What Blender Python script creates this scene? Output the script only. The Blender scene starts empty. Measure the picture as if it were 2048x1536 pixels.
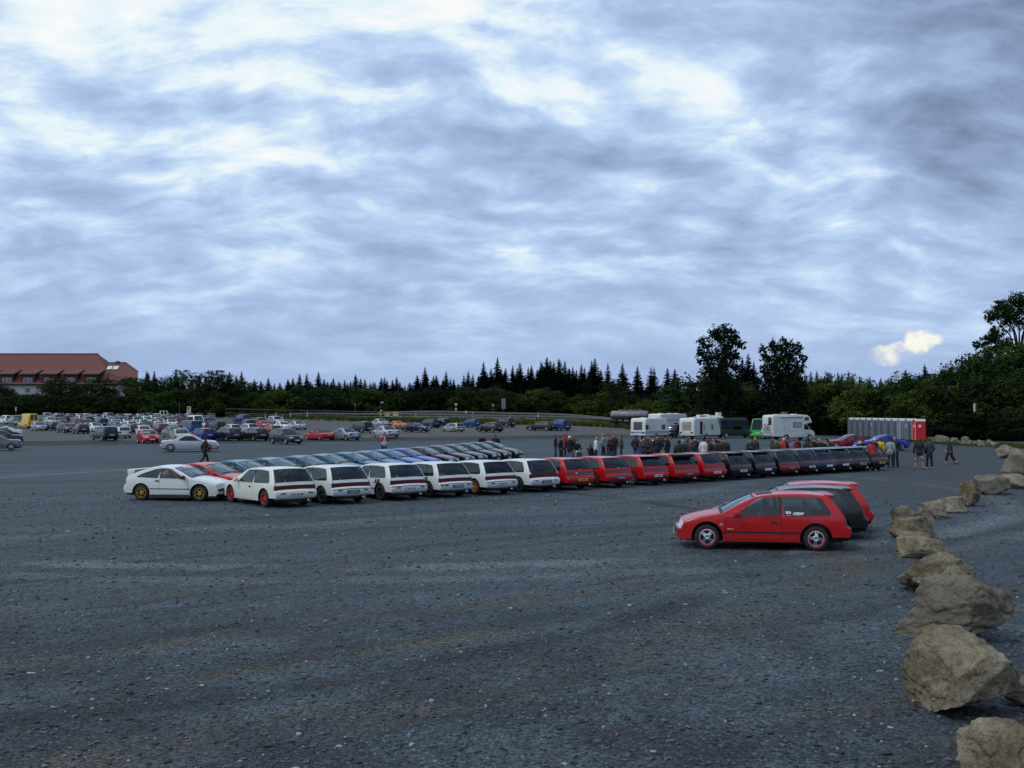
import bpy, bmesh, math, random
from mathutils import Vector, Matrix, noise
from mathutils.geometry import delaunay_2d_cdt
R = math.radians
scene = bpy.context.scene
C = scene.collection
def V(*p): return Vector(p)

# ------------------------------------------------------------------ camera, sky, sun, exposure
F, CX, CY, HOR, CAMZ = 2100.0, 1024.0, 768.0, 825.0, 3.25
PITCH = math.atan((HOR - CY) / F)
cam_d = bpy.data.cameras.new("camera"); cam = bpy.data.objects.new("camera", cam_d); C.objects.link(cam)
cam.location = (0, 0, CAMZ); cam.rotation_euler = (R(90) + PITCH, 0, 0)
cam_d.sensor_width = 36.0; cam_d.lens = 36.0 * F / 2048.0; cam_d.clip_start = 0.1; cam_d.clip_end = 6000
scene.camera = cam
SUN_EL, SUN_AZ = R(55), R(244)          # behind the camera, a little to the left
world = bpy.data.worlds.new("World"); scene.world = world; world.use_nodes = True

class NT:
    """small helper for writing node graphs"""
    def __init__(s, nt): s.nt = nt; s.L = nt.links
    def n(s, t, **kw):
        x = s.nt.nodes.new(t)
        for k, v in kw.items(): setattr(x, k, v)
        return x
    def link(s, a, b): s.L.new(a, b)
    def put(s, sock, v):
        if hasattr(v, 'is_output') or isinstance(v, bpy.types.NodeSocket): s.L.new(v, sock)
        else: sock.default_value = v
    def m(s, op, a, b=None, c=None, clamp=False):
        x = s.n('ShaderNodeMath', operation=op); x.use_clamp = clamp
        s.put(x.inputs[0], a)
        if b is not None: s.put(x.inputs[1], b)
        if c is not None: s.put(x.inputs[2], c)
        return x.outputs[0]
    def vm(s, op, a, b=None):
        x = s.n('ShaderNodeVectorMath', operation=op); s.put(x.inputs[0], a)
        if b is not None: s.put(x.inputs[1], b)
        return x.outputs[0]
    def xyz(s, x=0., y=0., z=0.):
        c = s.n('ShaderNodeCombineXYZ'); s.put(c.inputs[0], x); s.put(c.inputs[1], y); s.put(c.inputs[2], z)
        return c.outputs[0]
    def sep(s, v):
        c = s.n('ShaderNodeSeparateXYZ'); s.put(c.inputs[0], v); return c.outputs
    def noise(s, v, scale, detail=2., rough=.5, dist=0.):
        x = s.n('ShaderNodeTexNoise'); s.put(x.inputs['Vector'], v); s.put(x.inputs['Scale'], scale)
        x.inputs['Detail'].default_value = detail; x.inputs['Roughness'].default_value = rough
        x.inputs['Distortion'].default_value = dist
        return x.outputs[0]
    def ramp(s, f, stops, interp='LINEAR'):
        x = s.n('ShaderNodeValToRGB'); s.put(x.inputs[0], f); cr = x.color_ramp; cr.interpolation = interp
        while len(cr.elements) < len(stops): cr.elements.new(.5)
        for e, (p, c) in zip(cr.elements, stops):
            e.position = p; e.color = (*c, 1) if len(c) == 3 else c
        return x.outputs[0]
    def mr(s, v, a, b, c=0., d=1., smooth=True):
        x = s.n('ShaderNodeMapRange'); x.interpolation_type = 'SMOOTHSTEP' if smooth else 'LINEAR'
        s.put(x.inputs[0], v)
        for i, q in enumerate((a, b, c, d)): s.put(x.inputs[i + 1], q)
        return x.outputs[0]
    def mix(s, f, a, b, mode='MIX'):
        x = s.n('ShaderNodeMix'); x.data_type = 'RGBA'; x.blend_type = mode
        s.put(x.inputs[0], f)
        for sock, v in ((x.inputs[6], a), (x.inputs[7], b)):
            if isinstance(v, tuple) and len(v) == 3: v = (*v, 1)
            s.put(sock, v)
        return x.outputs[2]

def build_world():
    g = NT(world.node_tree); nt = world.node_tree; nt.nodes.clear()
    out = g.n('ShaderNodeOutputWorld')
    d = g.n('ShaderNodeTexCoord').outputs['Generated']
    x, y, z = g.sep(d)
    zz = g.m('ADD', g.m('MAXIMUM', z, 0.0), 0.36)
    px, py = g.m('DIVIDE', x, zz), g.m('DIVIDE', y, zz)
    p = g.xyz(px, py, 0.)
    wv = g.n('ShaderNodeTexNoise'); g.put(wv.inputs['Vector'], p); wv.inputs['Scale'].default_value = 2.2; wv.inputs['Detail'].default_value = 3
    warp = g.vm('MULTIPLY', g.vm('SUBTRACT', wv.outputs['Color'], (.5, .5, .5)), (.22, .22, 0))
    pw = g.vm('ADD', p, warp)
    # the bands of cloud run slightly askew to the view
    rot = g.n('ShaderNodeMapping'); rot.inputs['Rotation'].default_value = (0, 0, R(-10)); rot.inputs['Scale'].default_value = (.8, 1.25, 1)
    g.put(rot.inputs['Vector'], pw); q = rot.outputs[0]
    n1 = g.noise(g.vm('ADD', q, (3.1, 7.7, 0)), 2.3, 3, .5)
    n2 = g.noise(g.vm('ADD', q, (11.3, 2.2, 0)), 6.2, 8, .56)
    n2b = g.noise(g.vm('ADD', q, (11.27, 2.245, 0)), 6.2, 5, .52)
    n3 = g.noise(g.vm('ADD', q, (5.3, 4.2, 0)), 19., 6, .6)
    c = g.m('ADD', g.m('ADD', g.m('MULTIPLY', n1, .50), g.m('MULTIPLY', n2, .38)), g.m('MULTIPLY', n3, .12))
    c = g.m('ADD', c, g.m('MULTIPLY', g.m('MULTIPLY', g.m('SUBTRACT', n2, n2b), .30), g.mr(z, .02, .12)))
    # brighter to the left and overhead, heavier to the upper right
    up = g.mr(z, .10, .38)
    side = g.mr(x, -.30, .42, .088, -.075, False)
    c = g.m('ADD', c, g.m('MULTIPLY', side, up))
    c = g.m('SUBTRACT', c, g.m('MULTIPLY', g.m('MULTIPLY', g.mr(x, .26, .44), g.mr(z, .10, .24)), .12))
    c = g.m('ADD', c, g.m('MULTIPLY', g.mr(z, .12, .34), .014))
    c = g.m('ADD', c, g.m('MULTIPLY', g.m('MULTIPLY', g.mr(z, .035, .08), g.mr(z, .10, .17, 1., 0.)), .008))
    c = g.m('ADD', .478, g.m('MULTIPLY', g.m('SUBTRACT', c, .478), g.mr(z, .02, .26, .52, 1.)))
    col = g.ramp(c, [(.22, (.15, .20, .30)), (.34, (.27, .36, .56)), (.42, (.345, .465, .71)), (.49, (.425, .565, .835)), (.555, (.565, .73, .96)), (.62, (.82, .945, 1.0)), (.69, (1.0, 1.0, 1.0))])
    # low band of clearer pale blue above the horizon
    low = g.mr(z, .0, .085, 1., 0.)
    col = g.mix(g.m('MULTIPLY', low, .85), col, (.33, .455, .745))
    # the one sunlit cumulus low on the right
    u = g.m('DIVIDE', x, g.m('MAXIMUM', y, .01)); v = g.m('DIVIDE', z, g.m('MAXIMUM', y, .01))
    uv = g.xyz(u, v, 0.)
    cw = g.n('ShaderNodeTexNoise'); g.put(cw.inputs['Vector'], uv); cw.inputs['Scale'].default_value = 60; cw.inputs['Detail'].default_value = 7; cw.inputs['Roughness'].default_value = .6
    uvw = g.vm('ADD', uv, g.vm('MULTIPLY', g.vm('SUBTRACT', cw.outputs['Color'], (.5, .5, .5)), (.034, .024, 0)))
    uu, vv, _ = g.sep(uvw)
    def blob(u0, v0, a, b):
        du = g.m('DIVIDE', g.m('SUBTRACT', uu, u0), a); dv = g.m('DIVIDE', g.m('SUBTRACT', vv, v0), b)
        r = g.m('SQRT', g.m('ADD', g.m('MULTIPLY', du, du), g.m('MULTIPLY', dv, dv)))
        return r
    r = g.m('MINIMUM', blob(.391, .0675, .018, .0115), g.m('MINIMUM', blob(.361, .0545, .019, .0105), blob(.377, .0600, .019, .008)))
    cm = g.m('MULTIPLY', g.mr(r, g.mr(vv, .050, .064, .15, .62), 1.14, 1., 0.), g.m('GREATER_THAN', y, .1))
    hol = g.mr(blob(.376, .0535, .013, .0065), .4, 1.2, 1., 0.); cm = g.m('MULTIPLY', cm, g.m('SUBTRACT', 1., g.m('MULTIPLY', hol, .72)))
    shade = g.mr(g.noise(g.vm('MULTIPLY', uv, (1, 1.6, 1)), 40, 5, .6), .35, .62)
    col = g.mix(cm, col, g.mix(shade, (.62, .70, .80), (1.0, .98, .88)))
    # bright cloud cover behind the camera, where the sun stands
    sv = (math.sin(SUN_AZ) * math.cos(SUN_EL), math.cos(SUN_AZ) * math.cos(SUN_EL), math.sin(SUN_EL))
    dt = g.n('ShaderNodeVectorMath', operation='DOT_PRODUCT'); g.put(dt.inputs[0], d); dt.inputs[1].default_value = sv
    glow = g.mr(dt.outputs['Value'], .1, 1., 0., 1.)
    col = g.mix(g.m('MULTIPLY', glow, .6), col, (.98, 1.02, 1.05))
    # ground side of the sphere
    col = g.mix(g.mr(z, -.02, 0.0, 1., 0.), col, (.06, .07, .08))
    sky = g.n('ShaderNodeTexSky'); sky.sky_type = 'NISHITA'; sky.sun_disc = False
    sky.sun_elevation = SUN_EL; sky.sun_rotation = SUN_AZ; sky.dust_density = 2.0
    b1 = g.n('ShaderNodeBackground'); b1.inputs[1].default_value = .09; g.link(sky.outputs[0], b1.inputs[0])
    b2 = g.n('ShaderNodeBackground'); b2.inputs[1].default_value = 1.0; g.put(b2.inputs[0], col)
    ms = g.n('ShaderNodeMixShader'); ms.inputs[0].default_value = .94
    g.link(b1.outputs[0], ms.inputs[1]); g.link(b2.outputs[0], ms.inputs[2]); g.link(ms.outputs[0], out.inputs[0])
build_world()
sun_d = bpy.data.lights.new("sun", 'SUN'); sun = bpy.data.objects.new("sun", sun_d); C.objects.link(sun)
sun_d.energy = 0.95; sun_d.angle = R(12); sun_d.color = (1.0, .97, .93)
sun.rotation_euler = (R(90) - SUN_EL, 0, R(180) - SUN_AZ)
sun.location = (-20, -40, 60)
vs = scene.view_settings; vs.view_transform = 'Standard'; vs.look = 'None'; vs.exposure = 0.0; vs.gamma = 1.0
try: vs.use_curve_mapping = False
except Exception: pass
scene.cycles.max_bounces = 6; scene.cycles.transparent_max_bounces = 10; scene.cycles.caustics_reflective = False; scene.cycles.caustics_refractive = False
scene.render.film_transparent = False

# ------------------------------------------------------------------ terrain height and pixel -> ground
def sst(a, b, x):
    t = min(1., max(0., (x - a) / (b - a))); return t * t * (3 - 2 * t)
def lot_edge(x):                       # far edge of the gravel lot (y for a given x)
    if x < -12.5: return 203 - .55 * (x + 12.5)
    if x < 22: return 203 - .465 * (x + 12.5)
    return 187 - .55 * (x - 22)
def seam(x): return 138 + .45 * x      # where the old surface meets the new gravel
def ground_z(x, y):
    yl = max(0., min(y, 228.) - 90.)
    z = 8e-7 * yl ** 3 * (1 - sst(8, 34, x))
    d = y - lot_edge(x)
    z += (.15 + .45 * sst(-45, -12, x)) * sst(1.0, 7.0, d) * (1 - .45 * sst(10, 40, x))
    s = (y - seam(x) + 1.5 * math.sin(x * .21)) / 1.6
    if abs(s) < 4 and x < 30: z += .16 * math.exp(-s * s) * (1 - sst(14, 28, x))
    # verge and rising bank to the right of the boulders
    if x > 40: z += 1.6 * sst(54, 90, x) * sst(60, 100, y)
    z += .035 * math.sin(x * .13 + .4) * math.sin(y * .11)
    return z
def at(px, py, dz=0.):
    """ground point seen at a pixel of the 2048 x 1536 photograph"""
    a, b, c = (px - CX) / F, 1.0, -(py - CY) / F
    cp, sp = math.cos(PITCH), math.sin(PITCH)
    dx, dy, dzv = a, b * cp - c * sp, b * sp + c * cp
    y = 60.
    lo, hi = 2., 600.
    f = lambda t: CAMZ + dzv * t - ground_z(dx * t, dy * t)
    t = lo
    while t < hi and f(t) > 0: t *= 1.01
    a0, b0 = t / 1.01, t
    for _ in range(30):
        mid = (a0 + b0) / 2
        if f(mid) > 0: a0 = mid
        else: b0 = mid
    t = (a0 + b0) / 2
    return Vector((dx * t, dy * t, ground_z(dx * t, dy * t) + dz))
def atY(px, Y):
    x = (px - CX) / F * Y
    return Vector((x, Y, ground_z(x, Y)))
def ray_az(px): return math.degrees(math.atan((px - CX) / F))
def z_at(py, Y): return CAMZ + (HOR - py) / F * Y
def rz_from_az(az): return R(90 - az)      # rotation about z that points local +x to azimuth az (0 = +y, clockwise)

# ------------------------------------------------------------------ materials
MATS = {}
def mat_base(name):
    m = bpy.data.materials.new(name); m.use_nodes = True; m.node_tree.nodes.clear()
    g = NT(m.node_tree); out = g.n('ShaderNodeOutputMaterial'); b = g.n('ShaderNodeBsdfPrincipled')
    g.link(b.outputs[0], out.inputs[0]); return m, g, b, out
def plain(name, col, rough=.6, metal=0., spec=.5, coat=0., var=.0, vscale=8.):
    if name in MATS: return MATS[name]
    m, g, b, out = mat_base(name)
    b.inputs['Roughness'].default_value = rough; b.inputs['Metallic'].default_value = metal
    b.inputs['Specular IOR Level'].default_value = spec
    if coat: b.inputs['Coat Weight'].default_value = coat; b.inputs['Coat Roughness'].default_value = .06
    if var:
        co = g.n('ShaderNodeTexCoord').outputs['Object']
        f = g.noise(co, vscale, 4, .6)
        g.put(b.inputs['Base Color'], g.mix(g.m('MULTIPLY', g.mr(f, .3, .7), var), (*col, 1), tuple(c * .45 for c in col)))
    else: b.inputs['Base Color'].default_value = (*col, 1)
    m.diffuse_color = (*col, 1)
    MATS[name] = m; return m
def paint(name, col, metal=0., rough=.24):
    """car paint with a little road dust towards the sills"""
    key = 'paint ' + name
    if key in MATS: return MATS[key]
    m, g, b, out = mat_base(key)
    co = g.n('ShaderNodeTexCoord').outputs['Object']
    z = g.sep(co)[2]
    f = g.noise(co, 5., 5, .65)
    dust = g.m('MULTIPLY', g.mr(z, .22, .62, 1., 0.), g.mr(f, .2, .9, .05, .34))
    if max(col) < .06: dust = g.m('MULTIPLY', dust, .25)
    elif col[0] > 5 * col[1]: dust = g.m('MULTIPLY', dust, .5)
    dust = g.m('ADD', dust, g.m('MULTIPLY', g.mr(g.noise(co, 2.2, 4, .6), .40, .80), .03 if max(col) > .06 else .008))
    g.put(b.inputs['Base Color'], g.mix(dust, (*col, 1), (.10, .095, .085)))
    g.put(b.inputs['Roughness'], g.m('ADD', g.m('MULTIPLY', dust, .4), rough))
    b.inputs['Metallic'].default_value = metal
    b.inputs['Coat Weight'].default_value = .3; b.inputs['Coat Roughness'].default_value = .08; b.inputs['Specular IOR Level'].default_value = .35
    MATS[key] = m; return m
def glass(name='window glass', tint=(.74, .86, .90), refl=.015):
    if name in MATS: return MATS[name]
    m = bpy.data.materials.new(name); m.use_nodes = True; m.node_tree.nodes.clear(); g = NT(m.node_tree)
    out = g.n('ShaderNodeOutputMaterial'); t = g.n('ShaderNodeBsdfTransparent'); t.inputs[0].default_value = (*tint, 1)
    gl = g.n('ShaderNodeBsdfGlossy'); gl.inputs['Roughness'].default_value = .04; gl.inputs[0].default_value = (.78, .92, 1, 1)
    fr = g.n('ShaderNodeFresnel'); fr.inputs[0].default_value = 1.5
    ms = g.n('ShaderNodeMixShader'); g.put(ms.inputs[0], g.m('ADD', g.m('MULTIPLY', fr.outputs[0], 1.0), refl, clamp=True))
    g.link(t.outputs[0], ms.inputs[1]); g.link(gl.outputs[0], ms.inputs[2]); g.link(ms.outputs[0], out.inputs[0])
    MATS[name] = m; return m
BLACKT = plain('black plastic trim', (.012, .012, .014), .5)
RUBBER = plain('tyre rubber', (.014, .014, .015), .8, var=.4)
UNDER = plain('dark underbody', (.008, .008, .009), .9)
SEATM = plain('grey seat cloth', (.035, .036, .042), .9)
GLASS = glass()
GLASS_D = glass('tinted window glass', (.08, .085, .12), .0)
GLASS_F = glass('far window glass', (.20, .25, .29), .08)
HEADL = plain('headlight glass', (.40, .44, .48), .12, spec=.8)
TAILR = plain('red lamp glass', (.095, .003, .006), .3, spec=.25)
TAILD = plain('smoked red lamp glass', (.09, .006, .008), .2, spec=.6, coat=.3)
AMBER = plain('amber lamp glass', (.55, .16, .01), .2)
CHROME = plain('bright metal', (.60, .61, .62), .25, metal=.9)
RIMDK = plain('dusty steel rim', (.06, .06, .065), .6)
PLATE_W = plain('white number plate', (.62, .64, .66), .4)
PLATE_D = plain('dark number plate', (.10, .11, .12), .4)
PLATE_Y = plain('yellow number plate', (.62, .40, .03), .4)
BLUEST = plain('blue plate band', (.01, .04, .30), .4)
INK = plain('black lettering', (.012, .012, .014), .5)
WHITEINK = plain('white lettering', (.75, .77, .78), .5)

# ------------------------------------------------------------------ object helpers
def link_mesh(name, me, parent=None, mats=(), loc=None, rot=None):
    o = bpy.data.objects.new(name, me); C.objects.link(o)
    if parent: o.parent = parent
    if loc is not None: o.location = loc
    if rot is not None: o.rotation_euler = rot
    return o
def new_mesh(name, verts, faces, mats=(), fm=None, smooth=True):
    me = bpy.data.meshes.new(name); me.from_pydata([tuple(v) for v in verts], [], faces)
    for m in mats: me.materials.append(m)
    if fm: me.polygons.foreach_set('material_index', fm)
    if smooth: me.polygons.foreach_set('use_smooth', [True] * len(me.polygons))
    me.update(); return me
def tag(o, label, cat, group=None, kind=None):
    if label: o['label'] = label
    if cat: o['category'] = cat
    if group: o['group'] = group
    if kind: o['kind'] = kind
    return o
def thing(name, label, cat, loc=(0, 0, 0), rz=0., group=None):
    o = bpy.data.objects.new(name, None); C.objects.link(o); o.location = loc; o.rotation_euler = (0, 0, rz)
    o.empty_display_size = .3
    return tag(o, label, cat, group)

class MB:
    """collects simple solids into one mesh"""
    def __init__(s): s.v = []; s.f = []; s.m = []
    def add(s, v, f, mi=0, M=None):
        o = len(s.v); s.v += [(M @ Vector(p)) if M else Vector(p) for p in v]
        s.f += [tuple(i + o for i in q) for q in f]; s.m += [mi] * len(f); return s
    def box(s, lo, hi, mi=0, M=None):
        x0, y0, z0 = lo; x1, y1, z1 = hi
        v = [(x0, y0, z0), (x1, y0, z0), (x1, y1, z0), (x0, y1, z0), (x0, y0, z1), (x1, y0, z1), (x1, y1, z1), (x0, y1, z1)]
        return s.add(v, [(3, 2, 1, 0), (4, 5, 6, 7), (0, 1, 5, 4), (1, 2, 6, 5), (2, 3, 7, 6), (3, 0, 4, 7)], mi, M)
    def tube(s, pts, r, seg=8, mi=0, cap=True, M=None):
        pts = [Vector(p) for p in pts]; n = len(pts); rs = r if isinstance(r, (list, tuple)) else [r] * n
        v = []; prev = None
        for i, p in enumerate(pts):
            t = (pts[min(i + 1, n - 1)] - pts[max(i - 1, 0)])
            t = t.normalized() if t.length > 1e-9 else Vector((0, 0, 1))
            if prev is None:
                a = t.orthogonal().normalized()
            else:
                a = prev - t * prev.dot(t); a = a.normalized() if a.length > 1e-6 else t.orthogonal().normalized()
            prev = a; b = t.cross(a)
            for k in range(seg):
                q = 2 * math.pi * k / seg; v.append(p + (a * math.cos(q) + b * math.sin(q)) * rs[i])
        f = [(i * seg + k, i * seg + (k + 1) % seg, (i + 1) * seg + (k + 1) % seg, (i + 1) * seg + k) for i in range(n - 1) for k in range(seg)]
        if cap: f += [tuple(range(seg))[::-1], tuple((n - 1) * seg + k for k in range(seg))]
        return s.add(v, f, mi, M)
    def lathe(s, prof, seg=20, axis='y', mi=0, M=None, close=False):
        """prof: (radius, along)"""
        v = []
        for r, a in prof:
            for k in range(seg):
                q = 2 * math.pi * k / seg; c, d = r * math.cos(q), r * math.sin(q)
                v.append({'y': (c, a, d), 'z': (c, d, a), 'x': (a, c, d)}[axis])
        n = len(prof)
        f = [(i * seg + k, i * seg + (k + 1) % seg, (i + 1) * seg + (k + 1) % seg, (i + 1) * seg + k) for i in range(n - 1) for k in range(seg)]
        if close: f += [tuple(range(seg))[::-1], tuple((n - 1) * seg + k for k in range(seg))]
        return s.add(v, f, mi, M)
    def prism(s, poly, a, b, axis='y', mi=0, M=None):
        n = len(poly)
        mk = {'y': lambda p, t: (p[0], t, p[1]), 'x': lambda p, t: (t, p[0], p[1]), 'z': lambda p, t: (p[0], p[1], t)}[axis]
        v = [mk(p, a) for p in poly] + [mk(p, b) for p in poly]
        f = [tuple(range(n)), tuple(range(2 * n - 1, n - 1, -1))] + [(i, i + n, (i + 1) % n + n, (i + 1) % n) for i in range(n)]
        return s.add(v, f, mi, M)
    def mesh(s, name, mats=(), smooth=False, bevel=0., segs=2, fix=True):
        me = new_mesh(name, s.v, s.f, mats, s.m, smooth)
        bm = bmesh.new(); bm.from_mesh(me)
        if fix: bmesh.ops.recalc_face_normals(bm, faces=bm.faces)
        if bevel:
            es = [e for e in bm.edges if len(e.link_faces) == 2 and e.calc_face_angle(0) > .6]
            bmesh.ops.bevel(bm, geom=es, offset=bevel, segments=segs, affect='EDGES', profile=.5, clamp_overlap=True)
            if smooth:
                for f in bm.faces: f.smooth = True
        bm.to_mesh(me); bm.free(); return me
    def obj(s, name, mats, parent=None, **kw):
        loc = kw.pop('loc', None); rot = kw.pop('rot', None)
        return link_mesh(name, s.mesh(name, mats, **kw), parent, loc=loc, rot=rot)
_font_cache = {}
def text_mesh(txt, size, italic=False, bold=0.0):
    """flat lettering as mesh data in the xy plane, centred"""
    k = (txt, size, italic, bold)
    if k in _font_cache: return _font_cache[k]
    cu = bpy.data.curves.new('lettering', 'FONT'); cu.body = txt; cu.size = size; cu.align_x = 'CENTER'; cu.align_y = 'CENTER'
    cu.offset = bold; cu.shear = .35 if italic else 0.; cu.resolution_u = 2
    o = bpy.data.objects.new('lettering', cu); C.objects.link(o)
    dg = bpy.context.evaluated_depsgraph_get(); me = bpy.data.meshes.new_from_object(o.evaluated_get(dg))
    vs_ = [v.co.copy() for v in me.vertices]; fs = [tuple(p.vertices) for p in me.polygons]
    bpy.data.objects.remove(o); bpy.data.curves.remove(cu); bpy.data.meshes.remove(me)
    _font_cache[k] = (vs_, fs); return vs_, fs
# ------------------------------------------------------------------ ground, road, path
def ground_material():
    m, g, b, out = mat_base('dark gravel'); b.inputs['Specular IOR Level'].default_value = .25
    co = g.n('ShaderNodeTexCoord').outputs['Object']; x, y, z = g.sep(co)
    flat = g.xyz(x, y, 0.)
    n_big = g.noise(flat, .07, 4, .6); n_mid = g.noise(flat, .55, 5, .6); n_fine = g.noise(flat, 6., 5, .7)
    # streaks left by tyres, running from the near left to the far right
    mp = g.n('ShaderNodeMapping'); mp.vector_type = 'TEXTURE'; mp.inputs['Rotation'].default_value = (0, 0, R(39)); mp.inputs['Scale'].default_value = (9., 1.05, 1); g.put(mp.inputs['Vector'], g.vm('ADD', flat, g.vm('MULTIPLY', g.xyz(n_big, n_mid, 0.), (2.5, .5, 0))))
    st = g.noise(mp.outputs[0], 1., 5, .6)
    mp2 = g.n('ShaderNodeMapping'); mp2.vector_type = 'TEXTURE'; mp2.inputs['Rotation'].default_value = (0, 0, R(8)); mp2.inputs['Scale'].default_value = (26., 2., 1); g.put(mp2.inputs['Vector'], g.vm('ADD', flat, g.vm('MULTIPLY', g.xyz(n_big, n_mid, 0.), (2, 1.2, 0))))
    st2 = g.noise(mp2.outputs[0], 1., 4, .6)
    base = g.mix(g.mr(n_big, .35, .65), (.035, .054, .069), (.047, .069, .086))
    base = g.mix(g.m('MULTIPLY', g.mr(st2, .42, .66), .70), base, (.062, .088, .108))
    base = g.mix(g.m('MULTIPLY', g.m('MULTIPLY', g.mr(st, .50, .62), g.mr(y, 55., 22., .12, 1.)), .62), base, (.021, .027, .033))
    # brown loam rubbed into the near tracks
    br = g.m('MULTIPLY', g.mr(g.noise(g.vm('ADD', mp.outputs[0], (4.2, 1.3, 0)), 1., 5, .62), .50, .64), g.mr(y, 40., 12.))
    base = g.mix(g.m('MULTIPLY', br, .75), base, (.062, .060, .050))
    rust = g.m('MULTIPLY', g.mr(g.noise(flat, .9, 6, .7), .68, .76), .45)
    base = g.mix(rust, base, (.12, .085, .035))
    # three single tyre tracks sweeping across
    def arc(cx, cy, rad, w, col, amt, base):
        dx, dy = g.m('SUBTRACT', x, cx), g.m('SUBTRACT', y, cy); r_ = g.m('SQRT', g.m('ADD', g.m('MULTIPLY', dx, dx), g.m('MULTIPLY', dy, dy)))
        e = g.m('ABSOLUTE', g.m('ADD', g.m('SUBTRACT', r_, rad), g.m('MULTIPLY', g.m('SUBTRACT', n_mid, .5), .8)))
        return g.mix(g.m('MULTIPLY', g.m('MULTIPLY', g.mr(e, .15, w, 1., 0.), g.mr(g.noise(flat, .33, 4, .6), .36, .56)), amt), base, col)
    base = arc(-4., 45., 22.9, .75, (.112, .138, .152), .85, base); base = arc(-4., 45., 24.6, .6, (.095, .120, .136), .65, base)
    base = arc(-14., 30., 20.8, .55, (.017, .020, .022), .8, base); base = arc(-14., 30., 22.3, .9, (.066, .060, .048), .6, base); base = arc(-30., 70., 46., 1.1, (.092, .116, .132), .6, base)
    # old surface beyond the seam is browner, the seam itself dark and wet
    sy = g.m('SUBTRACT', y, g.m('ADD', g.m('MULTIPLY', x, .45), 138.))
    sy = g.m('ADD', sy, g.m('MULTIPLY', g.m('SUBTRACT', n_mid, .5), 5.))
    old = g.mr(sy, -1.5, 2.)
    base = g.mix(old, base, g.mix(n_mid, (.058, .067, .070), (.084, .092, .092)))
    w_ = g.m('MULTIPLY', g.mr(g.m('ABSOLUTE', g.m('ADD', sy, 7.)), 3., 11., 1., 0.), g.mr(x, 24., 10.))
    base = g.mix(g.m('MULTIPLY', w_, .9), base, (.020, .022, .025))
    # freshly rolled dark strip at the right
    dk = g.m('MULTIPLY', g.mr(g.m('ADD', g.m('SUBTRACT', x, g.m('MULTIPLY', y, .315)), g.m('MULTIPLY', g.m('SUBTRACT', n_mid, .5), 3.)), -1.5, 2.5), g.mr(y, 30., 45.))
    base = g.mix(g.m('MULTIPLY', dk, .62), base, (.036, .043, .052))
    near = g.mr(y, 9., 26., .8, 0.); base = g.mix(g.m('MULTIPLY', near, g.mr(n_mid, .40, .62)), base, (.019, .026, .035))
    # single stones
    def vor(scale, off):
        v = g.n('ShaderNodeTexVoronoi'); v.inputs['Scale'].default_value = scale; g.put(v.inputs['Vector'], g.vm('ADD', flat, off)); return v
    v1 = vor(34., (0, 0, 0)); v2 = vor(15., (3.3, 1.7, 0)); v3 = vor(5.5, (7.1, 2.9, 0))
    tone = g.mr(g.sep(v1.outputs['Color'])[0], 0, 1, .40, 1.68, False)
    base = g.mix(1., base, g.xyz(tone, tone, tone), 'MULTIPLY')
    t2 = g.mr(g.sep(v2.outputs['Color'])[1], 0, 1, .70, 1.30, False)
    base = g.mix(1., base, g.xyz(t2, t2, t2), 'MULTIPLY')
    t3 = g.mr(n_fine, .3, .7, .80, 1.2, False); base = g.mix(1., base, g.xyz(t3, t3, t3), 'MULTIPLY')
    def flecks(v, ch, thr, rad, col, amt):
        s = g.m('MULTIPLY', g.m('GREATER_THAN', g.sep(v.outputs['Color'])[ch], thr), g.m('LESS_THAN', v.outputs['Distance'], rad))
        return g.m('MULTIPLY', s, amt), col
    for v, ch, thr, rad, col, amt in ((v2, 0, .97, .26, (.22, .25, .29), .8), (v2, 2, .975, .28, (.12, .10, .08), .7), (v3, 0, .985, .10, (.30, .31, .32), .8), (v2, 1, .95, .4, (.012, .014, .018), .8)):
        f, c = flecks(v, ch, thr, rad, col, amt); base = g.mix(f, base, c)
    # grass verge and forest floor beyond the lot
    ed = g.m('SUBTRACT', y, 205.)
    far = g.mr(g.m('ADD', y, g.m('MAXIMUM', g.m('MULTIPLY', x, .5), -60.)), 198., 212.)
    base = g.mix(far, base, g.mix(n_mid, (.010, .016, .008), (.024, .034, .012)))
    g.put(b.inputs['Base Color'], base)
    b.inputs['Roughness'].default_value = .85
    bp = g.n('ShaderNodeBump'); bp.inputs['Strength'].default_value = .75; bp.inputs['Distance'].default_value = .03
    hgt = g.m('ADD', g.m('ADD', g.m('MULTIPLY', v1.outputs['Distance'], -.6), g.m('MULTIPLY', v2.outputs['Distance'], -.6)), g.m('ADD', g.m('MULTIPLY', n_fine, .8), g.m('MULTIPLY', n_mid, 2.2)))
    g.put(bp.inputs['Height'], hgt); g.link(bp.outputs[0], b.inputs['Normal'])
    return m
def frange(a, b, s):
    o = []; 
    while a < b - 1e-6: o.append(a); a += s
    return o
def build_ground():
    xs = [-2500, -1200, -600, -300, -200, -150] + frange(-120, 80, 1.6) + [80, 100, 130, 180, 300, 600, 1200, 2500]
    ys_ = [-300, -60, -20, 0] + frange(4, 84, 2.) + frange(84, 176, .8) + frange(176, 262, 1.4) + [262, 270, 285, 320, 400, 600, 1000, 1800, 3500]
    v = [(x, y, ground_z(x, y)) for y in ys_ for x in xs]; n = len(xs)
    f = [(j * n + i, j * n + i + 1, (j + 1) * n + i + 1, (j + 1) * n + i) for j in range(len(ys_) - 1) for i in range(n - 1)]
    o = link_mesh('ground', new_mesh('ground', v, f, [ground_material()])); tag(o, None, None, None, 'structure'); return o
build_ground()

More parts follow.
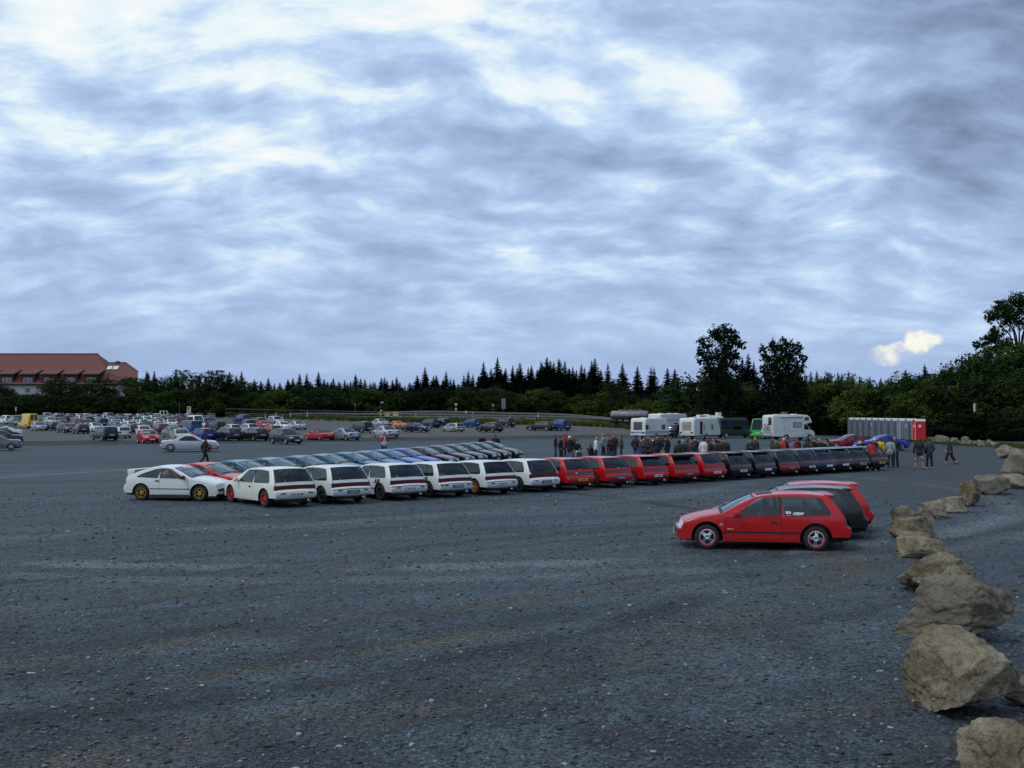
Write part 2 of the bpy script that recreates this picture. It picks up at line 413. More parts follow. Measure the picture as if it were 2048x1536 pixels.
def ribbon(name, pts, width, mat, lift=.012, kind='structure'):
    v = []; n = len(pts)
    for i, p in enumerate(pts):
        a = Vector(pts[max(0, i - 1)]); b = Vector(pts[min(n - 1, i + 1)]); t = (b - a).normalized(); nn = Vector((-t[1], t[0]))
        for k in range(7):
            s = (k / 6 - .5) * width; x, y = p[0] + nn[0] * s, p[1] + nn[1] * s; v.append((x, y, ground_z(x, y) + lift))
    f = [(i * 7 + k, i * 7 + k + 1, (i + 1) * 7 + k + 1, (i + 1) * 7 + k) for i in range(n - 1) for k in range(6)]
    o = link_mesh(name, new_mesh(name, v, f, [mat])); o['kind'] = kind; return o
def dens(pts, step=3.):
    o = []
    for a, b in zip(pts[:-1], pts[1:]):
        a, b = Vector(a), Vector(b); n = max(1, int((b - a).length / step)); o += [tuple(a + (b - a) * k / n) for k in range(n)]
    return o + [tuple(pts[-1])]
ASPH = plain('worn asphalt', (.045, .055, .063), .85, var=.35, vscale=1.2)
CONC = plain('pale concrete', (.27, .27, .26), .85, var=.3, vscale=.6)
ROAD = [(-150, 300), (-75, 252), (-45, 236), (-14, 219), (4, 211), (20, 202), (34, 190), (48, 174), (66, 160), (90, 150)]
ribbon('road', dens(ROAD), 6.5, ASPH, .03)
ribbon('ramp', dens([atY(1495, 176).to_2d(), atY(1515, 158).to_2d(), atY(1512, 149).to_2d()]), 8., CONC, .02)
# tarmac footpath and grass verge beyond the boulders on the right
VG_A = at(2048, 886).to_2d(); VG_B = at(2010, 880).to_2d()
ribbon('footpath', dens([(48.5, 106), (49.5, 92), (47.5, 80), (46, 70), (47, 60), (52, 48)]), 3.0, ASPH, .03)

# loose stones lying on the gravel
def stones(bases=()):
    rnd = random.Random(5); v = []; f = []; mi = []
    cols = [plain('grey stone', (.062, .082, .102), .8), plain('dark stone', (.022, .028, .035), .8), plain('pale stone', (.24, .27, .30), .8), plain('brown stone', (.10, .08, .06), .8)]
    base = [Vector(p).normalized() for p in ((0, 0, 1), (.9, 0, .35), (.28, .85, .35), (-.72, .53, .35), (-.72, -.53, .35), (.28, -.85, .35), (.7, .5, -.5), (-.3, .8, -.5), (-.9, 0, -.5), (-.3, -.8, -.5), (.7, -.5, -.5))]
    tri = [(0, 1, 2), (0, 2, 3), (0, 3, 4), (0, 4, 5), (0, 5, 1), (1, 6, 2), (2, 7, 3), (3, 8, 4), (4, 9, 5), (5, 10, 1), (2, 6, 7), (3, 7, 8), (4, 8, 9), (5, 9, 10), (1, 10, 6)]
    for k in range(18000 + 46 * len(bases)):
        y = 8.3 + 34 * rnd.random() ** 2.0; x = (rnd.random() - .5) * 1.06 * y
        if k >= 18000: bx, by, br = bases[(k - 18000) // 46]; q = rnd.random() * 6.28; e = br * rnd.uniform(.75, 1.35); x, y = bx + math.cos(q) * e, by + math.sin(q) * e
        big = rnd.random() ** 5; r = (.007 + .011 * rnd.random() + .018 * big) * (1 + y / 60)
        a = rnd.random() * 6.28; ca, sa = math.cos(a), math.sin(a); sx, sy_, sz = r * rnd.uniform(.8, 1.7), r * rnd.uniform(.6, 1.1), r * rnd.uniform(.4, .75)
        o = len(v); z0 = ground_z(x, y) + sz * .35
        for p in base:
            q = 1 + (rnd.random() - .5) * .5; px_, py_ = p.x * sx * q, p.y * sy_ * q; v.append((x + px_ * ca - py_ * sa, y + px_ * sa + py_ * ca, z0 + p.z * sz * q))
        f += [tuple(i + o for i in t) for t in tri]; c = rnd.random(); cc = 0 if c < .56 else 1 if c < .925 else 2 if c < .962 else 3; mi += [cc] * len(tri)
    o = link_mesh('gravel', new_mesh('gravel', v, f, cols, mi, False)); tag(o, 'loose grey gravel scattered over the near car park surface', 'gravel', None, 'stuff')
# ------------------------------------------------------------------ vehicle shells
def in_poly(p, poly):
    x, z = p; c = False; n = len(poly); j = n - 1
    for i in range(n):
        xi, zi = poly[i]; xj, zj = poly[j]
        if (zi > z) != (zj > z) and x < (xj - xi) * (z - zi) / (zj - zi) + xi: c = not c
        j = i
    return c
def seg_d(p, a, b):
    ax, az = a; bx, bz = b; dx, dz = bx - ax, bz - az; L = dx * dx + dz * dz
    t = 0 if L == 0 else max(0, min(1, ((p[0] - ax) * dx + (p[1] - az) * dz) / L))
    return math.hypot(p[0] - ax - t * dx, p[1] - az - t * dz)
def round_poly(poly, r, k=3):
    out = []; n = len(poly)
    for i in range(n):
        a, b, c = [Vector(poly[(i + j) % n]) for j in (-1, 0, 1)]
        ra = min(r, (a - b).length * .4, (c - b).length * .4)
        p0 = b + (a - b).normalized() * ra; p2 = b + (c - b).normalized() * ra
        for q in range(k + 1):
            t = q / k; out.append(tuple(p0 * (1 - t) ** 2 + b * 2 * t * (1 - t) + p2 * t * t))
    return out
def patch2d(poly, holes=(), step=.15):
    """triangulated polygon with holes and inner points"""
    vs_, es = [], []
    for pl in [poly] + list(holes):
        o = len(vs_); n = len(pl); vs_ += [Vector(p) for p in pl]; es += [(o + i, o + (i + 1) % n) for i in range(n)]
    allseg = [(vs_[a], vs_[b]) for a, b in es]
    xs = [p[0] for p in poly]; zs = [p[1] for p in poly]
    x = min(xs) + step * .5; row = 0
    while x < max(xs):
        z = min(zs) + step * (.25 if row % 2 else .5)
        while z < max(zs):
            p = (x, z)
            if in_poly(p, poly) and not any(in_poly(p, h) for h in holes) and min(seg_d(p, a, b) for a, b in allseg) > step * .35:
                vs_.append(Vector(p))
            z += step * .6
        x += step; row += 1
    v, e, f = delaunay_2d_cdt(vs_, es, [], 0, 1e-5)[:3]
    keep = []
    for q in f:
        c = (sum(v[i][0] for i in q) / len(q), sum(v[i][1] for i in q) / len(q))
        if in_poly(c, poly) and not any(in_poly(c, h) for h in holes): keep.append(tuple(q))
    used = sorted({i for q in keep for i in q}); mp = {i: k for k, i in enumerate(used)}
    return [tuple(v[i]) for i in used], [tuple(mp[i] for i in q) for q in keep]

class Shell:
    """car body: a side silhouette mapped on curved flanks, joined across by a rounded strip"""
    def __init__(s, prof, W, belt=.83, tum=.30, kf=.13, kr=.09, pf=3.6, pr=4., r=.055, N=4, zm=.52, curve=.10):
        s.W, s.belt, s.tum, s.kf, s.kr, s.pf, s.pr, s.N, s.zm, s.curve = W, belt, tum, kf, kr, pf, pr, N, zm, curve
        s.xf = max(p[0] for p in prof); s.xr = min(p[0] for p in prof); s.idx = {}
        pts = [Vector((p[0], p[1])) for p in prof]; cr = [p[2] for p in prof]
        sharp = [len(p) > 4 and p[4] == 's' for p in prof]
        for i, p in enumerate(prof):
            if len(p) > 3 and p[3]: s.idx[p[3]] = i * N
        n = len(pts); P = []; K = []
        for i in range(n - 1):
            a, b = pts[i], pts[i + 1]
            ta = (b - a) if (i == 0 or sharp[i]) else (b - pts[i - 1]) * .5
            tb = (b - a) if (i == n - 2 or sharp[i + 1]) else (pts[i + 2] - a) * .5
            L = (b - a).length
            if ta.length > L: ta = ta.normalized() * L
            if tb.length > L: tb = tb.normalized() * L
            for k in range(N):
                t = k / N; t2, t3 = t * t, t * t * t
                P.append(a * (2 * t3 - 3 * t2 + 1) + ta * (t3 - 2 * t2 + t) + b * (-2 * t3 + 3 * t2) + tb * (t3 - t2)); K.append(cr[i] * (1 - t) + cr[i + 1] * t)
        P.append(pts[-1]); K.append(cr[-1]); s.P, s.K = P, K; n = len(P)
        s.n = []
        for i in range(n):
            t = (P[min(n - 1, i + 1)] - P[max(0, i - 1)]).normalized(); s.n.append(Vector((t[1], -t[0])))
        s.r = [r] * n
        s.I = [P[i] - s.n[i] * s.r[i] for i in range(n)]
    def ys(s, x, z):
        t = x / s.xf if x > 0 else x / s.xr
        e = 1 - (s.kf if x > 0 else s.kr) * min(1.2, abs(t)) ** (s.pf if x > 0 else s.pr)
        zb = s.belt
        if z <= zb: q = (z - s.zm) / .5; return s.W * e * (1 - .035 * q * q)
        q = (zb - s.zm) / .5; d = z - zb
        return s.W * e * (1 - .035 * q * q) - s.tum * d - s.curve * d * d
    def sp(s, fi, v, off=0.):
        n = len(s.P); i = max(0, min(n - 2, int(fi))); t = fi - i
        L = lambda A: A[i] * (1 - t) + A[i + 1] * t
        P, nn, K, r = L(s.P), L(s.n), L(s.K), L(s.r); I = L(s.I); W = s.ys(I[0], I[1]); a = abs(v); sg = 1 if v >= 0 else -1
        if a <= 1: q = P + nn * (K * (1 - a * a) + off); y = v * (W - r)
        else:
            th = (2 - a) * math.pi / 2; q = P - nn * r + nn * (r + off) * math.sin(th); y = sg * (W - r + (r + off) * math.cos(th))
        return Vector((q[0], y, q[1]))
    def ix(s, a):
        if isinstance(a, tuple): return s.idx[a[0]] + a[1] * s.N
        return s.idx[a] if isinstance(a, str) else a
    def strip(s, mb, a, b, vg, off=0., mi=0, border=None, skip=()):
        """patch of the across surface; border=(v, frac, mi) paints an edge band"""
        a, b = s.ix(a), s.ix(b); k = max(1, int(round(abs(b - a)))); rows = [a + (b - a) * q / k for q in range(k + 1)]
        if border: rows = sorted(set(rows + [a + (b - a) * border[1], b - (b - a) * border[1]]))
        o = [[s.sp(f, v, off) for v in vg] for f in rows]; vv = [p for r_ in o for p in r_]; m = len(vg); f = []; ms = []
        for i in range(len(rows) - 1):
            for j in range(m - 1):
                fm_, vm_ = (rows[i] + rows[i + 1]) / 2, (vg[j] + vg[j + 1]) / 2
                if any(s.ix(q[0]) < fm_ < s.ix(q[1]) and abs(vm_) < q[2] for q in skip): continue
                f.append((i * m + j, i * m + j + 1, (i + 1) * m + j + 1, (i + 1) * m + j))
                edge = border and (abs(vm_) > border[0] or i == 0 or i == len(rows) - 2)
                ms.append(border[2] if edge else mi)
        base = len(mb.v); mb.v += vv; mb.f += [tuple(q + base for q in t) for t in f]; mb.m += ms; return mb
    def side(s, mb, poly, sg, holes=(), step=.15, off=0., mi=0):
        v, f = patch2d(poly, holes, step)
        base = len(mb.v); mb.v += [Vector((p[0], sg * (s.ys(*p) + off), p[1])) for p in v]
        mb.f += [tuple(i + base for i in (q if sg < 0 else q[::-1])) for q in f]; mb.m += [mi] * len(f); return mb
    def outline(s, wheels, ra, rt, sill):
        """closed side polygon: inset profile, then the lower edge with its wheel arches"""
        poly = [tuple(p) for p in s.I]; A = []
        for xc in sorted(wheels):
            zb = s.I[-1][1] if xc < 0 else sill
            a0 = math.asin(max(-1, min(1, ((s.I[-1][1] if not A else sill) - rt) / ra))); a1 = math.asin(max(-1, min(1, ((s.I[0][1] if xc == max(wheels) else sill) - rt) / ra)))
            for k in range(15):
                th = math.pi - a0 - (math.pi - a0 - a1) * k / 14; A.append((xc + ra * math.cos(th), rt + ra * math.sin(th)))
        return poly + A

def weld(mb, name, mats, d=.0008):
    me = new_mesh(name, mb.v, mb.f, mats, mb.m, True)
    bm = bmesh.new(); bm.from_mesh(me); bmesh.ops.remove_doubles(bm, verts=bm.verts, dist=d)
    bm.to_mesh(me); bm.free(); return me

# wheels ---------------------------------------------------------------------------------------------------------
def tyre_mesh(r, w, rim, seg=28):
    mb = MB(); h = w / 2
    mb.lathe([(rim, -h * .9), (r * .93, -h), (r * .985, -h * .8), (r, -h * .45), (r, h * .45), (r * .985, h * .8), (r * .93, h), (rim + .012, h * .97), (rim - .005, h * .8), (rim - .01, -h * .6)], seg)
    return mb.mesh('tyre', [RUBBER], smooth=True)
def rim_mesh(style, r, w, seg=28):
    mb = MB(); h = w / 2
    mb.lathe([(r + .004, h * .82), (r + .008, h * .98), (r - .012, h * 1.0), (r - .022, h * .78), (r - .03, -h * .4)], seg)          # lip and barrel
    mb.lathe([(r - .03, -h * .30), (.02, -h * .30)], seg, mi=1)                                                                # dark well behind the spokes
    yo = h * .80
    if style == 'disc':
        mb.lathe([(r - .015, yo), (r * .8, yo + .012), (r * .45, yo - .004), (.045, yo + .012), (.001, yo + .014)], seg)
        for k in range(8):
            q = 2 * math.pi * k / 8; mb.lathe([(.018, yo + .010), (.001, yo + .011)], 6, mi=1, M=Matrix.Translation((r * .66 * math.cos(q), 0, r * .66 * math.sin(q))))
    else:
        n, wi, wo, sp = {'five': (5, .046, .028, 0), 'star': (4, .045, .022, .34), 'multi': (10, .022, .018, 0), 'six': (6, .045, .030, 0)}[style]
        mb.lathe([(.075, yo - .05), (.075, yo - .012), (.05, yo), (.02, yo - .006), (.001, yo - .006)], 16)
        for k in range(n):
            for d in ((0,) if not sp else (-1, 1)):
                q0 = 2 * math.pi * k / n + math.pi / 2 + (math.pi / 4 if style == 'star' else 0); q1 = q0 + d * sp * .5; q0 += d * .20 * (1 if sp else 0)
                a = Vector((math.cos(q0) * .055, 0, math.sin(q0) * .055)); b = Vector((math.cos(q1) * (r - .012), 0, math.sin(q1) * (r - .012)))
                t = (b - a).normalized(); nrm = Vector((-t.z, 0, t.x))
                v = []
                for p, ww, yy in ((a, wi, yo - .004), (b, wo, yo - .018)):
                    for sgn in (-1, 1): v += [(p.x + nrm.x * ww * sgn * .5, yy, p.z + nrm.z * ww * sgn * .5), (p.x + nrm.x * ww * sgn * .5, yy - .035, p.z + nrm.z * ww * sgn * .5)]
                mb.add(v, [(0, 2, 6, 4), (0, 4, 5, 1), (2, 3, 7, 6), (1, 5, 7, 3)])
    return mb.mesh('rim', [CHROME, BLACKT], smooth=False)

# prototypes: lists of parts --------------------------------------------------------------------------------------
class Proto(list):
    def part(s, name, me, roles, parent=None, loc=(0, 0, 0), rot=(0, 0, 0), label=None):
        s.append(dict(name=name, me=me, roles=roles, parent=parent, loc=loc, rot=rot, label=label)); return len(s) - 1
def spawn(proto, name, label, cat, loc, rz, roles, group=None, skip=(), tilt=(0, 0)):
    root = thing(name, label, cat, loc, rz, group); root.rotation_euler = (tilt[0], tilt[1], rz); objs = []
    for q in proto:
        if q['name'] in skip or (q['parent'] is not None and objs[q['parent']] is None): objs.append(None); continue
        o = bpy.data.objects.new(q['name'], q['me']); C.objects.link(o)
        o.parent = root if q['parent'] is None else objs[q['parent']]
        o.location = q['loc']; o.rotation_euler = q['rot']
        for i, rl in enumerate(q['roles']):
            if rl in roles: o.material_slots[i].link = 'OBJECT'; o.material_slots[i].material = roles[rl]
        objs.append(o)
    root_parts[root.name] = objs
    return root
root_parts = {}
PAINT0 = paint('plain white', (.70, .71, .69))
VG = [-2, -1.75, -1.5, -1.25, -1, -.965, -.90, -.6, -.3, 0, .3, .6, .90, .965, 1, 1.25, 1.5, 1.75, 2]
VGF = [-2, -1.5, -1, -.90, -.4, 0, .4, .90, 1, 1.5, 2]

def build_car(sp, far=False):
    """sp: dict with profile, widths, wheels, windows and lamps"""
    N = 2 if far else 4; step = .34 if far else .16
    S = Shell(sp['prof'], sp['W'], sp.get('belt', .83), sp.get('tum', .30), sp.get('kf', .13), sp.get('kr', .09), r=sp.get('r', .055), N=N, curve=sp.get('curve', .10))
    pr = Proto(); pr.shell = S; pr.spec = sp
    rt, wheels = sp['rt'], sp['wheels']; ra = rt + sp.get('gap', .04); sill = sp.get('sill', .18)
    out = S.outline(wheels, ra, rt, sill)
    wins = [round_poly(w, .05, 2 if far else 3) for w in sp['wins']]
    door = sp.get('door') if not far else None
    holes = list(wins); dpoly = None
    if door: dpoly = round_poly(door, .04, 2); holes.append(dpoly)
    ug = .90 if far else .965; vg = VGF if far else VG
    skip = [(a, b, ug) for a, b in sp['glass']]
    mb = MB(); S.strip(mb, 0, len(S.P) - 1, vg, skip=skip)
    for sg in (1, -1): S.side(mb, out, sg, holes, step)
    for a, b, v0, v1 in sp.get('seams', ()):
        for vv in ([v0, v1], [-v1, -v0]): S.strip(mb, a, b, vv, off=.002, mi=1)
    body = pr.part('body', weld(mb, 'body', [PAINT0, BLACKT]), ['paint', 'trim'])
    # underbody, sills, inner arches
    mb = MB(); w = sp['W']
    mb.box((S.xr + .18, -w + .24, sill - .02), (S.xf - .20, w - .24, sp.get('tub', .56)))
    mb.box((max(wheels) - (ra + .02) - 0, -w + .03, sill - .015), (min(wheels) + ra + .02, w - .03, sill + .05)) if False else None
    mb.box((min(wheels) + ra + .03, -w + .05, sill - .03), (max(wheels) - ra - .03, w - .05, sill + .06))
    mb.box((S.xf - .55, -w + .22, sill - .0), (S.xf - .06, w - .22, sill + .10)); mb.box((S.xr + .05, -w + .22, sill + .02), (S.xr + .5, w - .22, sill + .12))
    pr.part('underbody', mb.mesh('underbody', [UNDER]), ['under'])
    # seats and dashboard
    if sp.get('seats', True):
        mb = MB(); x0 = sp.get('seat_x', .05)
        rows = [x0] + ([x0 - sp.get('rear_dx', .95)] if sp.get('rear_seats', True) else [])
        for x in rows:
            for y in (.37, -.37):
                mb.box((x - .05, y - .24, .42), (x + .42, y + .24, .60)); mb.prism([(x - .10, .50), (x + .06, .52), (x - .10, .97), (x - .19, .96)], y - .22, y + .22)
                if not far: mb.prism([(x - .17, .98), (x - .10, .98), (x - .12, 1.11), (x - .18, 1.10)], y - .11, y + .11)
        mb.box((x0 + .72, -w + .26, .5), (x0 + 1.05, w - .26, sp.get('belt', .83) - .02))
        if not far: mb.lathe([(.18, 0), (.19, .012), (.18, .024)], 16, 'x', M=Matrix.Translation((x0 + .60, .37, .84)) @ Matrix.Rotation(-.4, 4, 'Y'))
        pr.part('interior', mb.mesh('interior', [SEATM], bevel=0 if far else .03), ['seat'])
    # glazing
    names = sp.get('glass_names', ['windscreen', 'rear_window'])
    for (a, b), nm in zip(sp['glass'], names):
        mb = MB(); g = [v for v in vg if abs(v) <= ug + .001]
        S.strip(mb, a, b, g, off=-.008, border=(.90, .06, 1) if not far else (.88, .06, 1))
        pr.part(nm, weld(mb, nm, [GLASS, BLACKT]), ['glass_' + nm, 'trim'])
    for sg in (1, -1):
        if far:
            mb = MB()
            for wpl in wins: S.side(mb, wpl, sg, (), .5, -.008)
            pr.part('side_window', weld(mb, 'side_window', [GLASS_F]), ['glass_side'])
        else:
            for wpl in wins:
                mb = MB(); S.side(mb, wpl, sg, (), .3, -.010); me = weld(mb, 'side_window', [GLASS]); pr.part('side_window', me, ['glass_side'])
        if len(wins) > 1:      # black pillars and waist seal
            mb = MB()
            for a, b in zip(sp['wins'][:-1], sp['wins'][1:]):
                xa, xb = min(p[0] for p in a), max(p[0] for p in b); z0 = min(p[1] for p in a); z1 = max(p[1] for p in a)
                top = [p for p in a if p[1] > z1 - .03]; xt = min(p[0] for p in top); xtb = max(p[0] for p in b if p[1] > z1 - .06)
                S.side(mb, [(xa + .02, z0), (xt + .02, z1), (xtb - .02, z1), (xb - .02, z0)], sg, (), .4, .004)
            pr.part('pillar_trim', weld(mb, 'pillar_trim', [BLACKT]), ['trim'])
        if dpoly:
            mb = MB(); ins = round_poly([(x + (.008 if x < (S.xf + S.xr) / 2 + .2 else -.008), z + (.008 if z < .5 else -.008)) for x, z in door], .04, 2)
            S.side(mb, ins, sg, (), step); d = pr.part('door', weld(mb, 'door', [PAINT0]), ['paint'])
            hx, hz = sp['handle']; mb = MB(); S.side(mb, [(hx, hz), (hx + .16, hz), (hx + .16, hz + .05), (hx, hz + .05)], sg, (), .2, .012)
            pr.part('handle', weld(mb, 'handle', [BLACKT]), ['handle'], d)
        if 'strip' in sp:
            z0, z1, xa, xb = sp['strip']; mb = MB(); S.side(mb, [(xa, z0), (xb, z0), (xb, z1), (xa, z1)], sg, (), .3, .009)
            pr.part('rub_strip', weld(mb, 'rub_strip', [BLACKT]), ['strip'])
        if 'mirror' in sp:
            mx, mz = sp['mirror']; my = S.ys(mx, mz); mb = MB()
            mb.box((mx - .06, sg * (my - .02) - .03, mz + .02), (mx + .03, sg * (my - .02) + .03, mz + .06)); mb.box((mx - .06, min(sg * (my + .02), sg * (my + .20)), mz - .0), (mx + .06, max(sg * (my + .02), sg * (my + .20)), mz + .13))
            pr.part('wing_mirror', mb.mesh('wing_mirror', [PAINT0], smooth=True, bevel=.035), ['mirror'])
    # lamps
    for nm, lst, m0, role in (('headlight', sp.get('head', ()), HEADL, 'head'), ('tail_light', sp.get('tail', ()), TAILR, 'tail'), ('indicator', sp.get('ind', ()) if not far else (), AMBER, 'ind')):
        for a, b, v0, v1 in lst:
            for sg in ((1, -1) if v0 > 0 else (1,)):
                mb = MB(); k = 6 if v0 > 0 else 12; g = [sg * (v0 + (v1 - v0) * q / k) for q in range(k + 1)]; g.sort()
                S.strip(mb, a, b, g, off=.007); pr.part(nm, weld(mb, nm, [m0]), [role])
    for nm, lst, m0, role in (('grille', sp.get('grille', ()), BLACKT, 'grille'), ('bumper_trim', sp.get('btrim', ()), BLACKT, 'strip'), ('cowl', sp.get('cowl', ()) if not far else (), BLACKT, 'trim')):
        for a, b, v0, v1 in lst:
            mb = MB(); k = 12; S.strip(mb, a, b, [v0 + (v1 - v0) * q / k for q in range(k + 1)], off=.010); pr.part(nm, weld(mb, nm, [m0]), [role])
    for a, b, v0, v1 in sp.get('surround', ()):
        mb = MB(); S.strip(mb, a, b, [v0 + (v1 - v0) * q / 12 for q in range(13)], off=.004); pr.part('lamp_surround', weld(mb, 'lamp_surround', [BLACKT]), ['surround'])
    if 'wiper' in sp and not far:
        a, b = S.sp(S.ix(sp['glass'][0][0]) + .2, .62, .02), S.sp(S.ix(sp['glass'][0][0]) + .35, .06, .025)
        mb = MB().tube([a, (a + b) / 2 + Vector((0, 0, .01)), b], .012, 5); a, b = S.sp(S.ix(sp['glass'][0][0]) + .2, -.05, .02), S.sp(S.ix(sp['glass'][0][0]) + .35, -.62, .025)
        mb.tube([a, (a + b) / 2 + Vector((0, 0, .01)), b], .012, 5); pr.part('wiper', mb.mesh('wiper', [BLACKT]), ['trim'])
    if 'rear_wiper' in sp and not far:
        i = S.ix('r1'); a, b, c = S.sp(i - .3, .02, .012), S.sp(i - .45, .25, .022), S.sp(i - .75, .52, .014); pr.part('rear_wiper', MB().tube([a, b, c], .011, 5).lathe([(.03, 0), (.03, .02)], 8, 'x', close=True, M=Matrix.Translation(a)).mesh('rear_wiper', [BLACKT]), ['trim'])
    # number plates
    for key in ('plate_f', 'plate_r'):
        if key in sp:
            i, pz = sp[key]; p = S.sp(S.ix(i), 0, .012); sg = 1 if p.x > 0 else -1; mb = MB()
            mb.box((-.008, -.26, -.056), (.008, .26, .056)); pr.part('number_plate', mb.mesh('number_plate', [PLATE_W]), ['plate'], loc=(p.x, 0, p.z), rot=(0, 0, 0 if sg > 0 else math.pi))
    # exhaust
    if 'exhaust' in sp and not far:
        ex, ey, ez = sp['exhaust']; mb = MB().lathe([(.035, 0), (.042, -.01), (.042, .22), (.030, .22), (.030, .02)], 12, 'x'); pr.part('exhaust', mb.mesh('exhaust', [CHROME], smooth=True), ['exh'], loc=(ex, ey, ez))
    # wheels
    seg = 14 if far else 30; tw = sp.get('tw', .19); rr = sp.get('rim_r', rt * .64)
    tm = tyre_mesh(rt, tw, rr, seg); rims = {st: rim_mesh(st, rr, tw, seg) for st in sp.get('rims', ['disc'])}
    pr.rims = rims; pr.wheel_idx = []
    for xc in wheels:
        for sg in (1, -1):
            y = sg * (S.ys(xc, rt) - tw / 2 - .012)
            i = pr.part('wheel', tm, ['tyre'], loc=(xc, y, rt), rot=(0, random.uniform(0, 1), 0 if sg > 0 else math.pi))
            j = pr.part('rim', rims[sp.get('rims', ['disc'])[0]], ['rim', 'rimback'], i); pr.wheel_idx.append(j)
    return pr

# ---- shapes: (x, z, crown, name, 's' for a crease) -------------------------------------------------------------
HATCH = dict(W=.835, belt=.80, tum=.27, rt=.292, rim_r=.176, wheels=(1.29, -1.21), gap=.078, sill=.205, kf=.15, kr=.05, tub=.50, r=.042,
    prof=[(1.88, .20, .05), (1.945, .27, .07), (1.985, .41, .08, 'b0'), (1.970, .475, .08, 'b1'), (1.935, .495, .075, 'h0', 's'), (1.855, .635, .06, 'h1', 's'), (1.5, .752, .04), (1.2, .812, .04), (.95, .855, .04, 'w0', 's'),
          (.56, 1.065, .05), (.18, 1.238, .035, 'w1', 's'), (-.1, 1.288, .03), (-.6, 1.318, .022), (-1.1, 1.314, .022), (-1.51, 1.282, .022, 'r0', 's'), (-1.69, 1.07, .05), (-1.845, .845, .04, 'r1', 's'), (-1.895, .735, .04, 't0'), (-1.915, .605, .04, 't1', 's'),
          (-1.985, .555, .04, 'k0', 's'), (-2.02, .48, .045, 'k1'), (-2.0, .36, .04, 'k2'), (-1.945, .30, .03)],
    wins=[[(.64, .800), (.11, 1.205), (-.02, 1.232), (-.36, 1.252), (-.45, .800)], [(-.505, .800), (-.42, 1.255), (-.9, 1.258), (-1.34, 1.232), (-1.545, .935), (-1.55, .83)]],
    glass=[('w0', 'w1'), ('r0', 'r1')], door=[(.86, .25), (.86, .775), (-.44, .775), (-.44, .25)], handle=(-.33, .64), strip=(.405, .445, .93, -.86), mirror=(.60, .80),
    head=[('h0', 'h1', .50, 1.9)], ind=[(('b0', .2), ('b1', -.3), .55, .95)], tail=[('t0', 't1', -1.75, 1.75)], grille=[(('h0', .12), ('h0', .55), -.46, .46)], btrim=[(('b0', .1), ('b1', .1), -1.98, 1.98), (('k0', .25), ('k0', .55), -1.98, 1.98)], surround=[(('t0', -.10), ('t1', .16), -1.80, 1.80)],
    cowl=[(('w0', -.14), ('w0', .05), -.93, .93)], wiper=1, plate_f=(('b0', -.2), 0), plate_r=(('k1', .25), 0), rear_wiper=1, seams=[(('h1', .1), ('w0', -.15), .905, .93), (('r0', .05), ('k0', 0), .972, .995)], exhaust=(-2.04, -.48, .225), rims=['star', 'multi', 'five', 'six', 'disc'], seat_x=.0)
COUPE = dict(W=.835, belt=.80, tum=.31, rt=.288, rim_r=.180, wheels=(1.14, -1.16), gap=.07, sill=.20, kf=.15, kr=.06, tub=.50, r=.045,
    prof=[(1.78, .17, .05), (1.84, .24, .07), (1.88, .38, .08, 'b0'), (1.870, .455, .08, 'b1'), (1.845, .475, .075, 'h0', 's'), (1.775, .600, .07, 'h1', 's'), (1.45, .715, .05), (1.1, .785, .05), (.78, .845, .05, 'w0', 's'),
          (.42, 1.035, .05), (.06, 1.195, .04, 'w1', 's'), (-.15, 1.245, .03), (-.5, 1.255, .025), (-.85, 1.20, .03, 'r0', 's'), (-1.25, 1.07, .03), (-1.62, .93, .03, 'r1', 's'), (-1.74, .89, .04, 'e', 's'), (-1.80, .74, .06, 't0'), (-1.82, .60, .07, 't1', 's'),
          (-1.87, .55, .05, 'k0', 's'), (-1.895, .43, .05, 'k1'), (-1.87, .30, .05, 'k2'), (-1.80, .24, .07)],
    wins=[[(.60, .805), (.02, 1.15), (-.08, 1.17), (-.34, 1.18), (-.42, .815)], [(-.475, .82), (-.40, 1.18), (-.62, 1.15), (-1.12, .99), (-1.36, .875), (-1.28, .845)]],
    glass=[('w0', 'w1'), ('r0', 'r1')], door=[(.72, .25), (.72, .775), (-.44, .785), (-.44, .25)], handle=(-.58, .70), strip=(.425, .455, .78, -.80), mirror=(.56, .80),
    head=[('h0', 'h1', .46, 1.85)], ind=[(('b0', .15), ('b1', -.2), .55, .95)], tail=[('t0', 't1', .42, 1.8)], grille=[(('h0', .08), ('h0', .40), -.42, .42)], btrim=[(('b0', -.1), ('b1', .1), -1.98, 1.98), (0, ('b0', -.75), -1.95, 1.95)],
    cowl=[(('w0', -.14), ('w0', .05), -.93, .93)], wiper=1, plate_f=(('b0', -.45), 0), plate_r=(('k1', 0), 0), seams=[(('h1', .1), ('w0', -.15), .905, .93)], exhaust=(-1.92, -.45, .22), rims=['five', 'six', 'disc'], seat_x=-.1, rear_seats=False)
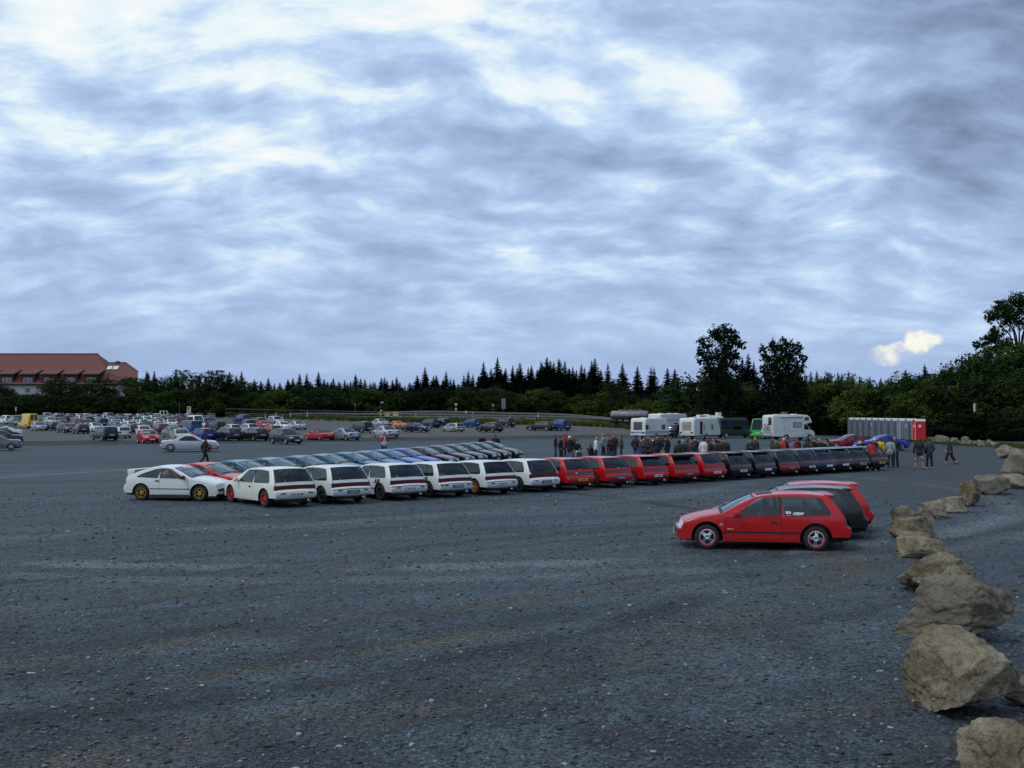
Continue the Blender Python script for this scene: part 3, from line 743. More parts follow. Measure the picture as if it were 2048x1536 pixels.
def generic(L, H, W, kind, rt=.31, hood=.78, belt=.90):
    """later everyday cars: hatch, sedan, wagon, suv, mpv, coupe2, cabrio"""
    f, b = L / 2, -L / 2; fw, rw = f - .86, b + .92
    if kind in ('mpv', 'suv', 'wagon'): rw = b + .85
    w0, w1 = {'mpv': (f - .95, f - 1.75), 'suv': (f - 1.25, f - 1.85), 'coupe2': (f - 1.35, f - 2.15)}.get(kind, (f - 1.22, f - 1.98))
    hz = hood + .12
    p = [(f - .16, .22, .08), (f - .05, .30, .12), (f, .47, .14, 'b0'), (f - .03, .56, .13, 'h0'), (f - .20, hood - .02, .11, 'h1'), (f - .7, hood + .08, .06), (w0, hz, .05, 'w0', 's'), ((w0 + w1) / 2, (hz + H - .07) / 2 + .035, .05), (w1, H - .07, .04, 'w1'), (w1 - .4, H - .01, .03)]
    if kind in ('hatch', 'mpv', 'suv'):
        up = -.02 if kind != 'suv' else 0
        p += [(b + 1.0, H - .01, .025), (b + .40, H - .07, .03, 'r0', 's'), (b + .20, (H + hood) / 2 + .02, .05), (b + .10, hood + .16, .06, 'r1', 's'), (b + .05, hood + .06, .07, 't0'), (b + .035, hood - .16, .07, 't1', 's')]
    elif kind == 'wagon':
        p += [(b + 1.2, H - .01, .025), (b + .55, H - .06, .03, 'r0', 's'), (b + .32, (H + hood) / 2 + .02, .05), (b + .15, hood + .16, .06, 'r1', 's'), (b + .09, hood + .06, .07, 't0'), (b + .06, hood - .16, .07, 't1', 's')]
    elif kind == 'sedan':
        p += [(b + 1.75, H - .03, .03, 'r0', 's'), (b + 1.35, (H + hood) / 2 + .08, .04), (b + .98, hood + .16, .04, 'r1', 's'), (b + .5, hood + .14, .04), (b + .12, hood + .10, .06, 'e', 's'), (b + .05, hood + .0, .07, 't0'), (b + .03, hood - .18, .07, 't1', 's')]
    elif kind == 'coupe2':
        p += [(b + 1.80, H - .03, .03, 'r0', 's'), (b + 1.25, (H + hood) / 2 + .10, .03), (b + .72, hood + .14, .04, 'r1', 's'), (b + .3, hood + .10, .05, 'e', 's'), (b + .06, hood - .02, .07, 't0'), (b + .03, hood - .18, .07, 't1', 's')]
    p += [(b, .58, .10, 'k0'), (b - .0, .46, .10, 'k1'), (b + .05, .30, .09), (b + .14, .25, .07)]
    zt = H - .13; zb = belt
    fr = lambda z: w0 + (w1 - w0) * (z - hz) / (H - .07 - hz) - .10
    bp = w1 - .55
    A = [(fr(zb) - .12, zb), (fr(zt), zt - .01), (bp + .03, zt), (bp, zb)]
    if kind == 'sedan': B = [(bp - .05, zb), (bp - .02, zt), (b + 1.88, zt - .03), (b + 1.55, zt - .20), (b + 1.38, zb + .03)]; wins = [A, B]
    elif kind == 'coupe2': B = [(bp - .05, zb), (bp - .02, zt), (b + 1.95, zt - .05), (b + 1.35, zb + .05)]; wins = [A, B]
    else:
        rp = b + (1.05 if kind != 'wagon' else 1.35); B = [(bp - .05, zb), (bp - .02, zt), (rp + .10, zt), (rp, zb)]; rb = lambda z: b + .26 + (.22 if kind != 'wagon' else .30) * (z - zb) / (zt - zb)
        Cc = [(rp - .06, zb), (rp + .04, zt), (rb(zt) + .05, zt - .03), (rb(zb) + .12, zb + .06)]; wins = [A, B, Cc]
    return dict(W=W, belt=zb - .02, tum=.28 if kind not in ('suv', 'mpv') else .22, rt=rt, wheels=(f - .82, b + .78), sill=.22 if kind != 'suv' else .30, prof=p, wins=wins, glass=[('w0', 'w1'), ('r0', 'r1')], tub=.55, kf=.17, kr=.10,
        head=[(('h0', .2), ('h1', -.3), .58, 1.7)], tail=[('t0', 't1', .60, 1.9)], grille=[(('h0', .15), ('h1', -.25), -.36, .36)], plate_f=(('b0', -.15), 0), plate_r=(('k0', -.5) if kind in ('hatch', 'wagon', 'mpv', 'suv') else ('t1', -.3), 0), mirror=(fr(zb) - .1, zb), rims=['five', 'disc'], rim_r=rt * .68, tw=.20, seat_x=w1 - .55, rear_dx=.72, rear_seats=kind != 'coupe2')
def van(L, H, W, rt=.33):
    f, b = L / 2, -L / 2
    p = [(f - .12, .26, .06), (f - .02, .36, .10), (f, .58, .12, 'h0'), (f - .14, .84, .10, 'h1'), (f - .55, 1.02, .06, 'w0', 's'), (f - 1.0, 1.45, .05), (f - 1.38, H - .10, .04, 'w1'), (f - 1.9, H - .01, .03), (0, H, .03), (b + .35, H - .02, .03), (b + .12, H - .07, .03, 'r0', 's'), (b + .06, 1.45, .03), (b + .03, 1.12, .03, 'r1', 's'), (b + .02, .98, .03, 't0'), (b, .66, .03, 't1'), (b - .03, .52, .05, 'k0'), (b, .34, .05, 'k1'), (b + .06, .30, .04)]
    zb, zt = 1.04, H - .24
    fr = lambda z: f - .55 - .83 * (z - 1.02) / (H - 1.12) - .10
    A = [(fr(zb) - .15, zb), (fr(zt), zt), (f - 1.85, zt), (f - 1.85, zb)]
    B = [(f - 1.95, zb + .06), (f - 1.95, zt), (b + 1.55, zt), (b + 1.55, zb + .06)]; Cc = [(b + 1.45, zb + .06), (b + 1.45, zt), (b + .30, zt), (b + .30, zb + .06)]
    return dict(W=W, belt=1.0, tum=.12, curve=.04, rt=rt, wheels=(f - .85, b + .95), sill=.28, prof=p, wins=[A, B, Cc], glass=[('w0', 'w1'), ('r0', 'r1')], tub=.7, kf=.12, kr=.02, r=.07, head=[('h0', 'h1', .55, 1.6)], tail=[('t0', 't1', .80, 1.7)], grille=[(('h0', .1), ('h1', -.4), -.45, .45)], mirror=(fr(zb) - .12, zb), plate_f=(('h0', -.4), 0), plate_r=(('t1', -.3), 0), rims=['disc'], seat_x=f - 1.9, tw=.21)
PROTO = {}
def P(kind):
    if kind not in PROTO:
        random.seed(hash(kind) % 1000 if False else sum(map(ord, kind)))
        PROTO[kind] = {
            'hatch_near': lambda: build_car(HATCH), 'coupe_near': lambda: build_car(COUPE),
            'hatch': lambda: build_car(generic(3.95, 1.43, .85, 'hatch'), True), 'sedan': lambda: build_car(generic(4.5, 1.42, .87, 'sedan'), True),
            'sedan_near': lambda: build_car(generic(4.5, 1.42, .86, 'sedan', rt=.325, hood=.80), False),
            'wagon': lambda: build_car(generic(4.6, 1.47, .88, 'wagon'), True), 'suv': lambda: build_car(generic(4.3, 1.68, .90, 'suv', rt=.35, hood=.92, belt=1.04), True),
            'mpv': lambda: build_car(generic(4.25, 1.60, .88, 'mpv', hood=.82, belt=.96), True), 'coupe2': lambda: build_car(generic(4.4, 1.33, .87, 'coupe2', hood=.72, belt=.86), True),
            'oldhatch': lambda: build_car(HATCH, True), 'van': lambda: build_car(van(4.9, 1.95, .93), True), 'bigvan': lambda: build_car(van(5.2, 2.35, .97), True),
        }[kind]()
    return PROTO[kind]
# ------------------------------------------------------------------ trees and shrubs
def leaf_mat(name, a, b, rough=.7):
    m, g, p, out = mat_base(name); ge = g.n('ShaderNodeNewGeometry'); oi = g.n('ShaderNodeObjectInfo')
    f = g.m('ADD', g.m('MULTIPLY', ge.outputs['Random Per Island'], .75), g.m('MULTIPLY', oi.outputs['Random'], .25))
    g.put(p.inputs['Base Color'], g.mix(f, (*a, 1), b)); p.inputs['Roughness'].default_value = .9; p.inputs['Specular IOR Level'].default_value = .06
    tr = g.n('ShaderNodeBsdfTranslucent'); g.put(tr.inputs[0], g.mix(f, (*a, 1), b)); ms = g.n('ShaderNodeMixShader'); ms.inputs[0].default_value = .18
    g.link(p.outputs[0], ms.inputs[1]); g.link(tr.outputs[0], ms.inputs[2]); g.link(ms.outputs[0], out.inputs[0]); MATS[name] = m; return m
L_SPR = leaf_mat('spruce needles', (.004, .010, .009), (.013, .023, .017)); L_DARK = leaf_mat('dark leaves', (.011, .023, .009), (.032, .056, .018)); L_MID = leaf_mat('green leaves', (.023, .048, .012), (.064, .105, .024)); L_LIGHT = leaf_mat('yellow green leaves', (.030, .056, .010), (.085, .115, .022)); L_BROWN = leaf_mat('dry spruce needles', (.020, .016, .010), (.032, .026, .016)); L_IVY = leaf_mat('darkest green leaves', (.006, .013, .007), (.018, .030, .012))  # L_IVY is the darkest green of the leaf set
BARK = plain('bark', (.014, .012, .010), .9, var=.5, vscale=3.)
def spruce_crown(seed, sparse=1.):
    rnd = random.Random(seed); v, f = [], []
    def quad(a, b, w, up):
        d = b - a; s = d.cross(up); s = s.normalized() * w if s.length > 1e-6 else V(w, 0, 0); o = len(v)
        v.extend([a - s * .35, a + d * .55 - s, b, a + d * .55 + s, a + s * .35]); f.append((o, o + 1, o + 2, o + 3, o + 4))
    z = .05
    while z < .985:
        t = 1 - z; rad = .255 * t ** .88 * rnd.uniform(.80, 1.15) + .006; nb = max(5, int((8 + 6 * t) * sparse)); ph = rnd.random() * 6.28
        for k in range(nb):
            if rnd.random() < .08: continue
            a = ph + 2 * math.pi * k / nb + rnd.uniform(-.25, .25); r = rad * rnd.uniform(.62, 1.18); dr = V(math.cos(a), math.sin(a), 0)
            drop = rnd.uniform(.10, .42) * (0.4 + t); zz = z + rnd.uniform(-.008, .008); n = 4 if t > .25 else 3
            P_ = []
            for q in range(n + 1):
                u = q / n; P_.append(dr * r * u + V(0, 0, zz - r * drop * u + r * .18 * u * u * u + r * .10 * (1 - u)))
            for q in range(n):
                a_, b_ = P_[q], P_[q + 1] + (P_[q + 1] - P_[q]) * .35; w = r * .18 + .004
                up = V(rnd.uniform(-.3, .3), rnd.uniform(-.3, .3), 1); quad(a_, b_, w, up)
                for s in (-1, 1):
                    side = dr.cross(V(0, 0, 1)) * s; m_ = (P_[q] + P_[q + 1]) / 2; quad(m_, m_ + side * r * rnd.uniform(.16, .32) * (1.1 - .5 * q / n) + dr * r * .16 + V(0, 0, -r * rnd.uniform(.05, .22)), w * .7, V(rnd.uniform(-.5, .5), rnd.uniform(-.5, .5), 1))
                if rnd.random() < .75: m_ = P_[q] * .4 + P_[q + 1] * .6; quad(m_, m_ + dr * r * .08 + V(rnd.uniform(-.01, .01), rnd.uniform(-.01, .01), -r * rnd.uniform(.16, .34)), w * .6, dr)
        z += .014 + .026 * t * rnd.uniform(.8, 1.2)
    quad(V(0, 0, .95), V(0, 0, 1.02), .006, V(1, 0, 0)); quad(V(0, 0, .95), V(0, 0, 1.02), .006, V(0, 1, 0))
    return v, f
SPR = [new_mesh('crown', *spruce_crown(100 + i, 1. if i < 5 else .62), [L_SPR], smooth=False) for i in range(6)]
SPR_TRUNK = MB().tube([(0, 0, -.02), (0, 0, .5), (0, 0, .98)], [.016, .010, .002], 7).mesh('trunk', [BARK], smooth=True)
rt7 = random.Random(77)
def spruce(px, top, Y, label='dark spruce standing in the close rows behind the road', group='spruces of the plantation behind the road', k=None, wide=1., dry=False):
    p = atY(px, Y); h = z_at(top, Y) - p.z; r = thing('spruce_tree', label, 'spruce', p - V(0, 0, .1), rt7.random() * 6.28, group); w = h * wide * rt7.uniform(.88, 1.12); r.scale = (w, w, h)
    c = link_mesh('crown', SPR[rt7.randrange(5) if k is None else k], r); link_mesh('trunk', SPR_TRUNK, r)
    if dry: c.material_slots[0].link = 'OBJECT'; c.material_slots[0].material = L_BROWN
    return r
SKY = [(260, 757), (290, 744), (350, 742), (420, 746), (480, 745), (520, 749), (560, 751), (600, 744), (640, 746), (690, 748), (720, 752), (760, 746), (800, 752), (850, 742), (890, 748), (940, 742), (970, 730), (1000, 722), (1040, 730), (1090, 720), (1118, 722), (1160, 730), (1190, 722), (1215, 734), (1245, 734), (1275, 740), (1310, 738), (1350, 742), (1385, 755), (1420, 752), (1500, 722), (1560, 738), (1620, 746), (1660, 747), (1700, 750), (1740, 756), (1800, 752), (1900, 728), (1960, 712)]
def sky_at(px):
    for (a, b), (c, d) in zip(SKY[:-1], SKY[1:]):
        if a <= px <= c: return b + (d - b) * (px - a) / (c - a)
    return SKY[0][1] if px < SKY[0][0] else SKY[-1][1]
def forestY(px): return 262 - 34 * sst(950, 1350, px) - 30 * sst(1350, 1750, px)
# trees that stand out of the skyline
for px, top, w in ((293, 740, .9), (352, 738, 1.), (483, 741, 1.), (850, 733, 1.1), (892, 741, 1.), (967, 723, 1.1), (995, 714, 1.15), (1040, 724, 1.1), (1062, 736, 1.), (1082, 721, 1.), (1094, 713, 1.15), (1118, 716, 1.15), (1163, 728, 1.), (1190, 716, 1.2), (1245, 726, 1.25), (1275, 732, 1.25), (1335, 735, 1.2), (1350, 737, 1.2), (1380, 750, 1.1)):
    spruce(px, top, forestY(px) - rt7.uniform(0, 6), wide=w)
spruce(1216, 724, forestY(1216) - 2, 'thin half bare spruce with gaps between its branches', None, 5, .9); spruce(1302, 733, forestY(1302) - 2, 'sparse slender spruce between two fuller ones', None, 5, 1.); spruce(1308, 734, forestY(1308) + 3, 'second sparse slender spruce, close beside another', None, 5, .95)
x = 255
while x < 1400:
    if not (1205 < x < 1400 and rt7.random() < .75): spruce(x, sky_at(x) + rt7.choice([0, 3, 6, 9, 12, 15, 20]) + rt7.uniform(-3, 5), forestY(x) + rt7.uniform(-4, 8), wide=rt7.uniform(.9, 1.2) * (1.22 if x < 900 else 1.05))
    x += rt7.uniform(5, 17)
x = 265
while x < 1395:
    spruce(x, sky_at(x) + rt7.uniform(9, 28) + (12 if x > 1205 else 0), forestY(x) - rt7.uniform(3, 10), wide=1.3, dry=rt7.random() < .05); x += rt7.uniform(9, 15)
for px, top in ((1485, 712), (1497, 705), (1508, 722), (1612, 748), (1622, 742), (1634, 741), (1655, 746), (1662, 748), (1676, 744), (1684, 745), (1697, 744), (1706, 747), (1720, 752), (1740, 752), (1762, 754)):
    spruce(px, top, 185, 'spruce tip rising over the leafy trees on the right', 'spruces behind the right hand leafy trees')
for px, top, Y in ((1925, 708, 136), (1946, 712, 137), (1812, 738, 145), (1850, 727, 142)): spruce(px, top, Y, 'small dark spruce on the wooded slope above the boulders', 'spruces on the slope above the boulders', wide=1.1)

def crown(seed, lobes, leaf, per, droop=.0, flat=.75):
    """leaf faces scattered in clumps over a set of lobes ((centre), radius)"""
    rnd = random.Random(seed); v, f = [], []
    for c, r in lobes:
        n = max(7, int(430 * r * r))
        for k in range(n):
            d = V(rnd.gauss(0, 1), rnd.gauss(0, 1), rnd.gauss(0, 1)).normalized(); d.z = d.z * flat + .12; q = Vector(c) + d * r * rnd.uniform(.55, 1.08); cr = r * rnd.uniform(.20, .38)
            for j in range(per):
                e = V(rnd.gauss(0, 1), rnd.gauss(0, 1), rnd.gauss(0, .8)) * cr * .55; p = q + e - V(0, 0, droop * e.length)
                n_ = (d * .6 + V(rnd.gauss(0, .7), rnd.gauss(0, .7), rnd.gauss(0, .7) + .5)).normalized(); a = n_.orthogonal().normalized(); a.rotate(Matrix.Rotation(rnd.random() * 6.28, 3, n_)); b = n_.cross(a); s = leaf * rnd.uniform(.6, 1.3); o = len(v)
                v.extend([p - a * s, p - b * s * .55, p + a * s, p + b * s * .55]); f.append((o, o + 1, o + 2, o + 3))
    return v, f
def rlobes(seed, n, w, z0, z1, r0, r1, top=1.4):
    rnd = random.Random(seed); L = []
    for k in range(n):
        t = rnd.random(); z = z0 + (z1 - z0) * t; ww = w * (1 - abs(t - .42) ** top) * (0.35 + .65 * rnd.random()); a = rnd.random() * 6.28
        L.append((V(math.cos(a) * ww, math.sin(a) * ww, z), rnd.uniform(r0, r1)))
    return L
def limbs(mb, lobes, base, r, zfork):
    mb.tube([(0, 0, -.03), (base[0] * .5, base[1] * .5, zfork * .5), (base[0], base[1], zfork)], [r * 1.25, r, r * .8], 8)
    for c, rr in lobes: m = (V(*base, zfork) + c) / 2 + V(0, 0, .03); mb.tube([V(*base, zfork * .9), m, c], [r * .5, r * .28, r * .08], 5, cap=False)
    return mb
KINDS = {}
def kind(name, seed, n, w, z0, z1, r0, r1, leaf, per, m, trunk=.016, zf=.3):
    lst = []
    for i in range(3):
        L = rlobes(seed + i, n, w, z0, z1, r0, r1); lst.append((new_mesh('crown', *crown(seed + 10 + i, L, leaf, per), [m], smooth=False), limbs(MB(), L, (0, 0), trunk, zf).mesh('trunk', [BARK], smooth=True)))
    KINDS[name] = lst
kind('bush', 300, 24, .40, .16, .82, .15, .24, .026, 15, L_MID, .010, .15)
kind('tree', 340, 26, .32, .22, .88, .11, .19, .019, 16, L_MID, .014, .3)
kind('tall', 380, 24, .21, .20, .90, .09, .15, .016, 18, L_MID, .010, .35)
def leafy(kn, px, top, Y, label, group, m=None, w=1., name='leafy_tree', cat='tree'):
    p = atY(px, Y); h = (z_at(top, Y) - p.z) / .98; r = thing(name, label, cat, p, rt7.random() * 6.28, group); s = h * w * rt7.uniform(.9, 1.15); r.scale = (s, s, h)
    cm, tm = KINDS[kn][rt7.randrange(3)]; c = link_mesh('crown', cm, r); link_mesh('trunk', tm, r)
    if m: c.material_slots[0].link = 'OBJECT'; c.material_slots[0].material = m
    return r
U = rt7.uniform
# left: the belt of dark broadleaf trees before the hotel
for px, top in ((-12, 768), (8, 774), (26, 780), (44, 786), (62, 788), (82, 784), (102, 772), (124, 750), (146, 764), (170, 768), (194, 750), (216, 776), (246, 794), (266, 754)): leafy('tree', px, top + U(-2, 2), 247 + U(-3, 4), 'dark broadleaf tree of the belt in front of the red roofed hotel', 'broadleaf trees before the hotel', L_DARK, 1.15)
for px in range(-10, 300, 15): leafy('bush', px + U(-4, 4), 796 + U(-12, 8), 243 + U(-2, 2), 'dark bush at the foot of the hotel trees', 'bushes at the foot of the hotel trees', L_DARK, 1.25, 'bush', 'bush')
for px, top in ((278, 752), (300, 753), (318, 757), (338, 750), (360, 741), (384, 746), (408, 739), (428, 742), (446, 750), (468, 758), (492, 762), (515, 764), (537, 778)): leafy('tall', px, top + U(-2, 3), 243 + U(-4, 4), 'tall slim broadleaf tree in front of the spruces on the left', 'slim broadleaf trees left of the fence', rt7.choice([L_DARK, L_MID, L_DARK]), 1.25)
for px in range(300, 560, 13): leafy('bush', px + U(-4, 4), 788 + U(-10, 12), 239 + U(-3, 2), 'green undergrowth bush below the slim trees behind the left lot', 'bushes below the slim trees', rt7.choice([L_DARK, L_MID, L_DARK]), 1.2, 'bush', 'bush')
# centre: shrubs along the road
for px in range(548, 1110, 15):
    Y = 247 - 9 * sst(900, 1110, px); leafy('bush', px + U(-5, 5), 798 + U(-26, 10) , Y - 10 + U(-3, 3), 'leafy roadside shrub in front of the spruce plantation', 'shrubs along the road', rt7.choice([L_MID, L_DARK, L_IVY, L_DARK, L_LIGHT]), 1.25, 'shrub', 'shrub')
leafy('tree', 985, 770, 238, 'rounded green tree standing higher than the shrubs around it by the road', None, L_MID, 1.15); leafy('tree', 905, 783, 242, 'green round shrub tree behind the yield sign', None, L_DARK, 1.3); leafy('tree', 590, 770, 246, 'green tree left of centre in front of the dark spruces', None, L_DARK, 1.1); leafy('tree', 750, 783, 246, 'small light green tree by the lamp post', None, L_MID, 1.2)
leafy('tall', 1108, 782, 226, 'slim yellow green tree in front of the dark spruces', None, L_LIGHT, 1.7); leafy('tree', 1222, 764, 216, 'green tree left of the tank trailer in front of thin spruces', None, L_DARK, 1.1)
for px in range(1060, 1400, 14):
    Y = 232 - 28 * sst(1060, 1400, px); leafy('bush', px + U(-4, 4), 808 + U(-12, 8), Y + U(-3, 3), 'light green shrub behind the guard rail and the caravans', 'shrubs behind the caravans', rt7.choice([L_LIGHT, L_MID, L_LIGHT]), 1.3, 'shrub', 'shrub')
for px in range(1130, 1400, 20): leafy('tree', px + U(-5, 5), 788 + U(-10, 8), forestY(px) - 12, 'darker broadleaf tree between the light shrubs and the spruces', 'broadleaf trees before the spruces', rt7.choice([L_DARK, L_MID, L_DARK]), 1.2)
# right: trees and thicket behind the vans, cabins and boulders
HEDGE = [(1400, 800), (1440, 790), (1480, 770), (1520, 768), (1560, 772), (1600, 752), (1640, 752), (1680, 757), (1720, 762), (1760, 762), (1800, 754), (1840, 742), (1880, 736), (1920, 724), (1960, 712), (2000, 700), (2060, 690)]
def hedge_at(px):
    for (a, b), (c, d) in zip(HEDGE[:-1], HEDGE[1:]):
        if a <= px <= c: return b + (d - b) * (px - a) / (c - a)
    return 700
x = 1405
while x < 2085:
    Y = 170 - 38 * sst(1480, 2040, x); leafy('tree', x + U(-5, 5), hedge_at(min(2059, x)) + U(-6, 9), Y + U(-3, 4), 'tall green broadleaf tree of the thicket on the right', 'broadleaf trees of the right thicket', rt7.choice([L_DARK, L_MID, L_DARK, L_IVY, L_MID, L_LIGHT]), 1.0); x += U(15, 22)
x = 1395
while x < 2090:
    Y = 161 - 36 * sst(1470, 2040, x); leafy('bush', x + U(-5, 5), hedge_at(min(2059, x)) * .45 + 825 * .55 - 12 + U(-14, 10), Y + U(-3, 3), 'green bush halfway down the thicket on the right', 'bushes halfway down the right thicket', rt7.choice([L_DARK, L_IVY, L_MID, L_DARK, L_LIGHT]), 1.15, 'bush', 'bush'); x += U(17, 24)
x = 1545
while x < 2095:
    Y = 154 - 34 * sst(1560, 2040, x); leafy('bush', x + U(-5, 5), 836 + U(-12, 8) - 14 * sst(1850, 2050, x), Y + U(-2, 2), 'dark low bush at the foot of the thicket behind cabins and boulders', 'low bushes at the foot of the right thicket', rt7.choice([L_DARK, L_IVY, L_IVY]), 1.35, 'bush', 'bush'); x += U(16, 22)
for px, top in ((1440, 822), (1466, 826), (1478, 818), (1395, 824), (1418, 820)): leafy('bush', px, top, 166, 'yellow green bush behind the camper van', 'bushes behind the camper van', rt7.choice([L_LIGHT, L_MID]), 1.3, 'bush', 'bush')

def big_tree(label, px, top, Y, lobes, leaf, per, m, fork, name='ash_tree', spread=1.12, dens=1.25):
    p = atY(px, Y); H = z_at(top, Y) - p.z; r = thing(name, label, 'tree', p, 0, None); k = Y / F   # lobes given in pixels of offset and height
    L = [(V(dx * k * spread, dy * k, z_at(py, Y) - p.z), rr * k * (1 + (spread - 1) * .6)) for dx, py, dy, rr, _ in lobes]
    rnd = random.Random(int(px)); v, f = [], []
    for (c, rr), (_, _, _, _, dn) in zip(L, lobes):
        for q in range(int(dn * dens)):
            d = V(rnd.gauss(0, 1), rnd.gauss(0, 1), rnd.gauss(0, .85)).normalized(); q0 = c + d * rr * rnd.uniform(.3, 1.0); cr = rr * rnd.uniform(.16, .30)
            for j in range(per):
                e = V(rnd.gauss(0, 1), rnd.gauss(0, 1), rnd.gauss(0, .9)) * cr * .5; p_ = q0 + e; n_ = V(rnd.gauss(0, .8), rnd.gauss(0, .8), rnd.gauss(0, .6) + .5).normalized(); a = n_.orthogonal().normalized(); a.rotate(Matrix.Rotation(rnd.random() * 6.28, 3, n_)); b = n_.cross(a); s = leaf * rnd.uniform(.6, 1.4); o = len(v)
                v.extend([p_ - a * s, p_ - b * s * .5, p_ + a * s, p_ + b * s * .5]); f.append((o, o + 1, o + 2, o + 3))
    link_mesh('crown', new_mesh('crown', v, f, [m], smooth=False), r)
    mb = MB(); fz = z_at(fork, Y) - p.z; mb.tube([(0, 0, -.1), (.05, 0, fz * .5), (0, 0, fz)], [.34, .27, .20], 9)
    for c, rr in L:
        if c.z > fz * .8: m_ = V(c.x * .35, c.y * .35, fz + (c.z - fz) * .45); mb.tube([(0, 0, fz * .85), m_, c], [.16, .10, .03], 5, cap=False)
    link_mesh('trunk', mb.mesh('trunk', [BARK], smooth=True), r); return r
big_tree('tall ragged ash tree, left one of the two tall trees behind the vans', 1440, 645, 150, [(12, 660, 0, 17, 44), (30, 672, 8, 13, 26), (-10, 672, -6, 18, 44), (14, 684, 5, 20, 54), (-26, 690, 4, 17, 36), (36, 690, -5, 11, 20), (-36, 708, 0, 11, 20), (4, 706, 0, 22, 60), (-18, 714, 6, 16, 40), (28, 712, 0, 13, 30), (-34, 724, 3, 8, 14), (10, 728, 0, 22, 60), (-20, 740, -4, 17, 44), (30, 736, 4, 12, 22), (0, 752, 0, 27, 90), (-14, 772, 0, 27, 90), (18, 766, 0, 25, 80), (6, 792, 0, 30, 90), (-22, 800, 0, 24, 60), (28, 796, 0, 24, 60), (0, 820, 0, 30, 70)], .17, 12, L_IVY, 770)
big_tree('lower broad ash tree, right one of the two tall trees behind the vans', 1562, 676, 150, [(10, 690, 0, 15, 34), (-14, 690, 4, 12, 24), (30, 694, 0, 11, 20), (-30, 700, 0, 10, 18), (-4, 704, 0, 19, 50), (24, 710, 4, 16, 38), (40, 716, 0, 9, 14), (-26, 716, 0, 13, 30), (4, 726, 0, 24, 74), (34, 734, 0, 12, 24), (-22, 736, 0, 19, 56), (20, 746, 0, 21, 60), (-8, 756, 0, 28, 96), (22, 770, 0, 25, 80), (-28, 768, 0, 21, 60), (0, 790, 0, 32, 96), (-30, 800, 0, 24, 60), (30, 796, 0, 24, 60), (0, 818, 0, 30, 60)], .17, 12, L_IVY, 765)
big_tree('large spreading tree at the right edge of the slope with open branches', 2040, 588, 140, [(0, 604, 0, 24, 60), (-30, 616, 5, 22, 50), (30, 612, 0, 30, 60), (-54, 632, 0, 17, 36), (-20, 636, -5, 24, 56), (16, 640, 0, 26, 50), (50, 640, 0, 30, 60), (-44, 668, 4, 18, 40), (-64, 680, 0, 14, 26), (-84, 690, 0, 10, 16), (-34, 690, 0, 20, 44), (50, 680, 0, 28, 50), (-56, 706, 0, 22, 54), (-24, 722, 0, 22, 50), (20, 730, 0, 28, 70), (50, 720, 0, 30, 60), (-20, 752, 0, 34, 80), (30, 760, 0, 34, 80), (0, 790, 0, 36, 80)], .15, 14, L_DARK, 700, 'oak_tree', 1.0, 1.7)

# weeds on the bank between lot and road, grass verge on the right
def weeds(name, label, spots, mats, seed, hmin, hmax, w):
    rnd = random.Random(seed); v, f, mi = [], [], []
    for x, y in spots:
        z = ground_z(x, y); n = rnd.randint(3, 7); m = rnd.choice(range(len(mats)))
        for k in range(n):
            a = rnd.random() * 6.28; h = rnd.uniform(hmin, hmax); dx, dy = math.cos(a), math.sin(a); ln = h * rnd.uniform(.2, .8); o = len(v); bx, by = x + rnd.gauss(0, w), y + rnd.gauss(0, w); ww = h * rnd.uniform(.10, .22)
            v.extend([(bx - dy * ww, by + dx * ww, z - .02), (bx + dy * ww, by - dx * ww, z - .02), (bx + dx * ln * .6 + dy * ww, by + dy * ln * .6 - dx * ww, z + h * .7), (bx + dx * ln, by + dy * ln, z + h), (bx + dx * ln * .6 - dy * ww, by + dy * ln * .6 + dx * ww, z + h * .7)]); f.append((o, o + 1, o + 2, o + 3, o + 4)); mi.append(m)
    o = link_mesh(name, new_mesh(name, v, f, mats, mi, False)); tag(o, label, 'weeds', None, 'stuff'); return o
L_GRASS = leaf_mat('grass', (.030, .060, .010), (.085, .13, .022)); L_STRAW = leaf_mat('yellow weeds', (.11, .10, .02), (.22, .18, .04))
rw = random.Random(9); sp_ = []
for k in range(5200):
    x = rw.uniform(-62, 34); d = abs(rw.gauss(0, 2.4)) - .2; sp_.append((x, lot_edge(x) + d))
for k in range(900): x = rw.uniform(20, 36); sp_.append((x, lot_edge(x) - rw.uniform(-2, 5) - 3))
weeds('weeds', 'wild green and yellow weeds on the bank below the guard rail', sp_, [L_GRASS, L_MID, L_STRAW, L_GRASS], 3, .18, .75, .3)
sp_ = []
for k in range(5200):
    y = rw.uniform(44, 118); x = 43.6 + 4.6 * sst(50, 80, y) + rw.gauss(0, 1.2) + (3.8 if rw.random() < .55 else 0) - (3.0 if y > 100 else 0); sp_.append((x, y))
weeds('grass', 'bright green grass verge between the boulders and the footpath', sp_, [L_GRASS, L_GRASS, L_MID], 4, .06, .22, .25)
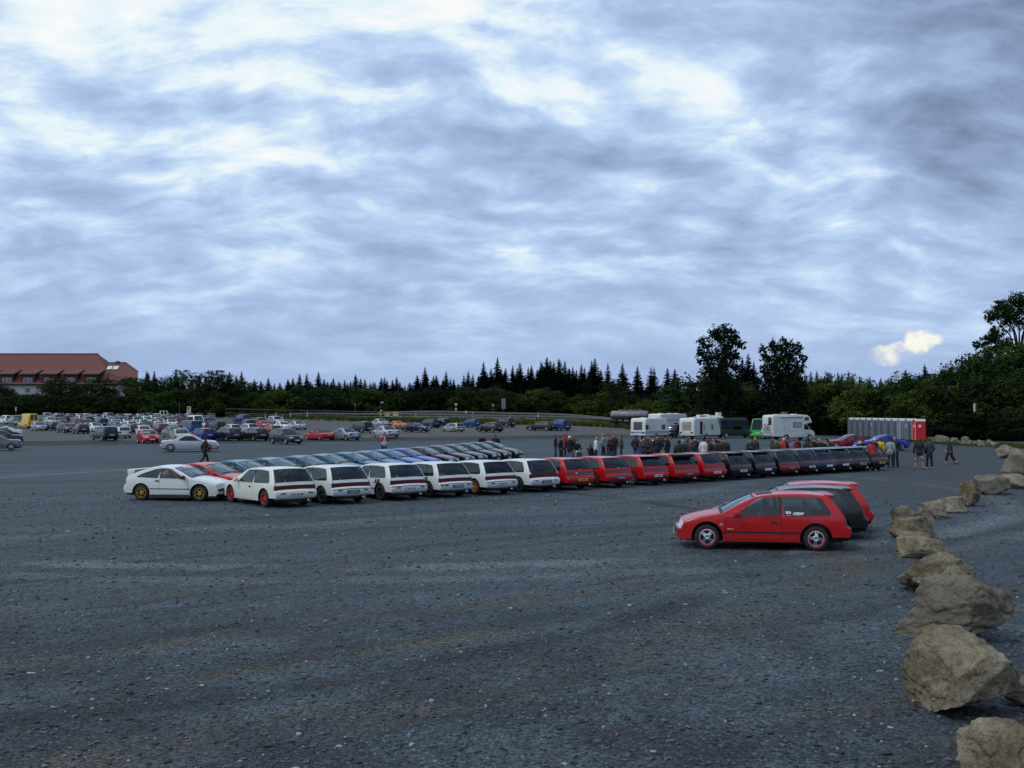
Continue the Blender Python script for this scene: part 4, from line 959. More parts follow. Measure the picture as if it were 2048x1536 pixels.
# ------------------------------------------------------------------ boulders
def rock_mat():
    m, g, b, out = mat_base('lichened sandstone'); co = g.n('ShaderNodeTexCoord').outputs['Object']; oi = g.n('ShaderNodeObjectInfo').outputs['Random']
    c = g.vm('ADD', co, g.xyz(g.m('MULTIPLY', oi, 40.), g.m('MULTIPLY', oi, 17.), 0.)); n1 = g.noise(c, 1.7, 6, .6); n2 = g.noise(c, 9., 6, .65); n3 = g.noise(c, 42., 4, .6)
    base = g.ramp(n1, [(.30, (.075, .052, .030)), (.45, (.185, .158, .108)), (.58, (.265, .242, .178)), (.72, (.150, .138, .112))])
    base = g.mix(g.m('MULTIPLY', g.mr(n2, .50, .68), .7), base, (.070, .062, .050)); base = g.mix(g.m('MULTIPLY', g.mr(n2, .28, .40, 1., 0.), .5), base, (.27, .25, .19))
    base = g.mix(g.m('MULTIPLY', g.mr(g.noise(c, 3.1, 5, .7), .56, .66), .55), base, (.105, .115, .050)); base = g.mix(g.mr(oi, .55, .95, 0., .55), base, (.115, .11, .105))
    t = g.mr(n3, .3, .7, .72, 1.24, False); base = g.mix(1., base, g.xyz(t, t, t), 'MULTIPLY'); g.put(b.inputs['Base Color'], base); b.inputs['Roughness'].default_value = .9; b.inputs['Specular IOR Level'].default_value = .2
    bp = g.n('ShaderNodeBump'); bp.inputs['Strength'].default_value = 1.; bp.inputs['Distance'].default_value = .06; g.put(bp.inputs['Height'], g.m('ADD', g.m('MULTIPLY', n2, 1.), g.m('MULTIPLY', n3, .35))); g.link(bp.outputs[0], b.inputs['Normal']); return m
ROCK = rock_mat()
def rock_mesh(seed, dims, sub=4, flat=.8, block=False):
    rnd = random.Random(seed); bm = bmesh.new(); bmesh.ops.create_icosphere(bm, subdivisions=sub, radius=1.)
    planes = []
    if block: planes = [(V(*n).normalized(), .62) for n in ((1, 0, 0), (-1, 0, 0), (0, 1, 0), (0, -1, 0), (.05, .02, 1), (0, 0, -1))]
    else:
        for k in range(17):
            n = V(rnd.gauss(0, 1), rnd.gauss(0, 1), rnd.gauss(0, .8)).normalized(); planes.append((n, rnd.uniform(.48, .80)))
        planes.append((V(rnd.uniform(-.3, .3), rnd.uniform(-.35, .1), 1).normalized(), flat * rnd.uniform(.75, .95)))
    s = V(rnd.random() * 50, rnd.random() * 50, rnd.random() * 50)
    for v in bm.verts:
        p = v.co.copy()
        for n, d in planes:
            q = p.dot(n)
            if q > d: p -= n * (q - d) * .98
        v.co = p
    mx = [max(abs(v.co[i]) for v in bm.verts) for i in range(3)]
    for v in bm.verts:
        p = Vector((v.co[i] / mx[i] for i in range(3))); w = noise.fractal(p * 1.6 + s, 1., 2., 4) * .09 + noise.fractal(p * 6.5 + s, .8, 2.1, 5) * .034 - max(0, .10 - abs(noise.noise(p * 2.1 + s * 2))) * .55
        p = p * (1 + w * (.4 if block else 1.))
        if p.z < 0: k_ = 1 + .38 * min(1., -p.z); p = Vector((p.x * k_, p.y * k_, p.z * .85))
        v.co = Vector((p.x * dims[0] / 2, p.y * dims[1] / 2, p.z * dims[2] / 2))
    me = bpy.data.meshes.new('boulder'); bm.to_mesh(me); bm.free(); me.materials.append(ROCK); me.polygons.foreach_set('use_smooth', [True] * len(me.polygons)); return me
bases = []
GB = 'boulders lined along the edge of the car park'
BOULD = [  # px, base py, width px, height px, label, extra
    (2000, 1592, 205, 150, 'sandstone boulder cut off by the bottom right corner, nearest of all', {}),
    (1928, 1442, 232, 182, 'largest smooth tan boulder with a flat sloping face, second from the bottom', dict(flat=.72)),
    (2052, 1420, 70, 70, 'small brown boulder at the right edge beside the largest tan boulder', {}),
    (1918, 1290, 196, 150, 'rugged boulder with a dark hollow face behind the largest tan one', {}),
    (1876, 1190, 142, 88, 'grey boulder with a saddle shaped top, third from the large tan one', {}),
    (1845, 1118, 92, 56, 'rusty brown rounded boulder in the boulder line', {}),
    (1824, 1082, 86, 46, 'flat boulder with dark pits in front of the upright grey one', {}),
    (1812, 1054, 58, 44, 'upright grey boulder with a notched top', {}),
    (1850, 1044, 24, 26, 'square cut stone block between the boulders', dict(block=True)),
    (1868, 1038, 50, 40, 'dark pointed boulder behind the square stone block', {}),
    (1898, 1026, 72, 40, 'dark mossy boulder right of the pointed one', {}),
    (1936, 1013, 46, 50, 'tall mottled boulder before the long pale one', {}),
    (1979, 990, 78, 40, 'long pale boulder overhanging its shadow', {}),
    (2026, 978, 74, 34, 'pale wedge boulder at the right edge of the picture', {}),
    (2030, 954, 56, 44, 'big lichen green boulder at the far bend of the line', {}),
    (2040, 932, 46, 34, 'brown boulder at the right edge above the lichen green one', {}), (2024, 930, 30, 18, 'low slab between two boulders at the bend', {}),
    (2012, 917, 36, 22, 'layered flat boulder at the bend', {}), (2008, 906, 30, 16, 'grey rounded boulder beside the grass verge', {}), (1992, 896, 20, 13, 'dark small boulder where the line turns left', {}),
    (1979, 893, 18, 14, 'grey boulder second after the turn of the line', {}), (1964, 893, 16, 13, 'grey boulder third after the turn of the line', {}), (1951, 892, 14, 10, 'small pale stone near the walking person', {}), (1941, 891, 14, 11, 'low brownish boulder in the far line', {}), (1928, 890, 19, 17, 'dark topped boulder in the far line right of the walking person', {}), (1911, 888, 18, 14, 'boulder directly behind the walking person', {}), (1882, 886, 25, 19, 'tall pointed pale boulder of the far line', {}), (1861, 884, 14, 10, 'boxy brown stone right of the red toilet cabin', dict(block=True)),
    (1634, 868, 22, 12, 'mossy boulder right of the motorhome', {}), (1848, 884, 8, 5, 'little stone by the red toilet cabin', {}), (1898, 888, 9, 5, 'little pale stone between two far boulders', {}),
]
for i, (px, py, w, h, lab, ex) in enumerate(BOULD):
    p = at(px, py); Y = p.y; pm = F / Y; wm = w / pm * 1.04; el = math.atan(CAMZ / Y); dm = wm * (.85 if wm > .7 else .95); hm = max(.42 * wm, (h / pm - dm * math.sin(el) * .30) / math.cos(el)) * 1.26
    d = V(p.x, p.y, 0).normalized(); q = p + d * dm * .46; bases.append((q.x, q.y, wm * .5)) if i < 15 else None; q.z = ground_z(q.x, q.y) + hm * .32
    me = rock_mesh(900 + i * 7, (wm, dm, hm), 6 if i < 5 else 5 if i < 10 else 4, **ex); o = link_mesh('boulder', me, None, loc=q, rot=(0, 0, -math.atan2(p.x, p.y) + (rw.uniform(-.2, .2) if not ex.get('block') else .3))); tag(o, lab, 'boulder', GB)

stones(bases)
# ------------------------------------------------------------------ fence, guard rail, posts, signs
GALV = plain('galvanised steel', (.125, .14, .15), .55, metal=.3)
fence = thing('mesh_fence', 'grey mesh site fence on the bank behind the left lot', 'fence', (0, 0, 0))
fp = dens([atY(452, 228).to_2d(), atY(560, 221).to_2d(), atY(700, 214).to_2d(), atY(800, 208.5).to_2d(), atY(930, 204.5).to_2d()], 3.4)
fpm = MB(); 
for a, b in zip(fp[:-1], fp[1:]):
    za, zb = ground_z(*a) + .05, ground_z(*b) + .05; A0, B0 = V(a[0], a[1], za), V(b[0], b[1], zb); up = V(0, 0, 1.95); mb = MB()
    for s, t in ((A0 + up, B0 + up), (A0 + V(0, 0, .12), B0 + V(0, 0, .12)), (A0, A0 + up), (B0, B0 + up), (A0 + V(0, 0, 1.0), B0 + V(0, 0, 1.0))): mb.tube([s, t], .022, 5)
    for k in range(1, 12): c = A0 + (B0 - A0) * k / 12; mb.tube([c, c + up], .006, 3, cap=False)
    mb.obj('panel', [plain('dull fence steel', (.16, .18, .19), .5, metal=.3)], fence); MB().box((A0.x - .3, A0.y - .12, za - .08), (A0.x + .3, A0.y + .12, za + .10)).obj('foot', [plain('concrete foot', (.22, .22, .21), .9)], fence)
def guard_rail(label, pts, h=.75):
    r = thing('guard_rail', label, 'guard rail', (0, 0, 0)); pts = dens(pts, 2.0); mb = MB(); prof = [(.0, .16), (.05, .11), (.05, .06), (.0, .0), (.05, -.06), (.05, -.11), (0, -.16)]; v = []
    for i, p in enumerate(pts):
        t = (Vector(pts[min(i + 1, len(pts) - 1)]) - Vector(pts[max(i - 1, 0)])).normalized(); n = V(t.y, -t.x, 0); z = ground_z(*p) + h
        v += [V(p[0], p[1], z) + n * a + V(0, 0, b) for a, b in prof]
    m = len(prof); mb.add(v, [(i * m + k, i * m + k + 1, (i + 1) * m + k + 1, (i + 1) * m + k) for i in range(len(pts) - 1) for k in range(m - 1)]); mb.obj('rail', [GALV], r)
    for p in pts[::2]: z = ground_z(*p); MB().box((p[0] - .05, p[1] + .02, z - .1), (p[0] + .05, p[1] + .14, z + h + .1)).obj('post', [GALV], r)
    return r
near_side = [(-70, 245), (-45, 230.5), (-14, 213.5), (2, 205.5), (18, 197.5), (27, 190.), (31, 186.)]
guard_rail('long galvanised guard rail curving along the road behind the lot', near_side)
guard_rail('second guard rail on the far side of the road behind the lot', [(-30, 234), (-12, 224.5), (6, 216), (22, 206.5)], .8)
guard_rail('short guard rail piece between the dark van and the green van', [atY(1484, 172).to_2d(), atY(1514, 160).to_2d()], .75)
WHT = plain('white post plastic', (.62, .62, .61), .5); REDS = plain('sign red', (.45, .02, .02), .5); GRYB = plain('sign back grey', (.20, .22, .24), .5, metal=.3); YEL = plain('sign yellow', (.65, .45, .02), .5)
def post_at(px, Y): return atY(px, Y)
def marker(px, py, Y, lab):
    p = atY(px, Y); h = 1.0; zt = z_at(py, Y); p.z = zt - h if zt - h > p.z - .4 else p.z; h = zt - p.z
    r = thing('marker_post', lab, 'marker post', p, 0, 'white roadside marker posts'); MB().prism([(-.06, -.08), (.06, -.08), (.0, .05)], 0, h, 'z').obj('post', [WHT], r); MB().prism([(-.062, -.082), (.062, -.082), (.0, .052)], h * .70, h * .86, 'z').obj('band', [BLACKT], r)
for px, py, Y, lab in ((531, 828, 226 - 12, 'white marker post behind the fence above the white coupe'), (552, 824, 226, 'white marker post right above the gap of silver cars'), (581, 824, 226, 'white marker post third from the left behind the fence'), (615, 824, 226, 'white marker post above the red convertible'), (565, 829, 224, 'low white marker post between two taller ones'), (832, 824, 222, 'white marker post behind the right part of the fence'), (945, 824, 224, 'white marker post right of the yield sign'), (1020, 829, 214, 'white marker post beside the dark offroad cars'), (1076, 825, 212, 'white marker post on the road left of the tank trailer')): marker(px, py, Y - 10, lab)
def sign(name, lab, px, top, base_py, Y, build):
    p = atY(px, Y); zt = z_at(top, Y); r = thing(name, lab, 'road sign', p, 0); r.rotation_euler.z = -math.atan2(p.x, p.y); h = zt - p.z
    MB().tube([(0, 0, 0), (0, 0, h - .05)], .038, 7).obj('pole', [GALV], r); build(r, h); return r
def tri(r, z, s, down=True, face=WHT, rim=REDS, back=False):
    pts = [(-s, 1), (s, 1), (0, -1)] if down else [(-s, -1), (s, -1), (0, 1)]; k = s * .87
    sc = lambda f: [(a * f, z + b * k * f - (0 if True else 0)) for a, b in pts]
    MB().prism(sc(1.), -.07, -.045).obj('plate', [GRYB if back else rim], r, bevel=0)
    if not back: MB().prism([(a * .66, z + (.06 if down else -.06) * s + b * k * .62) for a, b in pts], -.078, -.0705).obj('sign_face', [face], r)
def yld(r, h): tri(r, h - .42, .45); MB().box((-.16, -.07, h - 1.55), (.16, -.045, h - 1.1)).obj('plate', [WHT], r); MB().box((-.17, -.071, h - 1.75), (.17, -.045, h - 1.58)).obj('plate', [BLACKT], r)
sign('yield_sign', 'red and white yield sign on the road behind the fence', 912, 806, 824, 226 - 6, yld)
sign('warning_sign', 'low red and white triangular warning sign right of the yield sign', 932, 819, 824, 224 - 6, lambda r, h: tri(r, h - .42, .42, False))
def board(r, h):
    MB().box((-.42, -.08, h - 2.1), (.42, -.04, h)).obj('board', [GRYB], r, bevel=.01)
    for k in range(4): MB().box((-.38, -.086, h - 2.0 + k * .5), (.38, -.081, h - 1.6 + k * .5)).obj('board_row', [plain('board row', (.14, .16, .19), .5)], r)
sign('direction_board', 'tall grey rectangular direction board beside the road', 1007, 797, 824, 220 - 6, board)
sign('road_sign', 'small grey road sign seen from behind, left of the direction board', 986, 808, 826, 228 - 6, lambda r, h: MB().box((-.28, -.07, h - .5), (.28, -.045, h)).obj('plate', [GRYB], r))
def nostop(r, h):
    MB().lathe([(.001, -.07), (.36, -.07), (.36, -.045), (.001, -.045)], 22, 'y', M=Matrix.Translation((0, 0, h - .37))).obj('plate', [REDS], r); MB().lathe([(.001, -.076), (.27, -.076), (.27, -.0705)], 22, 'y', M=Matrix.Translation((0, 0, h - .37))).obj('sign_face', [plain('sign blue', (.03, .08, .32), .5)], r)
    MB().box((-.30, -.082, -.03), (.30, -.077, .03), M=Matrix.Translation((0, 0, h - .37)) @ Matrix.Rotation(R(45), 4, 'Y')).obj('bar', [REDS], r); MB().box((-.17, -.07, h - 1.25), (.17, -.045, h - .80)).obj('plate', [WHT], r)
sign('no_stopping_sign', 'round blue and red no stopping sign with a white plate above the caravans', 1395, 817, 840, 172, nostop)
def ybk(r, h): tri(r, h - .42, .48, True, back=True); MB().box((-.30, -.07, h - 1.35), (.30, -.045, h - 1.15)).obj('plate', [GRYB], r)
sign('yield_sign', 'yield sign seen from its grey back, between dark van and green van', 1505, 823, 860, 160, ybk)
def banner(r, h):
    MB().box((-.42, -.08, h - 2.35), (.42, -.04, h)).obj('banner', [plain('banner white', (.58, .60, .60), .6)], r, bevel=.01); MB().box((-.36, -.086, h - .78), (.0, -.081, h - .10)).obj('emblem', [REDS], r); MB().box((.0, -.086, h - .78), (.36, -.081, h - .10)).obj('emblem', [YEL], r)
    for z_ in (1.05, 1.45, 1.85): MB().box((-.28, -.086, h - z_ - .2), (.30, -.081, h - z_)).obj('banner_text', [plain('banner grey text', (.18, .19, .21), .6)], r)
sign('banner_stand', 'white upright banner with red and yellow emblem at the back of the left lot', 378, 813, 835, 232 - 6, banner)
sign('flag_pole', 'thin grey pole left of the white banner', 359, 808, 835, 234 - 6, lambda r, h: MB().lathe([(.05, 0), (.05, .08), (.001, .1)], 8, 'z', M=Matrix.Translation((0, 0, h - .06))).obj('cap', [WHT], r))
sign('small_sign', 'small white sign plate on a post behind the yellow van', 32, 814, 830, 236 - 6, lambda r, h: MB().box((-.13, -.07, h - .85), (.13, -.045, h)).obj('plate', [WHT], r))
def lamp(r, h):
    MB().tube([(0, 0, h - .1), (.0, -.05, h + .05), (.30, -.1, h + .1)], .03, 6).obj('arm', [GALV], r); MB().prism([(.05, h + .0), (.62, h + .02), (.58, h + .22), (.10, h + .26)], -.16, .16).obj('lamp_head', [WHT], r, bevel=.04)
    MB().box((-.14, -.07, h - 2.6), (.14, -.045, h - 1.9)).obj('plate', [YEL], r); MB().box((.0, -.07, h - 1.7), (.35, -.045, h - 1.45)).obj('plate', [WHT], r)
sign('street_lamp', 'street lamp with white head and yellow plate by the fence', 761, 806, 830, 224 - 6, lamp)
sign('street_lamp', 'slim post with a small white ball lamp left of the street lamp', 710, 809, 832, 224 - 6, lambda r, h: MB().lathe([(.001, -.12), (.10, -.07), (.12, 0), (.10, .07), (.001, .12)], 10, 'z', M=Matrix.Translation((0, 0, h))).obj('lamp_globe', [WHT], r, smooth=True))
# ------------------------------------------------------------------ hotel
def hotel():
    def roofmat():
        m, g, b, out = mat_base('red roof tiles'); co = g.n('ShaderNodeTexCoord').outputs['Object']; x, y, z = g.sep(co); n = g.noise(co, 1.1, 5, .6)
        w = g.n('ShaderNodeTexWave'); w.wave_type = 'BANDS'; w.bands_direction = 'Z'; w.inputs['Scale'].default_value = .95; g.put(w.inputs['Vector'], co); wx = g.n('ShaderNodeTexWave'); wx.bands_direction = 'X'; wx.inputs['Scale'].default_value = 1.2; g.put(wx.inputs['Vector'], co)
        base = g.mix(n, (.105, .032, .028), (.150, .052, .045)); base = g.mix(g.m('MULTIPLY', g.mr(w.outputs[0], .0, .35, 1., 0.), .5), base, (.080, .022, .016)); base = g.mix(g.m('MULTIPLY', g.mr(wx.outputs[0], .0, .3, 1., 0.), .15), base, (.09, .025, .02)); g.put(b.inputs['Base Color'], base); b.inputs['Roughness'].default_value = .75; return m
    RF = roofmat(); WL = plain('hotel plaster', (.50, .52, .52), .8, var=.15, vscale=.5); WD = plain('dark stained timber', (.030, .017, .014), .7); FR = plain('white window frame', (.55, .56, .57), .5); PN = plain('hotel window pane', (.05, .07, .09), .08, spec=.9)
    Y0 = 268.; X = lambda px, Y=Y0: (px - CX) / F * Y
    g0 = ground_z(-110, Y0); r = thing('hotel', 'long white hotel with a red tiled roof and a row of dormers behind the trees', 'hotel', (0, 0, 0))
    ze = z_at(768, Y0); zr = z_at(708, Y0 + 9); yr = Y0 + 9; yb = Y0 + 18; xl = -165.; xe = X(225); xr_ = X(195, yr) 
    MB().box((xl + 1, Y0 + .9, g0), (xe - .2, yb - .9, ze)).obj('wall', [WL], r)
    mb = MB(); mb.add([(xl, Y0, ze), (xe + 1.2, Y0, ze), (xr_, yr, zr), (xl, yr, zr), (xl, yb, ze), (xe + 1.2, yb, ze)], [(0, 1, 2, 3), (1, 5, 2), (5, 4, 3, 2), (0, 3, 4)]); mb.add([(xl, Y0, ze - .25), (xe + 1.2, Y0, ze - .25), (xe + 1.2, yb, ze - .25), (xl, yb, ze - .25), (xl, Y0, ze), (xe + 1.2, Y0, ze), (xe + 1.2, yb, ze), (xl, yb, ze)], [(0, 1, 5, 4), (1, 2, 6, 5), (0, 3, 2, 1)]); rf = mb.obj('roof', [RF], r, fix=False)
    MB().tube([(xl, yr, zr + .05), (xr_, yr, zr + .05), (xe + 1.2, Y0, ze + .08)], .16, 6).obj('ridge_tiles', [RF], rf); MB().tube([(xl, Y0 - .1, ze - .05), (xe + 1.2, Y0 - .1, ze - .05)], .12, 6).obj('gutter', [WD], rf)
    # lower wing on the right with a half hip
    y1, y1r = Y0 + .6, Y0 + 6.6; ze2 = z_at(761, y1); zr2 = z_at(725.5, y1r); x0w, x1w = X(200), X(273)
    sk = lambda y_: x1w + (X(273, y1 + 12) - x1w) * (y_ - y1) / 12.
    MB().prism([(x0w, y1 + .8), (x1w - .9, y1 + .8), (sk(y1 + 11.2) - .9, y1 + 11.2), (x0w, y1 + 11.2)], g0, ze2, 'z').obj('wall', [WL], r)
    xrr = X(251, y1r); zh = z_at(742, y1 + 2); mb = MB(); mb.add([(x0w, y1, ze2), (x1w, y1, ze2), (sk(y1 + 3) + .2, y1 + 3.0, z_at(743, y1 + 3)), (xrr, y1r, zr2), (x0w, y1r, zr2), (sk(y1 + 12), y1 + 12, ze2), (x0w, y1 + 12, ze2), (sk(y1 + 9) + .2, y1 + 9, z_at(743, y1 + 3))], [(0, 1, 2, 3, 4), (2, 7, 3), (7, 5, 6, 4, 3)]); rw2 = mb.obj('wing_roof', [RF], r, fix=False)
    mb = MB(); mb.add([(sk(y1 + .8) - .3, y1 + .8, ze2 - .1), (sk(y1 + 11.2) - .3, y1 + 11.2, ze2 - .1), (sk(y1 + 9) - .3, y1 + 9, z_at(743, y1 + 3)), (sk(y1 + 3) - .3, y1 + 3, z_at(743, y1 + 3))], [(0, 1, 2, 3)]); mb.obj('gable', [WL], r)
    MB().tube([(x0w, y1r, zr2 + .05), (xrr, y1r, zr2 + .05), (sk(y1 + 3) + .2, y1 + 3, z_at(743, y1 + 3))], .14, 6).obj('ridge_tiles', [RF], rw2)
    cx = X(235, y1r); MB().box((cx - .45, y1r - .5, zr2 - 1.2), (cx + .45, y1r + .4, z_at(723, y1r) + .1)).obj('chimney', [plain('slate chimney', (.05, .055, .065), .7)], rw2)
    sl = (zr2 - ze2) / (y1r - y1)
    for a, b in ((200, 210), (212, 223)):
        z0_, z1_ = z_at(739, y1 + 3), z_at(732, y1 + 3); f = lambda z_: y1 + (z_ - ze2) / sl - .15; mb = MB(); mb.add([(X(a), f(z0_) - .1, z0_ + .1), (X(b), f(z0_) - .1, z0_ + .1), (X(b), f(z1_) - .1, z1_ + .1), (X(a), f(z1_) - .1, z1_ + .1)], [(0, 1, 2, 3)]); mb.obj('skylight', [plain('bright skylight pane', (.55, .62, .68), .15, spec=.9)], rw2)
    # shed dormers
    sl1 = (zr - ze) / 9.
    for a, b in ((-44, -10), (-4, 27), (37, 70), (79, 113), (122, 155), (164, 197)):
        xa, xb = X(a), X(b); zf, zt_, zw = z_at(768, Y0), z_at(747, Y0), z_at(737, Y0); yt = Y0 + (zw - ze) / sl1 + .4
        MB().prism([(Y0 + .5, zf - .2), (Y0 + .5, zt_ - .2), (yt, zw - .3), (Y0 + 1.2, zf - .2)], xa + .25, xb - .25, 'x').obj('dormer', [WD], r)
        mb = MB(); mb.prism([(Y0 - .1, zt_ - .25), (Y0 - .1, zt_), (yt, zw + .1), (yt, zw - .15)], xa - .15, xb + .15, 'x'); mb.obj('dormer_roof', [RF], r)
        xm, wz0, wz1 = (xa + xb) / 2, z_at(765, Y0), z_at(753.5, Y0); mb = MB(); mb.box((xm - 1.15, Y0 + .42, wz0 + .05), (xm + 1.15, Y0 + .49, wz1 - .25)); w = mb.obj('window', [FR], r)
        for s in (-1, 1): MB().box((xm + s * .56 - .50, Y0 + .38, wz0 + .12), (xm + s * .56 + .50, Y0 + .415, wz1 - .32)).obj('pane', [PN], w)
    for px in (20, 52, 86, 118, 150, 184): x_ = X(px); w = MB().box((x_ - .7, Y0 + .83, z_at(786, Y0)), (x_ + .7, Y0 + .89, z_at(775, Y0))).obj('window', [FR], r); MB().box((x_ - .6, Y0 + .80, z_at(785, Y0)), (x_ + .6, Y0 + .829, z_at(776, Y0))).obj('pane', [PN], w)
hotel()
# small orange post half hidden in the thicket
p = atY(1949, 118); r = thing('trail_post', 'small orange and white post in the thicket above the far boulders', 'post', p); p.z = z_at(807, 118); r.location = p; MB().box((-.10, -.06, -.9), (.0, .06, 0)).obj('white_half', [WHT], r); MB().box((.0, -.06, -.9), (.16, .06, .03)).obj('orange_half', [plain('orange post paint', (.45, .13, .02), .6)], r)
# ------------------------------------------------------------------ the parked cars
PC = {'white': ((.64, .69, .70), 0), 'ivory': ((.67, .70, .64), 0), 'red': ((.42, .006, .010), 0), 'darkred': ((.20, .008, .014), 0), 'maroon': ((.10, .006, .016), 0), 'black': ((.008, .008, .012), 0), 'nightblue': ((.010, .012, .045), 0), 'plum': ((.022, .008, .020), 0),
      'steelblue': ((.020, .095, .19), .2), 'teal': ((.010, .10, .19), .2), 'petrol': ((.02, .12, .22), .2), 'azure': ((.01, .13, .34), .1), 'royal': ((.012, .022, .26), .1), 'silver': ((.44, .47, .52), .45), 'bluesilver': ((.27, .32, .42), .45), 'grey': ((.15, .16, .18), .4), 'charcoal': ((.035, .038, .045), .3),
      'orange': ((.62, .15, .008), 0), 'yellow': ((.56, .33, .006), 0), 'blue': ((.012, .045, .22), 0), 'brightblue': ((.010, .025, .38), 0), 'green': ((.025, .40, .06), 0), 'beige': ((.33, .34, .30), .3), 'navy': ((.012, .016, .05), .1), 'greenblack': ((.008, .014, .013), .1)}
PT = {k: paint(k, c, m) for k, (c, m) in PC.items()}
GOLD = plain('gold alloy', (.36, .22, .045), .35, metal=.55); REDALLOY = plain('red alloy', (.42, .012, .010), .4); WHEELDK = plain('dark alloy', (.02, .02, .022), .45, metal=.2); GREENAL = plain('dark green alloy', (.02, .035, .016), .5); ORANGEAL = plain('orange alloy', (.45, .17, .03), .4)
PINK = plain('red tyre stripe', (.50, .012, .07), .6)

def set_rim(root, proto, style, mat):
    objs = root_parts[root.name]
    for i in proto.wheel_idx:
        o = objs[i]
        if style and style in proto.rims and o.data is not proto.rims[style]:
            o.data = proto.rims[style]
        o.material_slots[0].link = 'OBJECT'; o.material_slots[0].material = mat
def side_text(root, proto, txt, x0, z0, size, sg, mat, italic=False, name='lettering', parent=None, off=.007, bold=0.):
    S = proto.shell; vs_, fs = text_mesh(txt, size, italic, bold)
    v = []
    for p in vs_:
        x = x0 - sg * p.x; z = z0 + p.y; v.append((x, sg * (S.ys(x, z) + off), z))
    return link_mesh(name, new_mesh(name, v, fs, [mat], smooth=False), parent or root)
def strip_text(root, proto, idx, txt, size, mat, rise=0., side=0., name='lettering', italic=False, front=True, bold=0.):
    S = proto.shell; i = S.ix(idx); p = S.sp(i, 0, .02); q = S.sp(i + .3, 0, .02); vs_, fs = text_mesh(txt, size, italic, bold)
    up = (q - p).normalized() * (1 if front else -1); v = [p + up * (t.y + rise) + Vector((0, (1 if front else -1) * (t.x) + side, 0)) for t in vs_]
    return link_mesh(name, new_mesh(name, v, fs, [mat], smooth=False), root)
def plate_text(root, proto, txt, rear=True, style='w', band=True):
    """letters and blue band on the number plate"""
    mt = {'w': PLATE_W, 'd': PLATE_D, 'y': PLATE_Y}[style]; ink = INK if style != 'd' else plain('grey lettering', (.42, .44, .46), .5)
    for q in root_parts[root.name]:
        if q is None or not q.name.startswith('number_plate'): continue
        isr = q.location.x < 0
        q.material_slots[0].link = 'OBJECT'; q.material_slots[0].material = mt
        if isr != rear or not txt: continue
        vs_, fs = text_mesh(txt, .088, bold=.004)
        v = [(.0105, t.x * .92 + (.02 if band else 0), t.y - .006) for t in vs_]
        link_mesh('lettering', new_mesh('lettering', v, fs, [ink], smooth=False), q)
        if band: MB().box((.0085, -.255, -.052), (.0095, -.215, .052)).obj('country_band', [BLUEST], q)
def rear_spoiler(root, proto, mat, kind='lip'):
    S = proto.shell; mb = MB()
    if kind == 'lip':
        p = S.sp(S.ix('r0'), 0); w = S.ys(p.x, p.z - .06) - .06
        mb.prism([(p.x + .12, p.z - .02), (p.x + .10, p.z + .006), (p.x - .15, p.z - .002), (p.x - .16, p.z - .024), (p.x - .02, p.z - .055)], -w - .03, w + .03)
    elif kind == 'big':
        p = S.sp(S.ix('r0'), 0); w = S.ys(p.x, p.z - .06) - .05
        mb.prism([(p.x + .25, p.z + .0), (p.x + .10, p.z + .05), (p.x - .30, p.z + .03), (p.x - .34, p.z - .01), (p.x - .20, p.z - .12), (p.x - .02, p.z - .05)], -w, w)
    else:                      # raised wing on the tail
        p = S.sp(S.ix('r1'), 0); w = .66
        mb.prism([(p.x + .10, p.z + .13), (p.x + .12, p.z + .16), (p.x - .18, p.z + .165), (p.x - .20, p.z + .13)], -w, w)
        for y in (-w, w - .05): mb.prism([(p.x + .10, p.z - .03), (p.x + .11, p.z + .15), (p.x - .18, p.z + .15), (p.x - .16, p.z - .05)], y, y + .05)
    return mb.obj('spoiler', [mat], root, smooth=True, bevel=.012)

def base_roles(pm, **kw):
    d = {'paint': pm, 'mirror': pm}; d.update(kw); return d
Hn, Cn = P('hatch_near'), P('coupe_near')

# three cars in the foreground on the right -----------------------------------------------------------------------
def by_wheels(proto, px, py, az):
    """origin of a car whose nearer front tyre stands at the pixel"""
    return at(px, py)
def place_fg(px_f, py_f, px_r, py_r, side, wheels, half):
    a, b = at(px_f, py_f), at(px_r, py_r); d = (a - b); d.z = 0; d.normalize(); nrm = Vector((-d.y, d.x, 0)) * side
    # move from the near wheel line to the car's axis
    mid_off = (max(wheels) + min(wheels)) / 2
    c = (a + b) / 2 - nrm * half - d * mid_off; c.z = ground_z(c.x, c.y)
    return c, math.atan2(d.y, d.x)
loc, rz = place_fg(1409, 1098, 1637, 1102, 1, HATCH['wheels'], .74)
fg = spawn(Hn, 'hatchback_car', 'red three door hatchback seen side on, with red tyre stripes and silver star wheels', 'car', loc, rz, base_roles(PT['red'], head=HEADL, tail=TAILD), skip=())
set_rim(fg, Hn, 'star', CHROME); rear_spoiler(fg, Hn, PT['red'])
for o in root_parts[fg.name]:
    if o and o.name.startswith('wheel'):
        mb = MB(); rr = HATCH['rim_r']
        mb.lathe([(rr + .008, .0965), (rr + .026, .0985)], 40); me = mb.mesh('tyre_stripe', [PINK]); s_ = link_mesh('tyre_stripe', me, o)
side_text(fg, Hn, '16', .975, .60, .085, 1, WHITEINK, True); side_text(fg, Hn, 'vtec-e', .76, .50, .06, 1, WHITEINK, True)
side_text(fg, Hn, 'CREW', -.80, .868, .085, 1, WHITEINK, True, 'window_sticker', bold=.004); side_text(fg, Hn, 'ED6', -.585, .895, .07, 1, WHITEINK, False, 'window_sticker', bold=.004)
side_text(fg, Hn, 'RALLY', -.59, .835, .035, 1, WHITEINK, False, 'window_sticker')
mb = MB(); S = Hn.shell; S.strip(mb, ('w1', .25), ('w1', 1.35), [-.62, -.3, 0, .3, .62], off=.010); link_mesh('sunroof', weld(mb, 'sunroof', [BLACKT]), fg)
